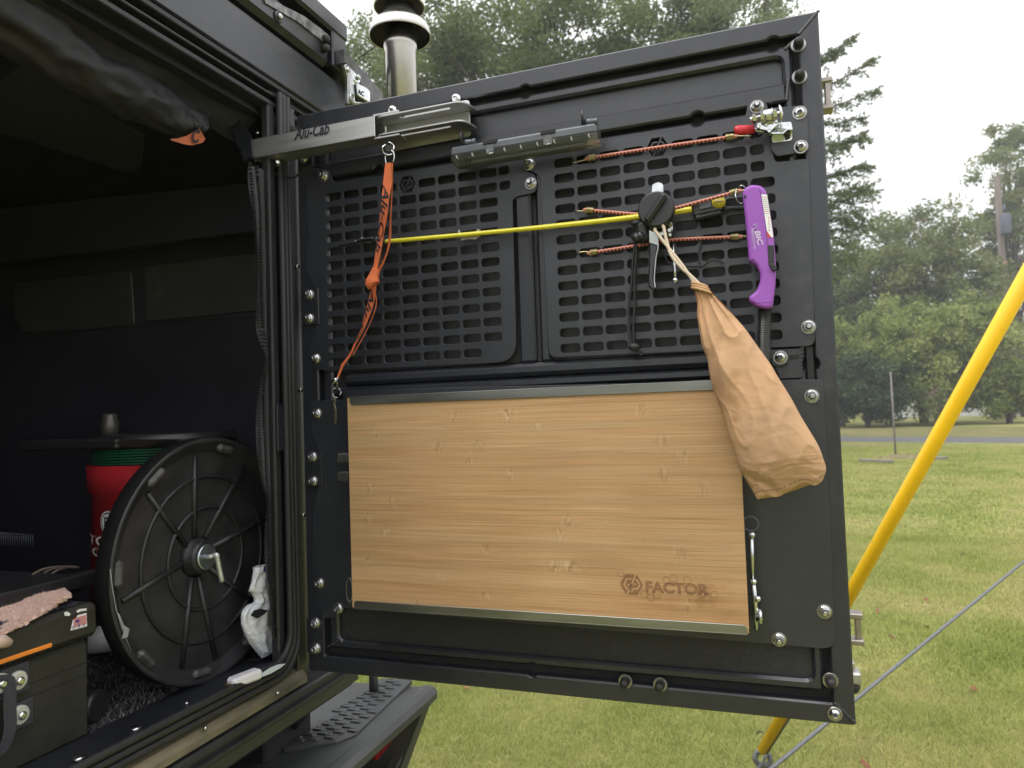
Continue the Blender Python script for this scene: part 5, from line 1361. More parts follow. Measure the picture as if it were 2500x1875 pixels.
fr_ = [PY(*cE(*q), yf - 0.0003) for q in ((1542, 575), (1556, 563), (1578, 568), (1584, 655), (1574, 672), (1556, 666))]
b.tube(fr_, 0.0004, 4, 0, closed=True)
b.tube(smooth_path([PY(*cE(*q), yf - 0.0003) for q in ((1545, 528), (1556, 540), (1568, 536), (1572, 550), (1560, 560))], 4), 0.0005, 4, 0)
b.tube([PY(*cE(*q), yf - 0.0003) for q in ((1562, 530), (1572, 524))], 0.0005, 4, 0)
b.build('white_print', M['pale_print'], li, fix=False)
b = MB(); b.prism([rpoly([dp(*cE(*q), yf) for q in ((1654, 690), (1706, 692), (1712, 870), (1664, 850))], 0.002)], DT, yf - 0.0008, yf + 0.01, 0.0005)
b.prism([rpoly([dp(*cE(*q), yf) for q in ((1663, 840), (1712, 838), (1726, 870), (1722, 892), (1690, 892))], 0.002)], DT, yf - 0.006, yf + 0.012, 0.001)
b.build('ignition_switch', M['plastic'], li)
b = MB(); b.tube(smooth_path([PY(*cE(*q), YL - 0.0114) for q in ((1592, 250), (1604, 300), (1628, 450), (1646, 590), (1652, 690))], 5), 0.0006, 5)
b.tube([PY(*cE(*q), YL - 0.0116) for q in ((1518, 1128), (1600, 1136), (1696, 1126))], 0.0004, 5)
b.build('mould_seam', mat('shadow purple plastic', (0.20, 0.06, 0.31), 0.4), li)
b = MB()
sp = [PY(*cE(*q), 1.088) for q in ((1632, 1185), (1632, 1260), (1628, 1400), (1625, 1560), (1622, 1640))]
sp = smooth_path(sp, 22); b.tube(sp, [0.0086 + 0.0006 * (i % 2) for i in range(len(sp))], 12, 0, smooth=False)
b.tube([PY(*cE(1633, 1170), 1.086), PY(*cE(1634, 1200), 1.086)], 0.0025, 8, 0)
b.build('flexible_neck', M['plastic'], li)
b = MB(); p = PY(*cE(1455, 300), 1.08); b.tube([p + Vector((0.0085 * math.cos(t * math.pi / 10), 0.003 * math.sin(t), 0.0125 * math.sin(t * math.pi / 10))) for t in range(20)], 0.0008, 6, closed=True); b.build('wire_ring', M['steel'], li)
b = MB(); p = PY(*cE(1483, 316), yf); b.lathe(p, (0, -1, 0), [(0.0018, -0.001), (0.0018, 0.0003)], 12); b.build('hole', M['deep'], li)  # dark disc on the body paints the shade of the hole

# ---- tan drawstring pouch
YP = 1.024
pz_bot = PY(*cH(870, 1540), YP)
pouch = thing('drawstring_pouch', 'tan cloth drawstring pouch hanging aslant over the table corner', 'pouch', PY(*cH(860, 1520), YP))
Lp = [(283, 128), (266, 180), (282, 250), (282, 330), (300, 450), (318, 545), (350, 625), (362, 700), (378, 790), (402, 860), (440, 960), (468, 1050), (498, 1150), (535, 1260), (568, 1370), (610, 1440), (645, 1500), (690, 1580)]
Rp = [(310, 118), (372, 165), (410, 205), (465, 265), (540, 345), (605, 420), (655, 490), (705, 560), (770, 650), (815, 725), (870, 815), (925, 905), (975, 1000), (1035, 1100), (1100, 1210), (1130, 1290), (1152, 1370), (1128, 1442)]
NU, NT = 120, 220
rows = []
def prof_pt(A, t):
    f_ = t * (len(A) - 1); i = min(int(f_), len(A) - 2); u = f_ - i
    g = lambda k: A[min(max(k, 0), len(A) - 1)]
    a, b_, c, d = g(i - 1), g(i), g(i + 1), g(i + 2)
    return tuple(0.5 * ((2 * b_[k]) + (c[k] - a[k]) * u + (2 * a[k] - 5 * b_[k] + 4 * c[k] - d[k]) * u * u + (3 * b_[k] - a[k] - 3 * c[k] + d[k]) * u ** 3) for k in (0, 1))
from mathutils import noise as mn
vs = []
for i in range(NT):
    t = i / (NT - 1)
    l = PY(*cH(*prof_pt(Lp, t)), YP); r_ = PY(*cH(*prof_pt(Rp, t)), YP)
    # bottom hem sags a little between the corners
    hw = (r_ - l).length / 2; c = (l + r_) / 2; ex = (r_ - l).normalized()
    dep = min(hw * 0.62, 0.036) * (1 - 0.78 * max(0, (t - 0.72) / 0.28) ** 1.6)
    gather = max(0, 1 - t / 0.34)
    for k in range(NU):
        a = 2 * math.pi * k / NU
        s_ = math.cos(a); d_ = math.sin(a)
        sx_ = math.copysign(abs(s_) ** 0.85, s_)
        front = d_ < 0
        y = d_ * dep * (1.0 if front else 0.55)
        fold = 0
        if True:
            fold += gather * 0.0055 * (abs(math.sin(5.5 * a + 1.6 * math.sin(t * 6))) ** 0.6 * 2 - 1) * min(1, hw / 0.02)
            # long diagonal folds
            q1 = s_ * hw + 0.05 * t
            w1 = math.exp(-((s_ * hw * 22 - 1.2 + 4.0 * (t - 0.45)) / 0.28) ** 2)
            w2 = math.exp(-((s_ * hw * 22 + 0.45 + 2.4 * (t - 0.35)) / 0.20) ** 2)
            w3 = math.exp(-((s_ * hw * 22 - 0.2 + 5.0 * (t - 0.70)) / 0.22) ** 2)
            w5 = math.exp(-((s_ * hw * 22 + 1.0 - 6.0 * (t - 0.86)) / 0.18) ** 2)
            body = math.sin(min(1, t / 0.9) * math.pi) ** 0.5 if t < 0.9 else 1
            fold += -0.0045 * w1 * (1 - abs(t - 0.5)) + 0.0045 * w2 + 0.0040 * w3 * (t > 0.4) + 0.0045 * w5 * max(0, (t - 0.72) / 0.28)
            nz = mn.noise(Vector((s_ * hw * 22 + t * 2.5, t * 3.2, 1.0)))
            # creases run down and across the cloth: ridged noise stretched along the pouch's slant
            q2 = s_ * hw
            def ridge(x, y, sd): return (1 - abs(mn.noise(Vector((x, y, sd))) * 2.2)) 
            c1 = max(0, ridge(q2 * 34 + t * 3.4, t * 4.2 - q2 * 10, 3.0)) ** 5
            c2 = max(0, ridge(q2 * 60 - t * 9, t * 10 + q2 * 24, 14.0 + (0 if front else 9))) ** 6
            c3 = max(0, ridge(q2 * 30 - t * 26, t * 9 + q2 * 12, 21.0)) ** 6
            nz2 = mn.noise(Vector((s_ * hw * 75 - t * 9, t * 22, 4.0)))
            low = 0.35 + 0.9 * t
            fold += 0.0030 * nz * low - 0.0021 * c1 * (1.25 - t * 0.6) - 0.0006 * c2 * low - 0.0014 * c3 * max(0, (t - 0.6) / 0.4) + 0.0005 * nz2
        # knee of the contents pushing out on the left shoulder
        bump = 0.009 * math.exp(-((t - 0.42) / 0.10) ** 2 - ((s_ + 0.45) / 0.35) ** 2)
        P_ = c + ex * (sx_ * hw)
        hem = 0.0035 * math.sin(s_ * 6) * max(0, (t - 0.93) / 0.07) - 0.010 * (1 - s_ * s_) * 0 
        vs.append((P_.x, P_.y + y + (fold if front else -fold * 0.5) - (bump if front else 0), P_.z + hem + 0.001 * nz2 * (t > 0.9)))
fs = [(i * NU + k, i * NU + (k + 1) % NU, (i + 1) * NU + (k + 1) % NU, (i + 1) * NU + k) for i in range(NT - 1) for k in range(NU)]
fs.append(tuple(range(NU))[::-1]); fs.append(tuple(range((NT - 1) * NU, NT * NU)))
b = MB(); b.add(vs, fs, 0, True)
pm = mat('tan cotton', (0.55, 0.335, 0.19), 0.85, nscale=14, nvar=0.06, col2=(0.45, 0.285, 0.17), bscale=1500, bstr=0.25, spec=0.15, bdist=0.0008)
t = pm.node_tree                                # blotchy stains (dirt with shapes of its own) and a weave
pbn = t.nodes['Principled BSDF']; lk = pbn.inputs['Base Color'].links[0].from_socket
vn = t.nodes.new('ShaderNodeTexNoise'); vn.inputs['Scale'].default_value = 26; vn.inputs['Detail'].default_value = 6
rp_ = t.nodes.new('ShaderNodeValToRGB'); rp_.color_ramp.elements[0].position = 0.60; rp_.color_ramp.elements[0].color = (1, 1, 1, 1); rp_.color_ramp.elements[1].position = 0.74; rp_.color_ramp.elements[1].color = (0.72, 0.66, 0.58, 1)
mm = t.nodes.new('ShaderNodeMixRGB'); mm.blend_type = 'MULTIPLY'; mm.inputs['Fac'].default_value = 0.8
tcn = t.nodes.new('ShaderNodeTexCoord'); t.links.new(tcn.outputs['Object'], vn.inputs['Vector']); t.links.new(vn.outputs['Fac'], rp_.inputs['Fac'])
t.links.new(lk, mm.inputs['Color1']); t.links.new(rp_.outputs['Color'], mm.inputs['Color2']); t.links.new(mm.outputs['Color'], pbn.inputs['Base Color'])
pb = b.build('pouch_cloth', pm, pouch)
b = MB()
for row, step in ((NT - 9, 2),):                # stitched hem line near the bottom
    for k in range(NU // 2 + 2, NU - 2, step):
        p_, q_ = Vector(vs[row * NU + k]), Vector(vs[row * NU + k + 1]); off_ = Vector((0, -0.0007, 0))
        b.tube([p_ + off_, q_ + off_], 0.0006, 4)
o_ = b.build('hem_stitches', mat('brown thread', (0.28, 0.16, 0.09), 0.8, nscale=100), pouch); o_['kind'] = 'stuff'
b = MB()
for pts in (((1598, 562), (1628, 600), (1660, 640), (1680, 668), (1704, 702)), ((1620, 553), (1628, 590), (1640, 625), (1665, 655), (1685, 672), (1711, 697))):
    yy = np.linspace(1.075, 1.030, len(pts)); b.tube(smooth_path([PY(u, v, y) for (u, v), y in zip(pts, yy)], 8), 0.0024, 8)
b.tube(smooth_path([PY(u, v, y) for u, v, y in ((1598, 562, 1.075), (1604, 552, 1.095), (1614, 548, 1.095), (1620, 553, 1.075))], 5), 0.0024, 8)
b.build('drawstring', M['string'], pouch)
b = MB(); cs = PY(*cH(300, 145), YP)
for k, (dx, dz, r_) in enumerate(((0, 0.004, 0.010), (0.001, 0.0, 0.011), (0.002, -0.004, 0.0125))):
    b.tube([cs + Vector((dx + r_ * math.cos(t * math.pi / 10), r_ * 0.8 * math.sin(t * math.pi / 10), dz - 0.4 * r_ * math.cos(t * math.pi / 10))) for t in range(20)], 0.0021, 6, closed=True)
b.build('gathered_hem', pm, pouch)

# ------------------------------------------------------------------ THINGS INSIDE THE BAY
XL = -0.92
hub = PXp(505, 1359, XL)
lc = PXp(497, 1373, XL); RL = (PXp(494, 1070, XL).z - PXp(490, 1676, XL).z) / 2
lc = Vector((XL, (PXp(268, 1380, XL).y + PXp(268, 1380, XL).y + 2 * RL) / 2, PXp(490, 1676, XL).z + RL))
lid = thing('ribbed_lid', 'large round ribbed black lid standing upright on its edge, bent chrome key in its hub', 'lid', lc - Vector((0, 0, RL)))
b = MB(); b.lathe(lc, (1, 0, 0), [(RL * 0.97, -0.032), (RL, -0.030), (RL, -0.002), (RL * 0.992, 0.0), (RL * 0.965, -0.001), (RL * 0.945, -0.006), (RL * 0.925, -0.007), (RL * 0.89, -0.013), (RL * 0.88, -0.0145)], 96, 0, mis=[1, 1, 0, 0, 0, 0, 0, 0])
b.build('lid_rim', [mat('worn black plastic', (0.034, 0.034, 0.037), 0.42, nscale=30, nvar=0.25, bscale=200, bstr=0.2), mat('shaded black rim', (0.012, 0.012, 0.013), 0.85, nscale=30, spec=0.1)], lid)  # second material darkens the rim side by colour, in place of shade
b = MB(); hc = Vector((XL, hub.y, hub.z))
hq = PXp(507, 1360, XL + 0.012); hc = Vector((XL, hq.y, hq.z))
for i, a in enumerate((98, 57, 15, 250, 275, 190, 135, 318)):
    a = math.radians(a); d = Vector((0, math.cos(a), math.sin(a))); s0 = hc + d * 0.034; s1 = lc + d * RL * 0.86
    b.tube([s0 + Vector((-0.012, 0, 0)), s1 + Vector((-0.014, 0, 0))], 0.005, 6)
for rr_ in (0.42, 0.68):
    b.tube([lc + Vector((-0.013, RL * rr_ * math.cos(t * math.pi / 24), RL * rr_ * math.sin(t * math.pi / 24))) for t in range(48)], 0.0036, 6, closed=True)
b.lathe(hc + Vector((-0.016, 0, 0)), (1, 0, 0), [(0.036, 0), (0.031, 0.008), (0.027, 0.018), (0.026, 0.022), (0.018, 0.023)], 28, 0)
b.build('lid_rib', M['plastic'], lid)
b = MB()
for a in (78, 128, 176, 222, 262, 300, 345, 20):
    a = math.radians(a); T_ = Matrix.Translation(lc + Vector((-0.004, RL * 0.915 * math.cos(a), RL * 0.915 * math.sin(a)))) @ Matrix.Rotation(a, 4, 'X')
    b.mark(); b.box((-0.008, -0.007, -0.020), (0.006, 0.007, 0.020), 0.005, 0, T_)
b.build_split('lid_lug', mat('scuffed grey plastic', (0.085, 0.083, 0.08), 0.5, nscale=80, nvar=0.3), lid)
b = MB(); b.lathe(hc + Vector((0.008, 0, 0)), (1, 0, 0), [(0.0215, 0), (0.0215, 0.003), (0.019, 0.004)], 24, 0); b.build('hub_washer', mat('bright washer', (0.55, 0.60, 0.64), 0.3, 0.9, nscale=40, nvar=0.2), lid)
b = MB(); k0 = PXp(508, 1360, XL + 0.03)
e1 = PXp(529, 1355, XL + 0.045); e2 = PXp(542, 1420, XL + 0.045)
b.tube(smooth_path([hc + Vector((0.008, 0, 0)), k0, k0 + (e1 - k0) * 0.6, e1, e1 + (e2 - e1) * 0.15, e2], 5), 0.0042, 8); b.build('bent_key', mat('bright bent rod', (0.75, 0.77, 0.78), 0.35, 0.6, nscale=100), lid)
b = MB()
tear = [PXp(*q, XL + 0.002) for q in ((284, 1492), (292, 1515), (303, 1540), (297, 1560), (312, 1555), (316, 1535), (303, 1527), (292, 1500))]
b.add(tear, [tuple(range(len(tear)))]); b.tube([PXp(*q, XL) for q in ((269, 1390), (275, 1440), (284, 1490), (298, 1535), (320, 1590))], 0.0007, 5); b.build('torn_tape', mat('cloudy tape', (0.35, 0.35, 0.36), 0.35, nscale=80), lid, fix=False)

# red bucket behind the lid
bc_ = Vector((-1.12, 1.10, 1.10))
zr = lambda v: PY(240, v, 1.02).z
tz_ = PXp(330, 1120, -1.12)
bk = thing('red_bucket', 'red plastic bucket with white circular logo and lettering, half hidden behind the ribbed lid', 'bucket', bc_)
pl_l = PXp(212, 1180, -1.12); z_t = PXp(215, 1142, -1.14).z; z_b = PXp(260, 1540, -1.1).z
top_l = PXp(212, 1142, -1.14)
rb = 0.135; xcen = -1.125; ycen = top_l.y
def pu(p):
    d = p - CAM; dd = [sum(CM[r][i] * d[i] for i in range(3)) for r in range(3)]; return 1250 + F * dd[0] / dd[2]
for _ in range(400):
    if min(pu(Vector((xcen + rb * math.cos(a / 8), ycen + rb * math.sin(a / 8), 1.45))) for a in range(50)) > 212: break
    ycen += 0.001
H0 = max(z_b, 1.10)
b = MB(); b.lathe((xcen, ycen, H0), (0, 0, 1), [(rb * 1.0, 0), (rb * 0.95, z_t - H0 - 0.055), (rb * 1.0, z_t - H0 - 0.05), (rb * 1.02, z_t - H0)], 48, 0); b.build('bucket_body', M['bucket'], bk)
b = MB()
for k in range(6): b.lathe((xcen, ycen, z_t + 0.001 + k * 0.005), (0, 0, 1), [(rb * 0.93, 0), (rb * 0.97, 0.0015), (rb * 0.93, 0.004)], 48, 0)
b.build('screw_thread', M['green'], bk)
b = MB(); b.lathe((xcen, ycen, z_t + 0.031), (0, 0, 1), [(rb * 0.98, 0), (rb * 0.98, 0.022), (rb * 0.9, 0.026)], 48, 0); b.build('bucket_lid', M['plastic'], bk)
b = MB()
def onb(s_, z, k=1.004): a = s_; r_ = rb * (1.0 - 0.05 * (z - H0) / (z_t - H0 - 0.055)) * k; return Vector((xcen + r_ * math.cos(a), ycen + r_ * math.sin(a), z))
def wrap_text(b, s, a0, a1, z0, z1, mi, **k):
    vs, fs, lo, hi = text2d(s, **k)
    b.add([onb(a0 + (a1 - a0) * (v[0] - lo[0]) / (hi[0] - lo[0]), z0 + (z1 - z0) * (v[1] - lo[1]) / (hi[1] - lo[1])) for v in vs], fs, mi)
zA = PXp(225, 1358, -1.02).z; zB = PXp(225, 1388, -1.02).z
a_l = -1.15
wrap_text(b, 'CTOR', -2.50, -1.25, PXp(222, 1367, -1.05).z, PXp(222, 1340, -1.05).z, 0, off=0.02)
wrap_text(b, 'Y CO', -2.50, -1.30, PXp(222, 1396, -1.05).z, PXp(222, 1372, -1.05).z, 0, off=0.02)
lc_z = PXp(245, 1296, -1.05).z
disc = [onb(-1.62 + 0.16 * math.cos(t * math.pi / 12) , lc_z + 0.020 * math.sin(t * math.pi / 12)) for t in range(24)]
ring = [onb(-1.62 + 0.135 * math.cos(t * math.pi / 12), lc_z + 0.017 * math.sin(t * math.pi / 12), 1.008) for t in range(24)]
b.add(disc, [tuple(range(24))], 0); b.add(ring, [tuple(range(24))], 1)
ring = [onb(-1.62 + 0.118 * math.cos(t * math.pi / 12), lc_z + 0.0145 * math.sin(t * math.pi / 12), 1.010) for t in range(24)]; b.add(ring, [tuple(range(24))], 0)
wr = MB(); vs_, fs_, lo_, hi_ = text2d('B', off=0.02); b.add([onb(-1.68 + 0.10 * (v[0] - lo_[0]) / (hi_[0] - lo_[0]), lc_z - 0.009 + 0.018 * (v[1] - lo_[1]) / (hi_[1] - lo_[1]), 1.013) for v in vs_], fs_, 1)
b.build('bucket_print', [M['white'], M['ink']], bk, fix=False)

# lidded cargo box, left foreground of the bay
XB = -0.945
yb1 = PXp(222, 1600, XB).y
zbt = PXp(222, 1470, XB).z; zlid = PXp(222, 1545, XB).z
z0b = 1.102
box = thing('cargo_box', 'dark olive black hard cargo box with orange stripe, strap and round white buttons', 'box', (XB - 0.3, 0.4, z0b))
b = MB(); b.box((XB - 0.42, -0.2, z0b), (XB, yb1, zlid - 0.006), 0.008); b.build('box_body', M['olive'], box)
b = MB(); b.box((XB - 0.43, -0.2, zlid - 0.004), (XB + 0.008, yb1 + 0.008, zbt), 0.007); b.box((XB - 0.40, -0.2, zbt - 0.002), (XB - 0.01, yb1 - 0.01, zbt + 0.003), 0.002, 1); b.build('box_lid', [M['olive'], M['felt']], box)
b = MB()
for v_ in (1620, 1650): 
    z_ = PXp(200, v_, XB).z; b.box((XB - 0.001, -0.2, z_ - 0.0009), (XB + 0.0008, yb1 - 0.003, z_ + 0.0009), 0.0003)
b.build('box_groove', M['deep'], box)
b = MB(); s0 = PXp(115, 1573, XB); b.box((XB - 0.002, -0.2, s0.z - 0.0028), (XB + 0.0100, s0.y, s0.z + 0.0028), 0.0008); b.build('orange_stripe', M['orangetrim'], box)
b = MB()
for (u, v) in ((37, 1661), (42, 1745), (-6, 1668)):
    b.mark(); p = PXp(u, v, XB); b.lathe(p, (1, 0, 0), [(0.0125, 0), (0.0125, 0.006), (0.010, 0.009), (0.0092, 0.0085)], 24, 0); b.lathe(p + Vector((0.008, 0, 0)), (1, 0, 0), [(0.0055, 0), (0.0055, 0.003), (0.003, 0.005)], 16, 1)
b.build_split('snap_button', [mat('ivory button', (0.55, 0.56, 0.48), 0.4), M['zinc']], box)
b = MB()
for (u, v, hh) in ((36, 1660, 0.019), (46, 1746, 0.017)):
    p = PXp(u, v, XB); b.box((XB, p.y - 0.02, p.z - hh), (XB + 0.003, p.y + 0.018, p.z + hh), 0.001)
sp_ = smooth_path([PXp(*q, XB + 0.012) for q in ((-40, 1660), (4, 1665), (8, 1730), (8, 1790), (-10, 1840), (-30, 1860))], 5)
vs = []
for q in sp_: vs += [q, q + Vector((0.0, 0.017, 0.0))]
b.add(vs, [(2 * i, 2 * i + 1, 2 * i + 3, 2 * i + 2) for i in range(len(sp_) - 1)], 0, True)
b.build('nylon_strap', M['strap'], box, fix=False)
b = MB(); sx_ = XB + 0.0085
def sT(q): p = PXp(*cM(*q), sx_); return p
def sprism(pts, off, mi):
    P_ = [sT(q) for q in pts]; b.prism([[(p.y, p.z) for p in P_]], lambda a, z, x: Vector((x, a, z)), sx_ + off, sx_ + off - 0.0004, 0, mi)
sprism(((545, 600), (562, 520), (590, 500), (600, 480), (668, 462), (672, 565)), 0.0, 0)
sprism(((495, 460), (520, 452), (545, 470), (535, 486), (500, 484)), 0.0, 0); sprism(((588, 448), (610, 434), (668, 426), (668, 445), (625, 450), (600, 462)), 0.0, 0)
for k in range(6):
    o_ = k * 12; sprism(((566 + k * 0.5, 556 - o_ + 10), (665, 532 - o_ + 6), (665, 538 - o_ + 6), (566 + k * 0.5, 562 - o_ + 10)), 0.0006, 1)
sprism(((582, 520), (606, 512), (606, 532), (582, 538)), 0.0010, 2)
for i, ch in enumerate('USA'):
    p = sT((556 + 40 * i, 590 - 12 * i)); put_text(b, ch, p + Vector((0.0012, 0, 0)), (0, 1, 0), (0, 0, 1), 0.0035, 0.0045, 2, off=0.01)
b.build('flag_sticker', [M['white'], M['redprint'], M['blueprint']], box, fix=False)
# pink towel on the box
tw = MB()
outl = [(-80, 1440), (0, 1441), (60, 1437), (110, 1442), (155, 1438), (152, 1458), (120, 1485), (60, 1525), (0, 1562), (-80, 1600)]
NN = 40
tp_ = [PZ(u, v, zbt + 0.006) for u, v in outl]
x0_, x1_ = min(p.x for p in tp_), max(p.x for p in tp_); y0_, y1_ = min(p.y for p in tp_), max(p.y for p in tp_)
# build as grid between the far edge and the near hem
far = smooth_path([PZ(u, v, zbt + 0.010) for u, v in ((-80, 1440), (0, 1442), (60, 1438), (110, 1443), (156, 1440))], 12)
nearp = [PXp(-80, 1600, XB + 0.016), PXp(0, 1560, XB + 0.014), PXp(55, 1525, XB + 0.012), PXp(110, 1490, XB + 0.008), PXp(152, 1458, XB + 0.002)]
near = smooth_path(nearp, 12)
vs = []; nk = 16
for i in range(len(far)):
    a, c = far[i], near[i]
    corner = Vector((XB + 0.011, a.y + (c.y - a.y) * 0.7, zbt + 0.007))
    for k in range(nk):
        s_ = k / (nk - 1)
        p = a * (1 - s_) ** 2 + corner * 2 * s_ * (1 - s_) + c * s_ ** 2
        vs.append(p + Vector((0.0015 * math.sin(i * 1.1), 0, 0.0016 * math.sin(i * 0.25 + k * 0.3) + 0.0015)))
n = len(far)
tw.add(vs, [(i * nk + k, i * nk + k + 1, (i + 1) * nk + k + 1, (i + 1) * nk + k) for i in range(n - 1) for k in range(nk - 1)], 0, True)
o = tw.build('towel', mat('pink terry cloth', (0.76, 0.54, 0.46), 0.95, nscale=60, nvar=0.08, bscale=260, bstr=1.0, spec=0.05, bdist=0.004), None, origin=Vector((XB - 0.02, 0.6, zbt)), fix=False)
md = o.modifiers.new('thick', 'SOLIDIFY'); md.thickness = 0.004; md.offset = 0
tv = np.array([tuple(v) for v in vs]).reshape(n, nk, 3); rq = np.random.RandomState(31); NP_ = 26000
fi, fk = rq.uniform(0, n - 1.001, NP_), rq.uniform(0, nk - 1.001, NP_); i0, k0_ = fi.astype(int), fk.astype(int); ti, tk = (fi - i0)[:, None], (fk - k0_)[:, None]
pp_ = (tv[i0, k0_] * (1 - ti) + tv[i0 + 1, k0_] * ti) * (1 - tk) + (tv[i0, k0_ + 1] * (1 - ti) + tv[i0 + 1, k0_ + 1] * ti) * tk
e1_ = tv[i0 + 1, k0_] - tv[i0, k0_]; e2_ = tv[i0, k0_ + 1] - tv[i0, k0_]; nn_ = np.cross(e1_, e2_); nn_ /= np.linalg.norm(nn_, axis=1)[:, None] + 1e-9; nn_ *= np.where(nn_[:, 2:3] + nn_[:, 0:1] < 0, -1, 1)
dr = nn_ + rq.normal(0, 0.45, (NP_, 3)); L__ = rq.uniform(0.001, 0.0026, NP_)[:, None]; sd2 = rq.normal(0, 1, (NP_, 3)); sd2 /= np.linalg.norm(sd2, axis=1)[:, None]
pile = np.stack([pp_ - sd2 * 0.0009 + nn_ * 0.0015, pp_ + sd2 * 0.0009 + nn_ * 0.0015, pp_ + dr * L__ + nn_ * 0.0015], 1)
fo = np_mesh('towel_pile', pile, attr_mat('pink pile', [(0, (0.78, 0.58, 0.50)), (1, (0.92, 0.76, 0.68))], rough=0.95, translucent=0.2, spec=0.05), o, rq.uniform(0, 1, NP_)); fo['kind'] = 'stuff'
tag(o, 'pale pink terry towel draped over the corner of the cargo box', 'towel')
tf = MB(); p = PXp(2, 1570, XB + 0.02); tf.tube([PXp(-30, 1566, XB + 0.02), PXp(5, 1566, XB + 0.02), PXp(24, 1570, XB + 0.02)], [0.008, 0.0085, 0.005], 12)
o2 = tf.build('cloth_corner', mat('pale cloth', (0.60, 0.45, 0.38), 0.9, nscale=60), None, origin=p); tag(o2, 'rounded end of pale cloth poking out below the pink towel', 'cloth')

# things behind the box: shelf rail, roll of straps, black flask
b = MB(); a, c = PXp(40, 1424, -1.10), PXp(255, 1395, -1.02)
b.box((-1.045, 0.5, PXp(238, 1425, -1.02).z), (-1.02, PXp(252, 1400, -1.02).y, PXp(238, 1392, -1.02).z), 0.003); b.box((-1.35, 0.5, PXp(100, 1408, -1.1).z - 0.03), (-1.045, 0.86, PXp(100, 1408, -1.1).z), 0.003)
o = b.build('drawer_unit', M['plastic'], None, origin=Vector((-1.13, 0.9, 1.10))); tag(o, 'low black drawer rail running between the cargo box and the red bucket', 'drawer')
b = MB()
for k in range(3):
    b.tube(smooth_path([PXp(*q, -1.13) for q in ((78 + k * 22, 1404), (105 + k * 20, 1390), (145 + k * 14, 1384), (188 + k * 2, 1386))], 6), 0.0022, 6)
o = b.build('coiled_strap', mat('faded tan strap', (0.16, 0.13, 0.10), 0.8, nscale=60), None, origin=PXp(140, 1390, -1.13)); tag(o, 'faded tan strap lying in curved loops on the black drawer', 'strap')
b = MB()
for k in range(15):
    u = 2 + k * 5.5; b.tube([PXp(u, 1302 + k * 0.3, -1.3), PXp(u + 2, 1332 + k * 0.2, -1.3)], 0.0007, 4)
b.tube([PXp(-10, 1300, -1.3), PXp(86, 1306, -1.3)], 0.001, 4)
o = b.build('wire_rack', M['lampbody'], None, origin=PXp(40, 1330, -1.3)); tag(o, 'row of thin grey wire tines in the dark behind the cargo box', 'rack')
b = MB(); p = PXp(268, 1070, -1.15); q_ = PXp(268, 1030, -1.15)
b.lathe((p.x, p.y, p.z), (0, 0, 1), [(0.016, 0), (0.016, 0.03), (0.013, 0.034), (0.013, 0.042), (0.009, 0.046)], 20, 0)
b.box((p.x - 0.2, p.y - 0.03, p.z - 0.02), (p.x + 0.05, p.y + 0.30, p.z), 0.004, 1)
o = b.build('canister', [mat('dull canister', (0.10, 0.095, 0.085), 0.4, 0.5, nscale=30), M['plastic']], None, origin=p - Vector((0, 0, 0.02))); tag(o, 'small dull metal canister standing on a dark ledge above the red bucket', 'canister')
b = MB()
gv = []
for i in range(14):
    for k in range(5):
        u = 295 + 125 * i / 13; v = 1073 + 2 * k * (1 + 1.3 * math.sin(math.pi * i / 13)); gv.append(PXp(u, v, -1.03) + Vector((0.02 - 0.01 * k + 0.003 * math.sin(i), 0, 0)))
b.add(gv, [(i * 5 + k, i * 5 + k + 1, (i + 1) * 5 + k + 1, (i + 1) * 5 + k) for i in range(13) for k in range(4)], 0, True)
o = b.build('grey_cloth', mat('grey cloth', (0.13, 0.13, 0.14), 0.8, nscale=30), None, origin=PXp(350, 1085, -1.03), fix=False); tag(o, 'folded grey cloth edge lying on top of the lid stack', 'cloth')
b = MB(); p = PXp(246, 1552, -1.05); b.lathe(p + Vector((-0.03, 0.0, -0.012)), (0.6, 0.8, 0), [(0.020, 0), (0.022, 0.02), (0.022, 0.06)], 24)
o = b.build('paper_cup', M['bag_white'], None, origin=p - Vector((0, 0, 0.02))); tag(o, 'white rounded cap edge showing behind the cargo box beside the bucket foot', 'cup')
b = MB(); p = PXp(246, 1727, -0.97); b.lathe(p + Vector((-0.02, 0.0, 0)), (1, 0.2, 0), [(0.020, -0.03), (0.024, 0), (0.024, 0.01), (0.020, 0.014)], 24)
p2 = PXp(246, 1660, -1.0)
o = b.build('box_wheel', M['plastic'], box)
# plastic carrier bag
pbm = M['bag_white']
b = MB()
Lb = [(620, 1385), (615, 1410), (609, 1440), (618, 1450), (622, 1468), (606, 1478), (590, 1495), (588, 1520), (595, 1545), (605, 1565), (620, 1585), (632, 1600), (636, 1606)]
Rb = [(656, 1378), (658, 1410), (660, 1440), (660, 1455), (661, 1470), (663, 1482), (664, 1500), (665, 1520), (670, 1540), (673, 1560), (667, 1580), (650, 1598), (638, 1607)]
vs = []; NK = 64; NR = 120
xb = -0.885
for i in range(NR):
    t = i / (NR - 1); l = PXp(*prof_pt(Lb, t), xb); r_ = PXp(*prof_pt(Rb, t), xb); hw = (r_ - l).length / 2
    for k in range(NK):
        a = 2 * math.pi * k / NK; s_, d_ = math.cos(a), math.sin(a)
        P_ = (l + r_) / 2 + (r_ - l) / 2 * s_
        f_ = 0.004 * mn.noise(Vector((s_ * 3 + t * 2, t * 9, d_))) + 0.0032 * (abs(math.sin(4 * a + t * 5)) ** 0.6) - 0.0018 * max(0, 1 - abs(2.4 * mn.noise(Vector((s_ * 4 - t * 8, t * 14 + s_ * 3, 5.0))))) ** 5
        vs.append((P_.x + d_ * min(0.012, hw * 0.6) + f_, P_.y, P_.z))
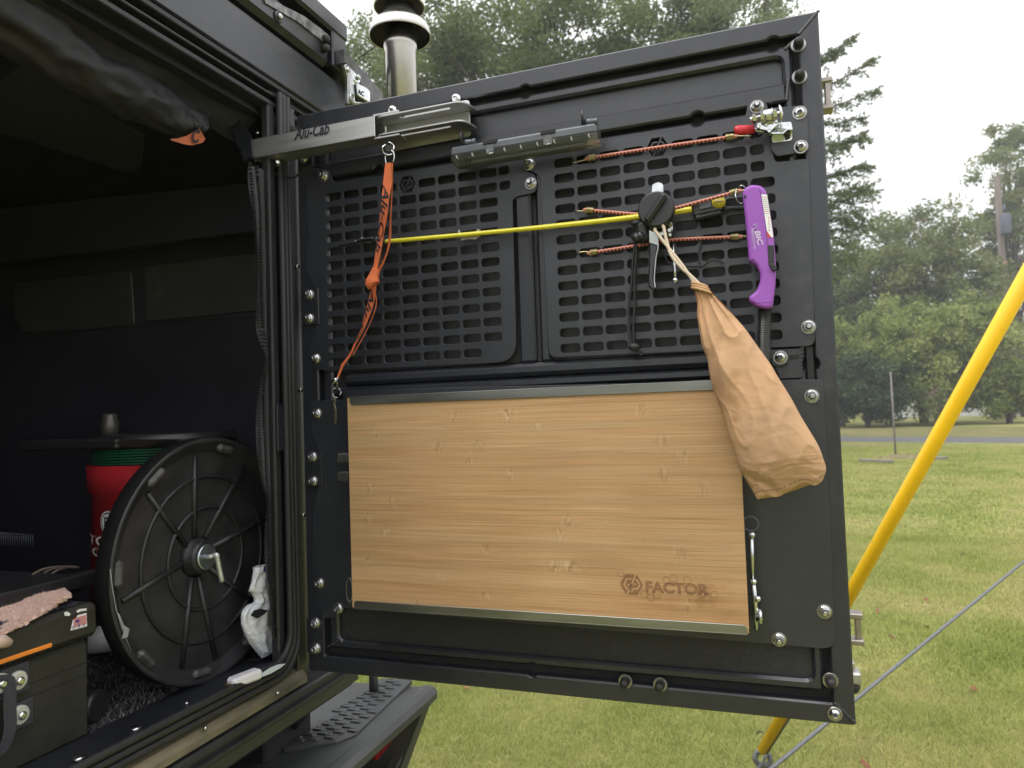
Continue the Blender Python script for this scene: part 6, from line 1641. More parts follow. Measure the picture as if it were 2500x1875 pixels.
b.add(vs, [(i * NK + k, i * NK + (k + 1) % NK, (i + 1) * NK + (k + 1) % NK, (i + 1) * NK + k) for i in range(NR - 1) for k in range(NK)], 0, True)
hole = [PXp(*q, xb + 0.0185) for q in ((612, 1503), (620, 1490), (636, 1486), (654, 1490), (645, 1500), (628, 1510))]
b.add(hole, [tuple(range(6))], 1)  # dark face over the film paints the shaded opening
bl = [PXp(*q, xb + 0.016) for q in ((644, 1383), (652, 1378), (655, 1392), (645, 1398))]; b.add(bl, [(0, 1, 2, 3)], 2)
o = b.build('carrier_bag', [pbm, M['deep'], M['blueprint']], None, origin=PXp(636, 1606, xb), fix=False); tag(o, 'crumpled white plastic carrier bag squeezed between round lid and door post', 'plastic bag')
# small white adapter and white card on the sill
b = MB()
a0 = [PZ(*cM(*q), 1.121) for q in ((1778, 1088), (1830, 1070), (2005, 975), (1990, 945), (1925, 940))]
base_z = 1.121
q4 = [PZ(*cM(*q), base_z) for q in ((1780, 1075), (2010, 985), (1960, 960), (1800, 1010))]
ctr = (q4[0] + q4[1] + q4[2] + q4[3]) / 4; ex = (q4[1] - q4[0]).normalized(); ln = (q4[1] - q4[0]).length
mt = Matrix.Translation(ctr) @ ex.to_track_quat('X', 'Z').to_matrix().to_4x4()
b.box((-ln / 2, -0.011, 0.0), (ln / 2, 0.011, 0.017), 0.004, 0, mt)
b.box((-ln / 2 - 0.006, -0.004, 0.004), (-ln / 2 + 0.001, -0.002, 0.010), 0.0003, 1, mt); b.box((-ln / 2 - 0.006, 0.003, 0.004), (-ln / 2 + 0.001, 0.005, 0.010), 0.0003, 1, mt)
o = b.build('power_adapter', [mat('white gloss plastic', (0.66, 0.65, 0.68), 0.3, nscale=30, nvar=0.02), M['brass']], None, origin=ctr); tag(o, 'small white plug adapter with brown prongs lying on the sill', 'adapter')
b = MB(); cpts = [PXp(*cM(*q), -0.816) for q in ((2028, 955), (2040, 925), (2100, 885), (2160, 860), (2205, 855), (2160, 890), (2090, 930))]
b.add(cpts + [p + Vector((-0.004, 0, 0)) for p in cpts], [tuple(range(7)), tuple(range(7, 14))[::-1]] + [(i, (i + 1) % 7, 7 + (i + 1) % 7, 7 + i) for i in range(7)])
o = b.build('white_card', mat('pale blue white plastic', (0.60, 0.66, 0.72), 0.35, nscale=30, nvar=0.02), None, origin=cpts[0]); tag(o, 'pale blue-white flat piece lying on the sill beside the plug adapter', 'card')
# ------------------------------------------------------------------ FLUE BEHIND THE DOOR
YC = 1.36
zf = lambda v: PY(980, v, YC).z
xc = PY(980, 200, YC).x
fl = thing('stove_flue', 'stainless steel stove flue with domed rain caps rising behind the door', 'flue', (xc, YC, 1.75))
b = MB(); b.lathe((xc, YC, 1.75), (0, 0, 1), [(0.0325, 0), (0.0325, zf(126) - 1.75), (0.0355, zf(117) - 1.75), (0.0360, zf(108) - 1.75), (0.0350, zf(104) - 1.75), (0.0350, zf(60) - 1.75)], 40, 0); b.build('flue_pipe', M['flue'], fl)
zr = zf(90)
b = MB(); b.lathe((xc, YC, zr), (0, 0, 1), [(0.0645, 0.0), (0.0655, -0.0012), (0.0662, 0.0), (0.0662, 0.006), (0.062, 0.020), (0.052, 0.032), (0.035, 0.040), (0.034, 0.036), (0.050, 0.029), (0.0605, 0.018), (0.0645, 0.005), (0.0645, 0.0)], 48, 0, caps=False, mis=[0, 0, 0, 0, 0, 0, 0, 1, 1, 1, 1]); b.build('rain_cap', [M['flue'], M['flue_dark']], fl)
zr2 = zf(18)
b = MB(); b.lathe((xc, YC, zr2), (0, 0, 1), [(0.053, 0.0), (0.0545, -0.0012), (0.0555, 0), (0.0555, 0.004), (0.050, 0.022), (0.036, 0.036), (0.015, 0.044), (0.001, 0.046)], 48, 0, caps=False); b.lathe((xc, YC, zr2), (0, 0, 1), [(0.053, 0.0005), (0.044, 0.010), (0.02, 0.018), (0.0, 0.02)], 40, 1, caps=False); b.build('rain_cap', [M['flue'], M['flue_dark']], fl)
b = MB(); b.lathe((xc, YC, zr + 0.035), (0, 0, 1), [(0.034, 0), (0.036, 0.004), (0.036, 0.012), (0.034, zr2 - zr - 0.035)], 40, 0); b.build('cap_neck', M['flue_dark'], fl)
b = MB(); b.box((xc - 0.05, 1.32, 1.80), (xc - 0.02, YC + 0.01, 1.83), 0.003); b.box((-0.86, 1.335, 1.80), (xc - 0.02, 1.345, 1.83), 0.002); b.build('flue_bracket', M['steel'], fl)
b = MB(); b.tube([PY(862, 152, 2.4), PY(1100, -16, 2.6), PY(1500, -300, 3.0)], 0.0022, 6)
o = b.build('overhead_cable', M['rubber'], None, origin=PY(862, 152, 2.4)); tag(o, 'thin black cable slanting up from the roof behind the flue', 'cable')

# ------------------------------------------------------------------ GROUND, ROAD
def ground_mat():
    m = bpy.data.materials.new('lawn soil'); m.use_nodes = True; t = m.node_tree; b = t.nodes['Principled BSDF']
    tc = t.nodes.new('ShaderNodeTexCoord')
    def noise(s, d=6, stretch=(1, 1, 1)):
        mp = t.nodes.new('ShaderNodeMapping'); mp.inputs['Scale'].default_value = stretch
        n = t.nodes.new('ShaderNodeTexNoise'); n.inputs['Scale'].default_value = s; n.inputs['Detail'].default_value = d
        t.links.new(tc.outputs['Object'], mp.inputs['Vector']); t.links.new(mp.outputs['Vector'], n.inputs['Vector']); return n
    n1 = noise(0.35, 8); n2 = noise(7, 8); n3 = noise(60, 4)
    r1 = t.nodes.new('ShaderNodeValToRGB'); e = r1.color_ramp.elements
    e[0].position = 0.36; e[0].color = (0.20, 0.235, 0.065, 1); e[1].position = 0.66; e[1].color = (0.36, 0.31, 0.15, 1)
    r2 = t.nodes.new('ShaderNodeValToRGB'); e = r2.color_ramp.elements
    e[0].position = 0.35; e[0].color = (0.6, 0.66, 0.55, 1); e[1].position = 0.70; e[1].color = (1.25, 1.2, 1.1, 1)
    mx = t.nodes.new('ShaderNodeMixRGB'); mx.blend_type = 'MULTIPLY'; mx.inputs['Fac'].default_value = 1
    t.links.new(n1.outputs['Fac'], r1.inputs['Fac']); t.links.new(n2.outputs['Fac'], r2.inputs['Fac'])
    t.links.new(r1.outputs['Color'], mx.inputs['Color1']); t.links.new(r2.outputs['Color'], mx.inputs['Color2'])
    t.links.new(mx.outputs['Color'], b.inputs['Base Color']); b.inputs['Roughness'].default_value = 0.95; b.inputs['Specular IOR Level'].default_value = 0.1
    bp = t.nodes.new('ShaderNodeBump'); bp.inputs['Strength'].default_value = 0.8; bp.inputs['Distance'].default_value = 0.03
    t.links.new(n3.outputs['Fac'], bp.inputs['Height']); t.links.new(bp.outputs['Normal'], b.inputs['Normal'])
    return m
b = MB(); b.add([(-160, -160, 0), (160, -160, 0), (160, 160, 0), (-160, 160, 0)], [(0, 1, 2, 3)])
o = b.build('lawn', ground_mat()); o['kind'] = 'structure'
b = MB()
rdir = (PZ(2500, 1074, 0) - PZ(2060, 1071, 0)); rdir.z = 0; rdir.normalize()
rn = Vector((-rdir.y, rdir.x, 0)); rc = PZ(2280, 1073, 0); rc.z = 0
hw = 2.0
vs = []
for i in range(-34, 35):
    w1 = 0.12 * math.sin(i * 1.7); vs += [rc + rdir * i * 4 + rn * (hw + w1) + Vector((0, 0, 0.004)), rc + rdir * i * 4 - rn * (hw - w1) + Vector((0, 0, 0.004))]
b.add(vs, [(2 * i, 2 * i + 1, 2 * i + 3, 2 * i + 2) for i in range(68)])
o = b.build('road', M['asphalt']); o['kind'] = 'structure'
# dry verge between road and hedge
b = MB(); vs = []
for i in range(-34, 35):
    vs += [rc + rdir * i * 4 + rn * (hw + 0.1 + 11 + math.sin(i)) + Vector((0, 0, 0.003)), rc + rdir * i * 4 + rn * (hw + 0.05) + Vector((0, 0, 0.003))]
b.add(vs, [(2 * i, 2 * i + 1, 2 * i + 3, 2 * i + 2) for i in range(68)])
o = b.build('dry_ground', mat('dry grass verge', (0.20, 0.165, 0.075), 0.95, nscale=0.9, nvar=0.15, col2=(0.11, 0.125, 0.04), bscale=30, bstr=0.6, spec=0.1)); o['kind'] = 'structure'

M['blade'] = attr_mat('grass blades', [(0, (0.19, 0.24, 0.06)), (0.35, (0.29, 0.345, 0.09)), (0.62, (0.42, 0.44, 0.155)), (0.85, (0.52, 0.45, 0.22)), (1, (0.60, 0.48, 0.31))], rough=0.8, translucent=0.35, spec=0.2)
def vnoise(x, y, s, seed):
    r = np.random.RandomState(seed); G = r.uniform(0, 1, (64, 64)); gx, gy = (x * s) % 63, (y * s) % 63
    ix, iy = gx.astype(int), gy.astype(int); tx, ty = gx - ix, gy - iy; tx = tx * tx * (3 - 2 * tx); ty = ty * ty * (3 - 2 * ty)
    return (G[iy, ix] * (1 - tx) + G[iy, ix + 1] * tx) * (1 - ty) + (G[iy + 1, ix] * (1 - tx) + G[iy + 1, ix + 1] * tx) * ty
def blades(n, rlo, rhi, h, wd, az0=-42, az1=24, seed=1, clump=1):
    r = np.random.RandomState(seed)
    rad = np.sqrt(r.uniform(rlo ** 2, rhi ** 2, n)); a = np.radians(r.uniform(az0, az1, n))
    x, y = rad * np.sin(a), rad * np.cos(a)
    keep = ~((x < -0.86) & (y < 1.36)); x, y, rad = x[keep], y[keep], rad[keep]; n = len(x)
    dryness = 0.50 * vnoise(x + 50, y + 50, 0.8, 3) + 0.50 * vnoise(x + 50, y + 50, 2.8, 4)
    hh = h * r.uniform(0.45, 1.25, n) * (1.15 - 0.6 * dryness)
    th = r.uniform(0, 2 * np.pi, n); lx, ly = r.normal(0, 0.45, n) * hh, r.normal(0, 0.45, n) * hh
    dx, dy = np.cos(th) * wd / 2, np.sin(th) * wd / 2
    v = np.zeros((n, 4, 3))
    v[:, 0] = np.stack([x - dx, y - dy, np.zeros(n)], 1); v[:, 1] = np.stack([x + dx, y + dy, np.zeros(n)], 1)
    v[:, 2] = np.stack([x + dx * 0.3 + lx, y + dy * 0.3 + ly, hh], 1); v[:, 3] = np.stack([x - dx * 0.5 + lx * 0.5, y - dy * 0.5 + ly * 0.5, hh * 0.6], 1)
    sh = np.clip(0.24 + 0.62 * dryness + r.normal(0, 0.12, n), 0, 1)
    return v, sh
V_, S_ = zip(blades(170000, 2.2, 4.6, 0.034, 0.0040, seed=1), blades(150000, 4.6, 9.5, 0.036, 0.008, -20, 24, seed=2), blades(110000, 9.5, 27, 0.045, 0.02, -8, 24, seed=3))
g = np_mesh('grass', np.concatenate(V_), M['blade'], None, np.concatenate(S_)); g['kind'] = 'stuff'
# fallen leaves
lm = mat('dead leaf', (0.24, 0.10, 0.055), 0.8, nscale=30)
src = None
for i, (u, v, lab) in enumerate(((2260, 1464, 'reddish dead leaf on the lawn just above the steel cable, right of the door'), (2262, 1530, 'rusty dead leaf on the lawn below the uppermost dead leaf'), (2178, 1555, 'brown dead leaf lying left of the steel cable beside the door edge'), (2143, 1493, 'small brown dead leaf nearest the lower door edge hinge'), (2378, 1682, 'dead leaf at the right side below the steel cable'), (2113, 1868, 'red-brown dead leaf at the bottom of the picture below the door corner'), (1137, 1680, 'brown dead leaf on the grass right of the bumper end'), (2350, 1352, 'tan dead leaf in the worn patch above the steel cable'))):
    p = PZ(u, v, 0.022)
    if src is None:
        b = MB(); b.add([(-0.028, 0, 0), (-0.01, -0.012, 0.007), (0.012, -0.013, 0.003), (0.03, 0, 0.01), (0.011, 0.014, 0.004), (-0.011, 0.012, 0.008), (0, 0, -0.003)], [(0, 1, 6), (1, 2, 6), (2, 3, 6), (3, 4, 6), (4, 5, 6), (5, 0, 6)])
        src = b.build('fallen_leaf', lm, None, origin=(0, 0, 0), fix=False); o = src
    else: o = src.copy(); COL.objects.link(o)
    o.location = p; o.rotation_euler = (rnd.uniform(-.6, .6), rnd.uniform(-.6, .6), rnd.uniform(0, 6)); tag(o, lab, 'leaf', 'dead leaves on the lawn')

# ------------------------------------------------------------------ GUY WIRES
FOOT = PZ(1852, 1850, 0.10)
ga = thing('wire_guard', 'long yellow plastic guard tube sleeving a slanting guy wire beside the door', 'guy wire guard', (FOOT.x, FOOT.y, 0))
bot = CAM + ray(1863, 1833) * (FOOT.y / 0.94 * 0 + (Vector(CM[2]).dot(FOOT - CAM)))
top = CAM + ray(2526, 640) * 1.95
top2 = top + (top - bot) * 0.25
b = MB(); b.lathe(bot, top2 - bot, [(0.0225, 0), (0.0225, (top2 - bot).length)], 24, 0); b.build('guard_tube', M['yellowpole'], ga)
b = MB(); b.tube([top2 - (top2 - bot) * 0.05, top2 + (top2 - bot) * 3.0], 0.006, 8); b.build('steel_strand', M['cable'], ga)
b = MB(); b.tube([bot + Vector((0.012, -0.02, 0.0)), bot + (top - bot) * 0.12 + Vector((0.026, -0.014, 0)), bot + (top - bot) * 0.3 + Vector((0.02, 0.0, 0))], 0.006, 8)
b.tube(smooth_path([bot + Vector((0.012, -0.02, 0)), FOOT + Vector((0.01, -0.02, -0.03))], 3), 0.006, 8)
b.build('steel_strand', M['cable'], ga)
b = MB(); c = PZ(1862, 1852, 0.085)
b.tube([c + Vector((0.030 * math.cos(t * math.pi / 10), 0.004 * math.sin(t), 0.028 * math.sin(t * math.pi / 10))) for t in range(20)], 0.011, 10, closed=True)
b.tube([c + Vector((-0.01, 0, -0.025)), c + Vector((-0.05, -0.05, -0.09)), c + Vector((-0.09, -0.09, -0.16))], 0.011, 10)
b.build('anchor_eye', M['cable'], ga)
b = MB(); q = [CAM + ray(*cz_) * 3.35 for cz_ in ((1853, 1826), (1853, 1805), (1847, 1795), (1852, 1786), (1862, 1788), (1864, 1795), (1855, 1804))]; b.tube(smooth_path(q, 4), 0.003, 5); b.build('wire_pigtail', M['rubber'], ga)
g0 = CAM + ray(1800, 1945) * 2.6; g1 = CAM + ray(2520, 1354) * 4.6; 
n_ = 200; pts = [g0.lerp(g1, i / n_) for i in range(n_ + 1)]; gx = g1 + (g1 - g0) * 2.0; gx0 = g0 + (g0 - g1).normalized() * 0.4
b = MB(); b.tube([gx0] + pts + [gx], 0.0082, 8)
o = b.build('guy_wire', M['cable'], None, origin=(g0.x, g0.y, 0)); tag(o, 'bare grey steel guy wire running low over the lawn', 'guy wire')

# ------------------------------------------------------------------ TREES
def leaf_mat(name, dark, mid, light, tr=0.35):
    return attr_mat(name, [(0.0, dark), (0.55, mid), (1.0, light)], rough=0.6, translucent=tr, spec=0.25)
LM = dict(oak=leaf_mat('oak leaves', (0.075, 0.105, 0.038), (0.14, 0.180, 0.068), (0.23, 0.26, 0.11), 0.4),
          pine=leaf_mat('cedar leaves', (0.10, 0.135, 0.06), (0.18, 0.22, 0.105), (0.27, 0.30, 0.16), 0.5),
          dark=leaf_mat('dark evergreen leaves', (0.028, 0.050, 0.022), (0.055, 0.095, 0.038), (0.11, 0.155, 0.062)),
          light=leaf_mat('light green leaves', (0.16, 0.21, 0.055), (0.29, 0.34, 0.10), (0.40, 0.44, 0.17), 0.45),
          myrtle=leaf_mat('myrtle leaves', (0.10, 0.13, 0.045), (0.19, 0.225, 0.078), (0.28, 0.30, 0.12), 0.45),
          pink=leaf_mat('pink blossom', (0.42, 0.20, 0.22), (0.50, 0.27, 0.28), (0.60, 0.38, 0.38), 0.3))
def leaves(name, cen, rad, per, size, m, parent, seed=1, tilt=0.7, base=0.5, squash=0.7, extra=None):
    """cen (n,3) clump centres, rad (n,) clump radii; per leaves in each"""
    r = np.random.RandomState(seed); n = len(cen) * per
    c = np.repeat(cen, per, 0); R_ = np.repeat(rad, per)
    d = r.normal(0, 1, (n, 3)); d /= np.linalg.norm(d, axis=1)[:, None] + 1e-9
    d *= (r.uniform(0, 1, n) ** 0.55)[:, None] * R_[:, None]; d[:, 2] *= squash
    p = c + d
    s = size * r.uniform(0.55, 1.35, n)
    a1 = r.normal(0, 1, (n, 3)); a1[:, 2] *= tilt; a1 /= np.linalg.norm(a1, axis=1)[:, None]
    a2 = np.cross(a1, r.normal(0, 1, (n, 3))); a2 /= np.linalg.norm(a2, axis=1)[:, None] + 1e-9
    v = np.stack([p - a1 * s[:, None] / 2, p + a2 * s[:, None] * 0.28, p + a1 * s[:, None] / 2, p - a2 * s[:, None] * 0.28], 1)
    v[:, :, 2] = np.maximum(v[:, :, 2], 0.03)
    ctone = np.repeat(r.normal(0, 0.16, len(cen)), per)
    sh = np.clip(base + ctone + r.normal(0, 0.17, n), 0, 1)
    o = np_mesh(name, v, m, parent, sh); return o
def limbs(b, base, tips, r0, sag=0.0, seed=1, split=0.35):
    r = random.Random(seed)
    for tp, rr0 in tips:
        tp = Vector(tp); bs = Vector(base)
        m1 = bs.lerp(tp, 0.35) + Vector((r.uniform(-.3, .3), r.uniform(-.3, .3), 0.10 * (tp - bs).length)); m2 = bs.lerp(tp, 0.7) + Vector((r.uniform(-.3, .3), r.uniform(-.3, .3), 0.06 * (tp - bs).length))
        pp = smooth_path([bs, m1, m2, tp], 5); n = len(pp)
        b.tube(pp, [rr0 * (1 - 0.85 * i / (n - 1)) for i in range(n)], 6)
def tree(name, label, cat, base, h, clumps, rads, m, size, per, trunk_r, seed, tips=None, group=None, fork=0.35, blossoms=None, squash=0.7, tilt=0.7, base_t=0.5, multi=1, tr_top=0.92):
    t = thing(name, label, cat, (base[0], base[1], 0), group)
    r = random.Random(seed); b = MB()
    bs = Vector((base[0], base[1], 0))
    for k in range(multi):
        off = Vector((r.uniform(-1, 1), r.uniform(-1, 1), 0)) * (0.35 * (multi > 1) * max(1, h / 6))
        pts = smooth_path([bs + off * 0.3, bs + off * 0.6 + Vector((r.uniform(-.02, .02) * h, r.uniform(-.02, .02) * h, h * 0.35)), bs + off * 1.2 + Vector((r.uniform(-.03, .03) * h, 0, h * 0.65)), bs + off * 1.8 + Vector((0, 0, h * tr_top))], 5)
        n = len(pts); b.tube(pts, [trunk_r * (1 - 0.85 * i / (n - 1)) for i in range(n)], 8)
    idx = list(range(len(clumps))); r.shuffle(idx)
    for i in idx[:tips if tips is not None else 40]:
        c = Vector(clumps[i]); s0 = bs + Vector((0, 0, max(h * fork, min(c.z * 0.75, h * 0.8)) * r.uniform(0.75, 1)))
        limbs(b, s0, [(c, trunk_r * r.uniform(0.18, 0.35))], 0, seed=seed + i)
    b.build('trunk', M['trunk'], t, fix=False)
    leaves('crown', np.array(clumps), np.array(rads), per, size, m, t, seed=seed, squash=squash, tilt=tilt, base=base_t)
    if blossoms is not None: leaves('blossom', np.array(blossoms[0]), np.array(blossoms[1]), blossoms[2], blossoms[3], LM['pink'], t, seed=seed + 5)
    return t
def blob(n, cx, cy, cz, rx, ry, rz, seed, shell=0.35, zmin=0.3):
    r = np.random.RandomState(seed); out = []
    while len(out) < n:
        d = r.normal(0, 1, 3); d /= np.linalg.norm(d); q = d * (shell + (1 - shell) * r.uniform(0, 1) ** 0.5) * (1 + 0.12 * r.normal())
        p = (cx + q[0] * rx, cy + q[1] * ry, cz + q[2] * rz)
        if p[2] > zmin: out.append(p)
    return out
def at_d(u, v, dist):
    d = ray(u, v); return CAM + d * dist
rT = np.random.RandomState(4)
# tall broad-leaved trees behind the door
p = at_d(1330, 990, 24)
c = blob(230, p.x, p.y, 11.0, 5.0, 4.0, 6.8, 21, zmin=3.5)
tree('oak_tree', 'tall oak with dense crown directly behind the middle of the open door', 'tree', (p.x, p.y), 17, c, rT.uniform(0.7, 1.25, len(c)), LM['oak'], 0.15, 520, 0.30, 31, tips=60)
p = at_d(1760, 990, 27)
c = blob(170, p.x - 0.3, p.y, 12.5, 2.5, 3.4, 7.2, 22, zmin=4)
tree('oak_tree', 'tall oak behind the upper right corner of the open door', 'tree', (p.x, p.y), 18, c, rT.uniform(0.7, 1.2, len(c)), LM['oak'], 0.15, 470, 0.30, 32, tips=70)
p = at_d(985, 990, 25)
c = blob(130, p.x, p.y, 10.5, 3.4, 3.0, 6.0, 23, shell=0.2, zmin=3.5)
tree('oak_tree', 'thin-leaved tree behind the steel flue with sky showing through', 'tree', (p.x, p.y), 16, c, rT.uniform(0.55, 1.05, len(c)), LM['oak'], 0.14, 330, 0.2, 33, tips=70, multi=2)
# feathery tree jutting past the free edge of the door
DC = 22.0
t = thing('cedar_tree', 'feathery dark tree whose boughs jut out past the free edge of the door', 'tree', (at_d(1880, 990, DC).x, at_d(1880, 990, DC).y, 0))
b = MB(); bs = at_d(1880, 990, DC); bs.z = 0
tp = at_d(1870, -100, DC); b.tube(smooth_path([bs, bs.lerp(tp, 0.5), tp], 8), [0.28 * (1 - 0.8 * i / 16) for i in range(17)], 8)
cc, rr_ = [], []
rb_ = random.Random(9)
for (u0, v0, u1, v1, th) in ((1900, 170, 2080, 95, .16), (1900, 190, 2045, 128, .2), (1905, 250, 2128, 150, .2), (1905, 280, 2135, 222, .28), (1900, 300, 2100, 290, .26), (1900, 400, 2103, 332, .25), (1900, 330, 2060, 350, .25), (1905, 445, 2105, 408, .24), (1905, 480, 2100, 458, .40), (1900, 520, 2112, 470, .40), (1900, 540, 2095, 520, .42), (1900, 570, 2100, 545, .45), (1900, 600, 2080, 590, .5), (1900, 640, 2075, 620, .5)):
    A_ = at_d(u0, v0, DC + rb_.uniform(-1, 1)); B_ = at_d(u1, v1, DC + rb_.uniform(-1.5, 1))
    mid = A_.lerp(B_, 0.5) + Vector((0, 0, -0.15)); pp = smooth_path([A_, mid, B_], 12)
    b.tube(pp, [0.05 * (1 - 0.85 * i / (len(pp) - 1)) for i in range(len(pp))], 6)
    for i, q in enumerate(pp):
        f_ = i / (len(pp) - 1)
        if f_ > 0.2:
            for k in range(3 if v0 > 350 else 2):
                d_ = (B_ - A_).normalized() * rb_.uniform(0.3, 1.0) + Vector((rb_.uniform(-.4, .4), rb_.uniform(-.6, .6), rb_.uniform(-.75, .55)))
                d_.normalize(); ln_ = th * rb_.uniform(1.2, 3.2) * (1.3 - 0.75 * f_)
                for m_ in range(5 if v0 > 350 else 4):
                    cc.append(q + d_ * (ln_ * (m_ + 1) / 5) + Vector((0, 0, -0.05 * (m_ / 4) ** 2))); rr_.append(0.055 + 0.05 * (1 - m_ / 4) * rb_.uniform(0.5, 1.4))
n_spray = len(cc)
for i in range(170):
    q = at_d(rb_.uniform(1700, 1950), rb_.uniform(-50, 640), DC + rb_.uniform(-2, 2)); cc.append(q); rr_.append(rb_.uniform(.4, .9))
b.build('trunk', M['trunk'], t, fix=False)
# clump centres were offset about the origin of each bough point
ca_ = np.array([tuple(q) for q in cc]); ra_ = np.array(rr_)
leaves('crown', ca_[:n_spray], ra_[:n_spray] * 1.15, 7, 0.085, LM['pine'], t, seed=41, squash=0.8)
leaves('inner_crown', ca_[n_spray:], ra_[n_spray:], 110, 0.12, LM['pine'], t, seed=42, squash=0.7)

# hedge line across the road
def bush(name, label, cat, u0, u1, vt, dist, m, n, size, per, seed, rad=(0.5, 1.0), zb=0.3, group=None, shell=0.3, tr=0.12, multi=5, blossoms=None, base_t=0.5, squash=0.8, rz=None, zc=None, tips=25):
    a, c_ = at_d(u0, 1000, dist), at_d(u1, 1000, dist); top = at_d((u0 + u1) / 2, vt, dist).z
    cx, cy = (a.x + c_.x) / 2, (a.y + c_.y) / 2; rx = abs(c_.x - a.x) / 2
    zc_ = zc if zc is not None else top * 0.5; rz_ = top - zc_ - rad[1] * 0.4
    c = blob(n, cx, cy, zc_, rx, rx * 0.8, rz_, seed, shell=shell, zmin=zb)
    bl = None
    if blossoms:
        r = np.random.RandomState(seed + 3); k = r.choice(len(c), blossoms[0]); bl = ([(c[i][0], c[i][1] - rx * 0.2, c[i][2] + 0.2) for i in k], r.uniform(0.12, 0.3, len(k)), blossoms[1], blossoms[2])
    return tree(name, label, cat, (cx, cy), top * 0.95, c, np.random.RandomState(seed).uniform(*rad, len(c)), m, size, per, tr, seed, tips=tips, multi=multi, blossoms=bl, group=group, base_t=base_t, squash=squash, fork=0.1)
bush('crape_myrtle', 'tall crape myrtle with scattered pink blossom, tallest growth across the road', 'tree', 2060, 2450, 495, 47, LM['myrtle'], 260, 0.24, 230, 51, rad=(0.7, 1.3), zc=7.5, blossoms=(14, 14, 0.17), multi=6, tr=0.16, tips=70)
bush('broadleaf_tree', 'dark leafy tree across the road, partly hidden by the door edge', 'tree', 1960, 2125, 585, 50, LM['dark'], 120, 0.25, 170, 52, rad=(0.8, 1.4), zc=7.0, base_t=0.75, multi=2, tr=0.2)
bush('broadleaf_tree', 'bright green spreading tree below the crape myrtle, behind the yellow guard', 'tree', 2110, 2470, 700, 43, LM['light'], 210, 0.22, 230, 53, rad=(0.6, 1.1), zc=4.3, zb=1.0, base_t=0.5, multi=5, tips=60)
bush('evergreen_bush', 'dark rounded evergreen bush directly behind the upright rusty pipe', 'bush', 2030, 2205, 850, 42, LM['dark'], 110, 0.2, 240, 54, rad=(0.45, 0.85), zc=2.3, zb=0.55, multi=9, tips=50, tr=0.06)
bush('leafy_bush', 'light yellow-green bush showing between door edge and dark evergreen', 'bush', 2000, 2110, 775, 45, LM['light'], 60, 0.2, 200, 55, rad=(0.5, 0.9), zc=3.6, zb=1.6, multi=3)
bush('leafy_bush', 'low green bush below the pine, past the yellow guard', 'bush', 2360, 2560, 860, 41, LM['light'], 80, 0.2, 200, 56, rad=(0.5, 0.9), zc=2.0, zb=0.4, multi=4, base_t=0.35)
bush('pink_flower_bush', 'small low bush topped with pale pink flowers', 'bush', 2250, 2330, 945, 40, LM['myrtle'], 26, 0.14, 110, 57, rad=(0.25, 0.5), zc=1.0, zb=0.3, blossoms=(16, 14, 0.09), multi=5, tr=0.03)
# loblolly pine at the right edge
p = at_d(2500, 990, 52); r_ = np.random.RandomState(8); c = []
for k in range(95):
    z = r_.uniform(6, 21); a = r_.uniform(0, 6.28); rad_ = (3.6 - 0.10 * (z - 6)) * r_.uniform(0.2, 1); c.append((p.x + rad_ * math.cos(a), p.y + rad_ * math.sin(a), z))
tree('pine_tree', 'tall loose pine standing by the utility pole, above the hedge', 'tree', (p.x, p.y), 21.5, c, r_.uniform(0.6, 1.2, len(c)), LM['myrtle'], 0.26, 190, 0.26, 58, tips=70)
# far woods that read as one mass
cw, rw = [], []
r_ = np.random.RandomState(12)
for k in range(1900):
    a = math.radians(r_.uniform(-60, 55) if k < 650 else r_.uniform(55, 300)); d = r_.uniform(70, 95); cw.append((d * math.sin(a), d * math.cos(a), r_.uniform(0.3, 6.5) + 2.5 * math.sin(a * 9))); rw.append(r_.uniform(1.2, 2.6))
fwd = leaves('far_woods', np.array(cw), np.array(rw), 110, 0.55, LM['myrtle'], None, seed=61); fwd['kind'] = 'stuff'

# house glimpsed through the hedge
hp0 = at_d(2240, 935, 62); hp0.z = 0
hs_ = thing('white_house', 'low white house glimpsed through the hedge behind the green trees', 'house', hp0)
wl = mat('white siding', (0.62, 0.62, 0.60), 0.7, nscale=3)
b = MB(); ex = Vector((0.95, -0.31, 0)); L0, L1 = hp0 + ex * -4, hp0 + ex * 12
def wallbox(o_, l, dpt, z0, z1, bev=0.0):
    mt = Matrix.Translation(o_) @ Matrix.Rotation(math.atan2(ex.y, ex.x), 4, 'Z'); b.box((0, 0, z0), (l, dpt, z1), bev, 0, mt)
wallbox(L0, 16, 7, 0, 2.9); b.build('wall', wl, hs_)
b = MB(); mt = Matrix.Translation(L0) @ Matrix.Rotation(math.atan2(ex.y, ex.x), 4, 'Z')
b.add([mt @ Vector(q) for q in ((-0.5, -0.6, 2.85), (16.5, -0.6, 2.85), (16.5, 3.5, 4.6), (-0.5, 3.5, 4.6), (-0.5, 7.6, 2.85), (16.5, 7.6, 2.85))], [(0, 1, 2, 3), (3, 2, 5, 4), (0, 3, 4), (1, 5, 2)]); b.build('roof', mat('grey shingle', (0.30, 0.30, 0.31), 0.9, nscale=3), hs_)
b = MB(); b.box((-0.5, -0.66, 2.72), (16.5, -0.60, 2.88), 0, 0, mt); b.build('fascia', M['white'], hs_)
for k in range(4):
    b = MB(); b.box((1.5 + 3.7 * k, -0.03, 1.0), (2.7 + 3.7 * k, 0.02, 2.2), 0.01, 0, mt); b.build('window', M['smoke'], hs_)
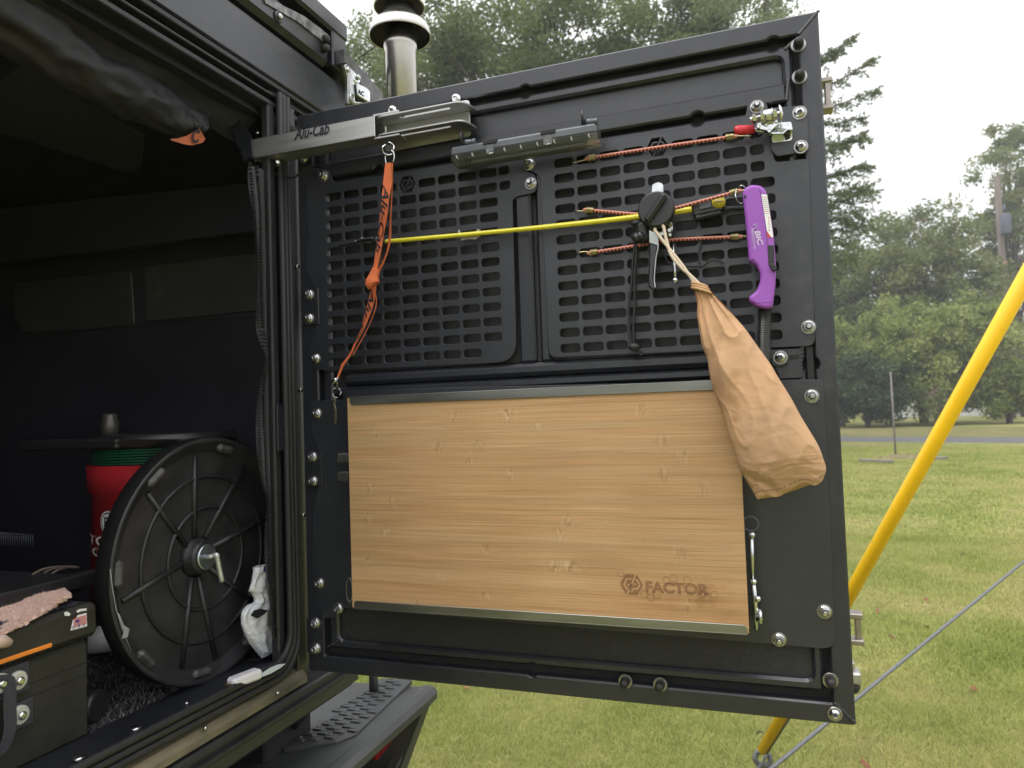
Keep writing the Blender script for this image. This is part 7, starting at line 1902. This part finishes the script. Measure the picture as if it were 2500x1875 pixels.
# utility pole with transformer
p = at_d(2469, 990, 49.5)
up = thing('utility_pole', 'weathered utility pole with a grey transformer can, in front of the pine', 'utility pole', (p.x, p.y, 0))
zt_ = at_d(2472, 425, 49.5).z
b = MB(); b.lathe((p.x, p.y, 0), (0, 0, 1), [(0.26, 0), (0.20, zt_)], 14); b.build('pole', M['woodpole'], up)
q = at_d(2452, 545, 49.5)
b = MB(); b.lathe((q.x, q.y - 0.2, q.z - 0.9), (0, 0, 1), [(0.32, 0.1), (0.34, 0.2), (0.34, 1.4), (0.30, 1.5), (0.1, 1.55)], 18); b.lathe((q.x, q.y - 0.2, q.z + 0.85), (0, 0, 1), [(0.08, 0), (0.1, 0.1), (0.06, 0.4)], 8); b.build('transformer', mat('grey painted can', (0.10, 0.11, 0.15), 0.6, nscale=3), up)
# stake and timbers on the lawn
p = PZ(2187, 1115, 0); zt_ = PY(2184, 908, p.y).z
b = MB(); b.lathe((p.x, p.y, 0), (-0.006, 0, 1), [(0.024, 0), (0.022, zt_)], 10)
o = b.build('pipe_stake', M['rust'], None, origin=(p.x, p.y, 0)); tag(o, 'thin rusty pipe standing upright in the lawn before the road', 'stake')
for (u0, v0, u1, v1, lab) in ((2100, 1128, 2178, 1132, 'weathered grey timber lying left of the rusty pipe'), (2262, 1124, 2312, 1122, 'short weathered timber lying right of the rusty pipe')):
    a, c_ = PZ(u0, v0, 0), PZ(u1, v1, 0); d = c_ - a
    mt = Matrix.Translation(a) @ Matrix.Rotation(math.atan2(d.y, d.x), 4, 'Z')
    b = MB(); b.box((0, -0.08, 0), (d.length, 0.08, 0.085), 0.012, 0, mt)
    o = b.build('landscape_timber', M['timber'], None, origin=a); tag(o, lab, 'timber', 'timbers round the pipe')
b = MB(); c = PZ(2215, 1118, 0)
mv = []
for i in range(9):
    for k in range(24):
        r_1 = 0.75 * i / 8; a = 2 * math.pi * k / 24; mv.append((c.x + r_1 * 1.1 * math.cos(a), c.y + r_1 * 0.8 * math.sin(a), 0.004 + 0.09 * math.cos(i / 8 * math.pi / 2) * (1 + 0.2 * math.sin(k * 2.3 + i))))
b.add(mv, [(i * 24 + k, i * 24 + (k + 1) % 24, (i + 1) * 24 + (k + 1) % 24, (i + 1) * 24 + k) for i in range(8) for k in range(24)], 0, True)
o = b.build('mulch_ground', mat('pine straw', (0.25, 0.20, 0.09), 0.95, nscale=9, nvar=0.3, bscale=40, bstr=0.8), None, fix=False); o['kind'] = 'structure'

# ------------------------------------------------------------------ DAMP AIR, also standing in for lens glare over the far trees
b = MB(); b.box((-165, -165, -1.0), (165, 165, 24.5), 0)
hz = b.build('haze', None or mat('haze tmp', (1, 1, 1)), None); hz['kind'] = 'stuff'
hm = bpy.data.materials.new('humid air and glare'); hm.use_nodes = True; t = hm.node_tree; t.nodes.clear()
pv = t.nodes.new('ShaderNodeVolumePrincipled'); pv.inputs['Color'].default_value = (0.93, 0.95, 0.98, 1); pv.inputs['Density'].default_value = 0.0019; pv.inputs['Anisotropy'].default_value = 0.2
ou = t.nodes.new('ShaderNodeOutputMaterial'); t.links.new(pv.outputs['Volume'], ou.inputs['Volume'])
hz.data.materials.clear(); hz.data.materials.append(hm)
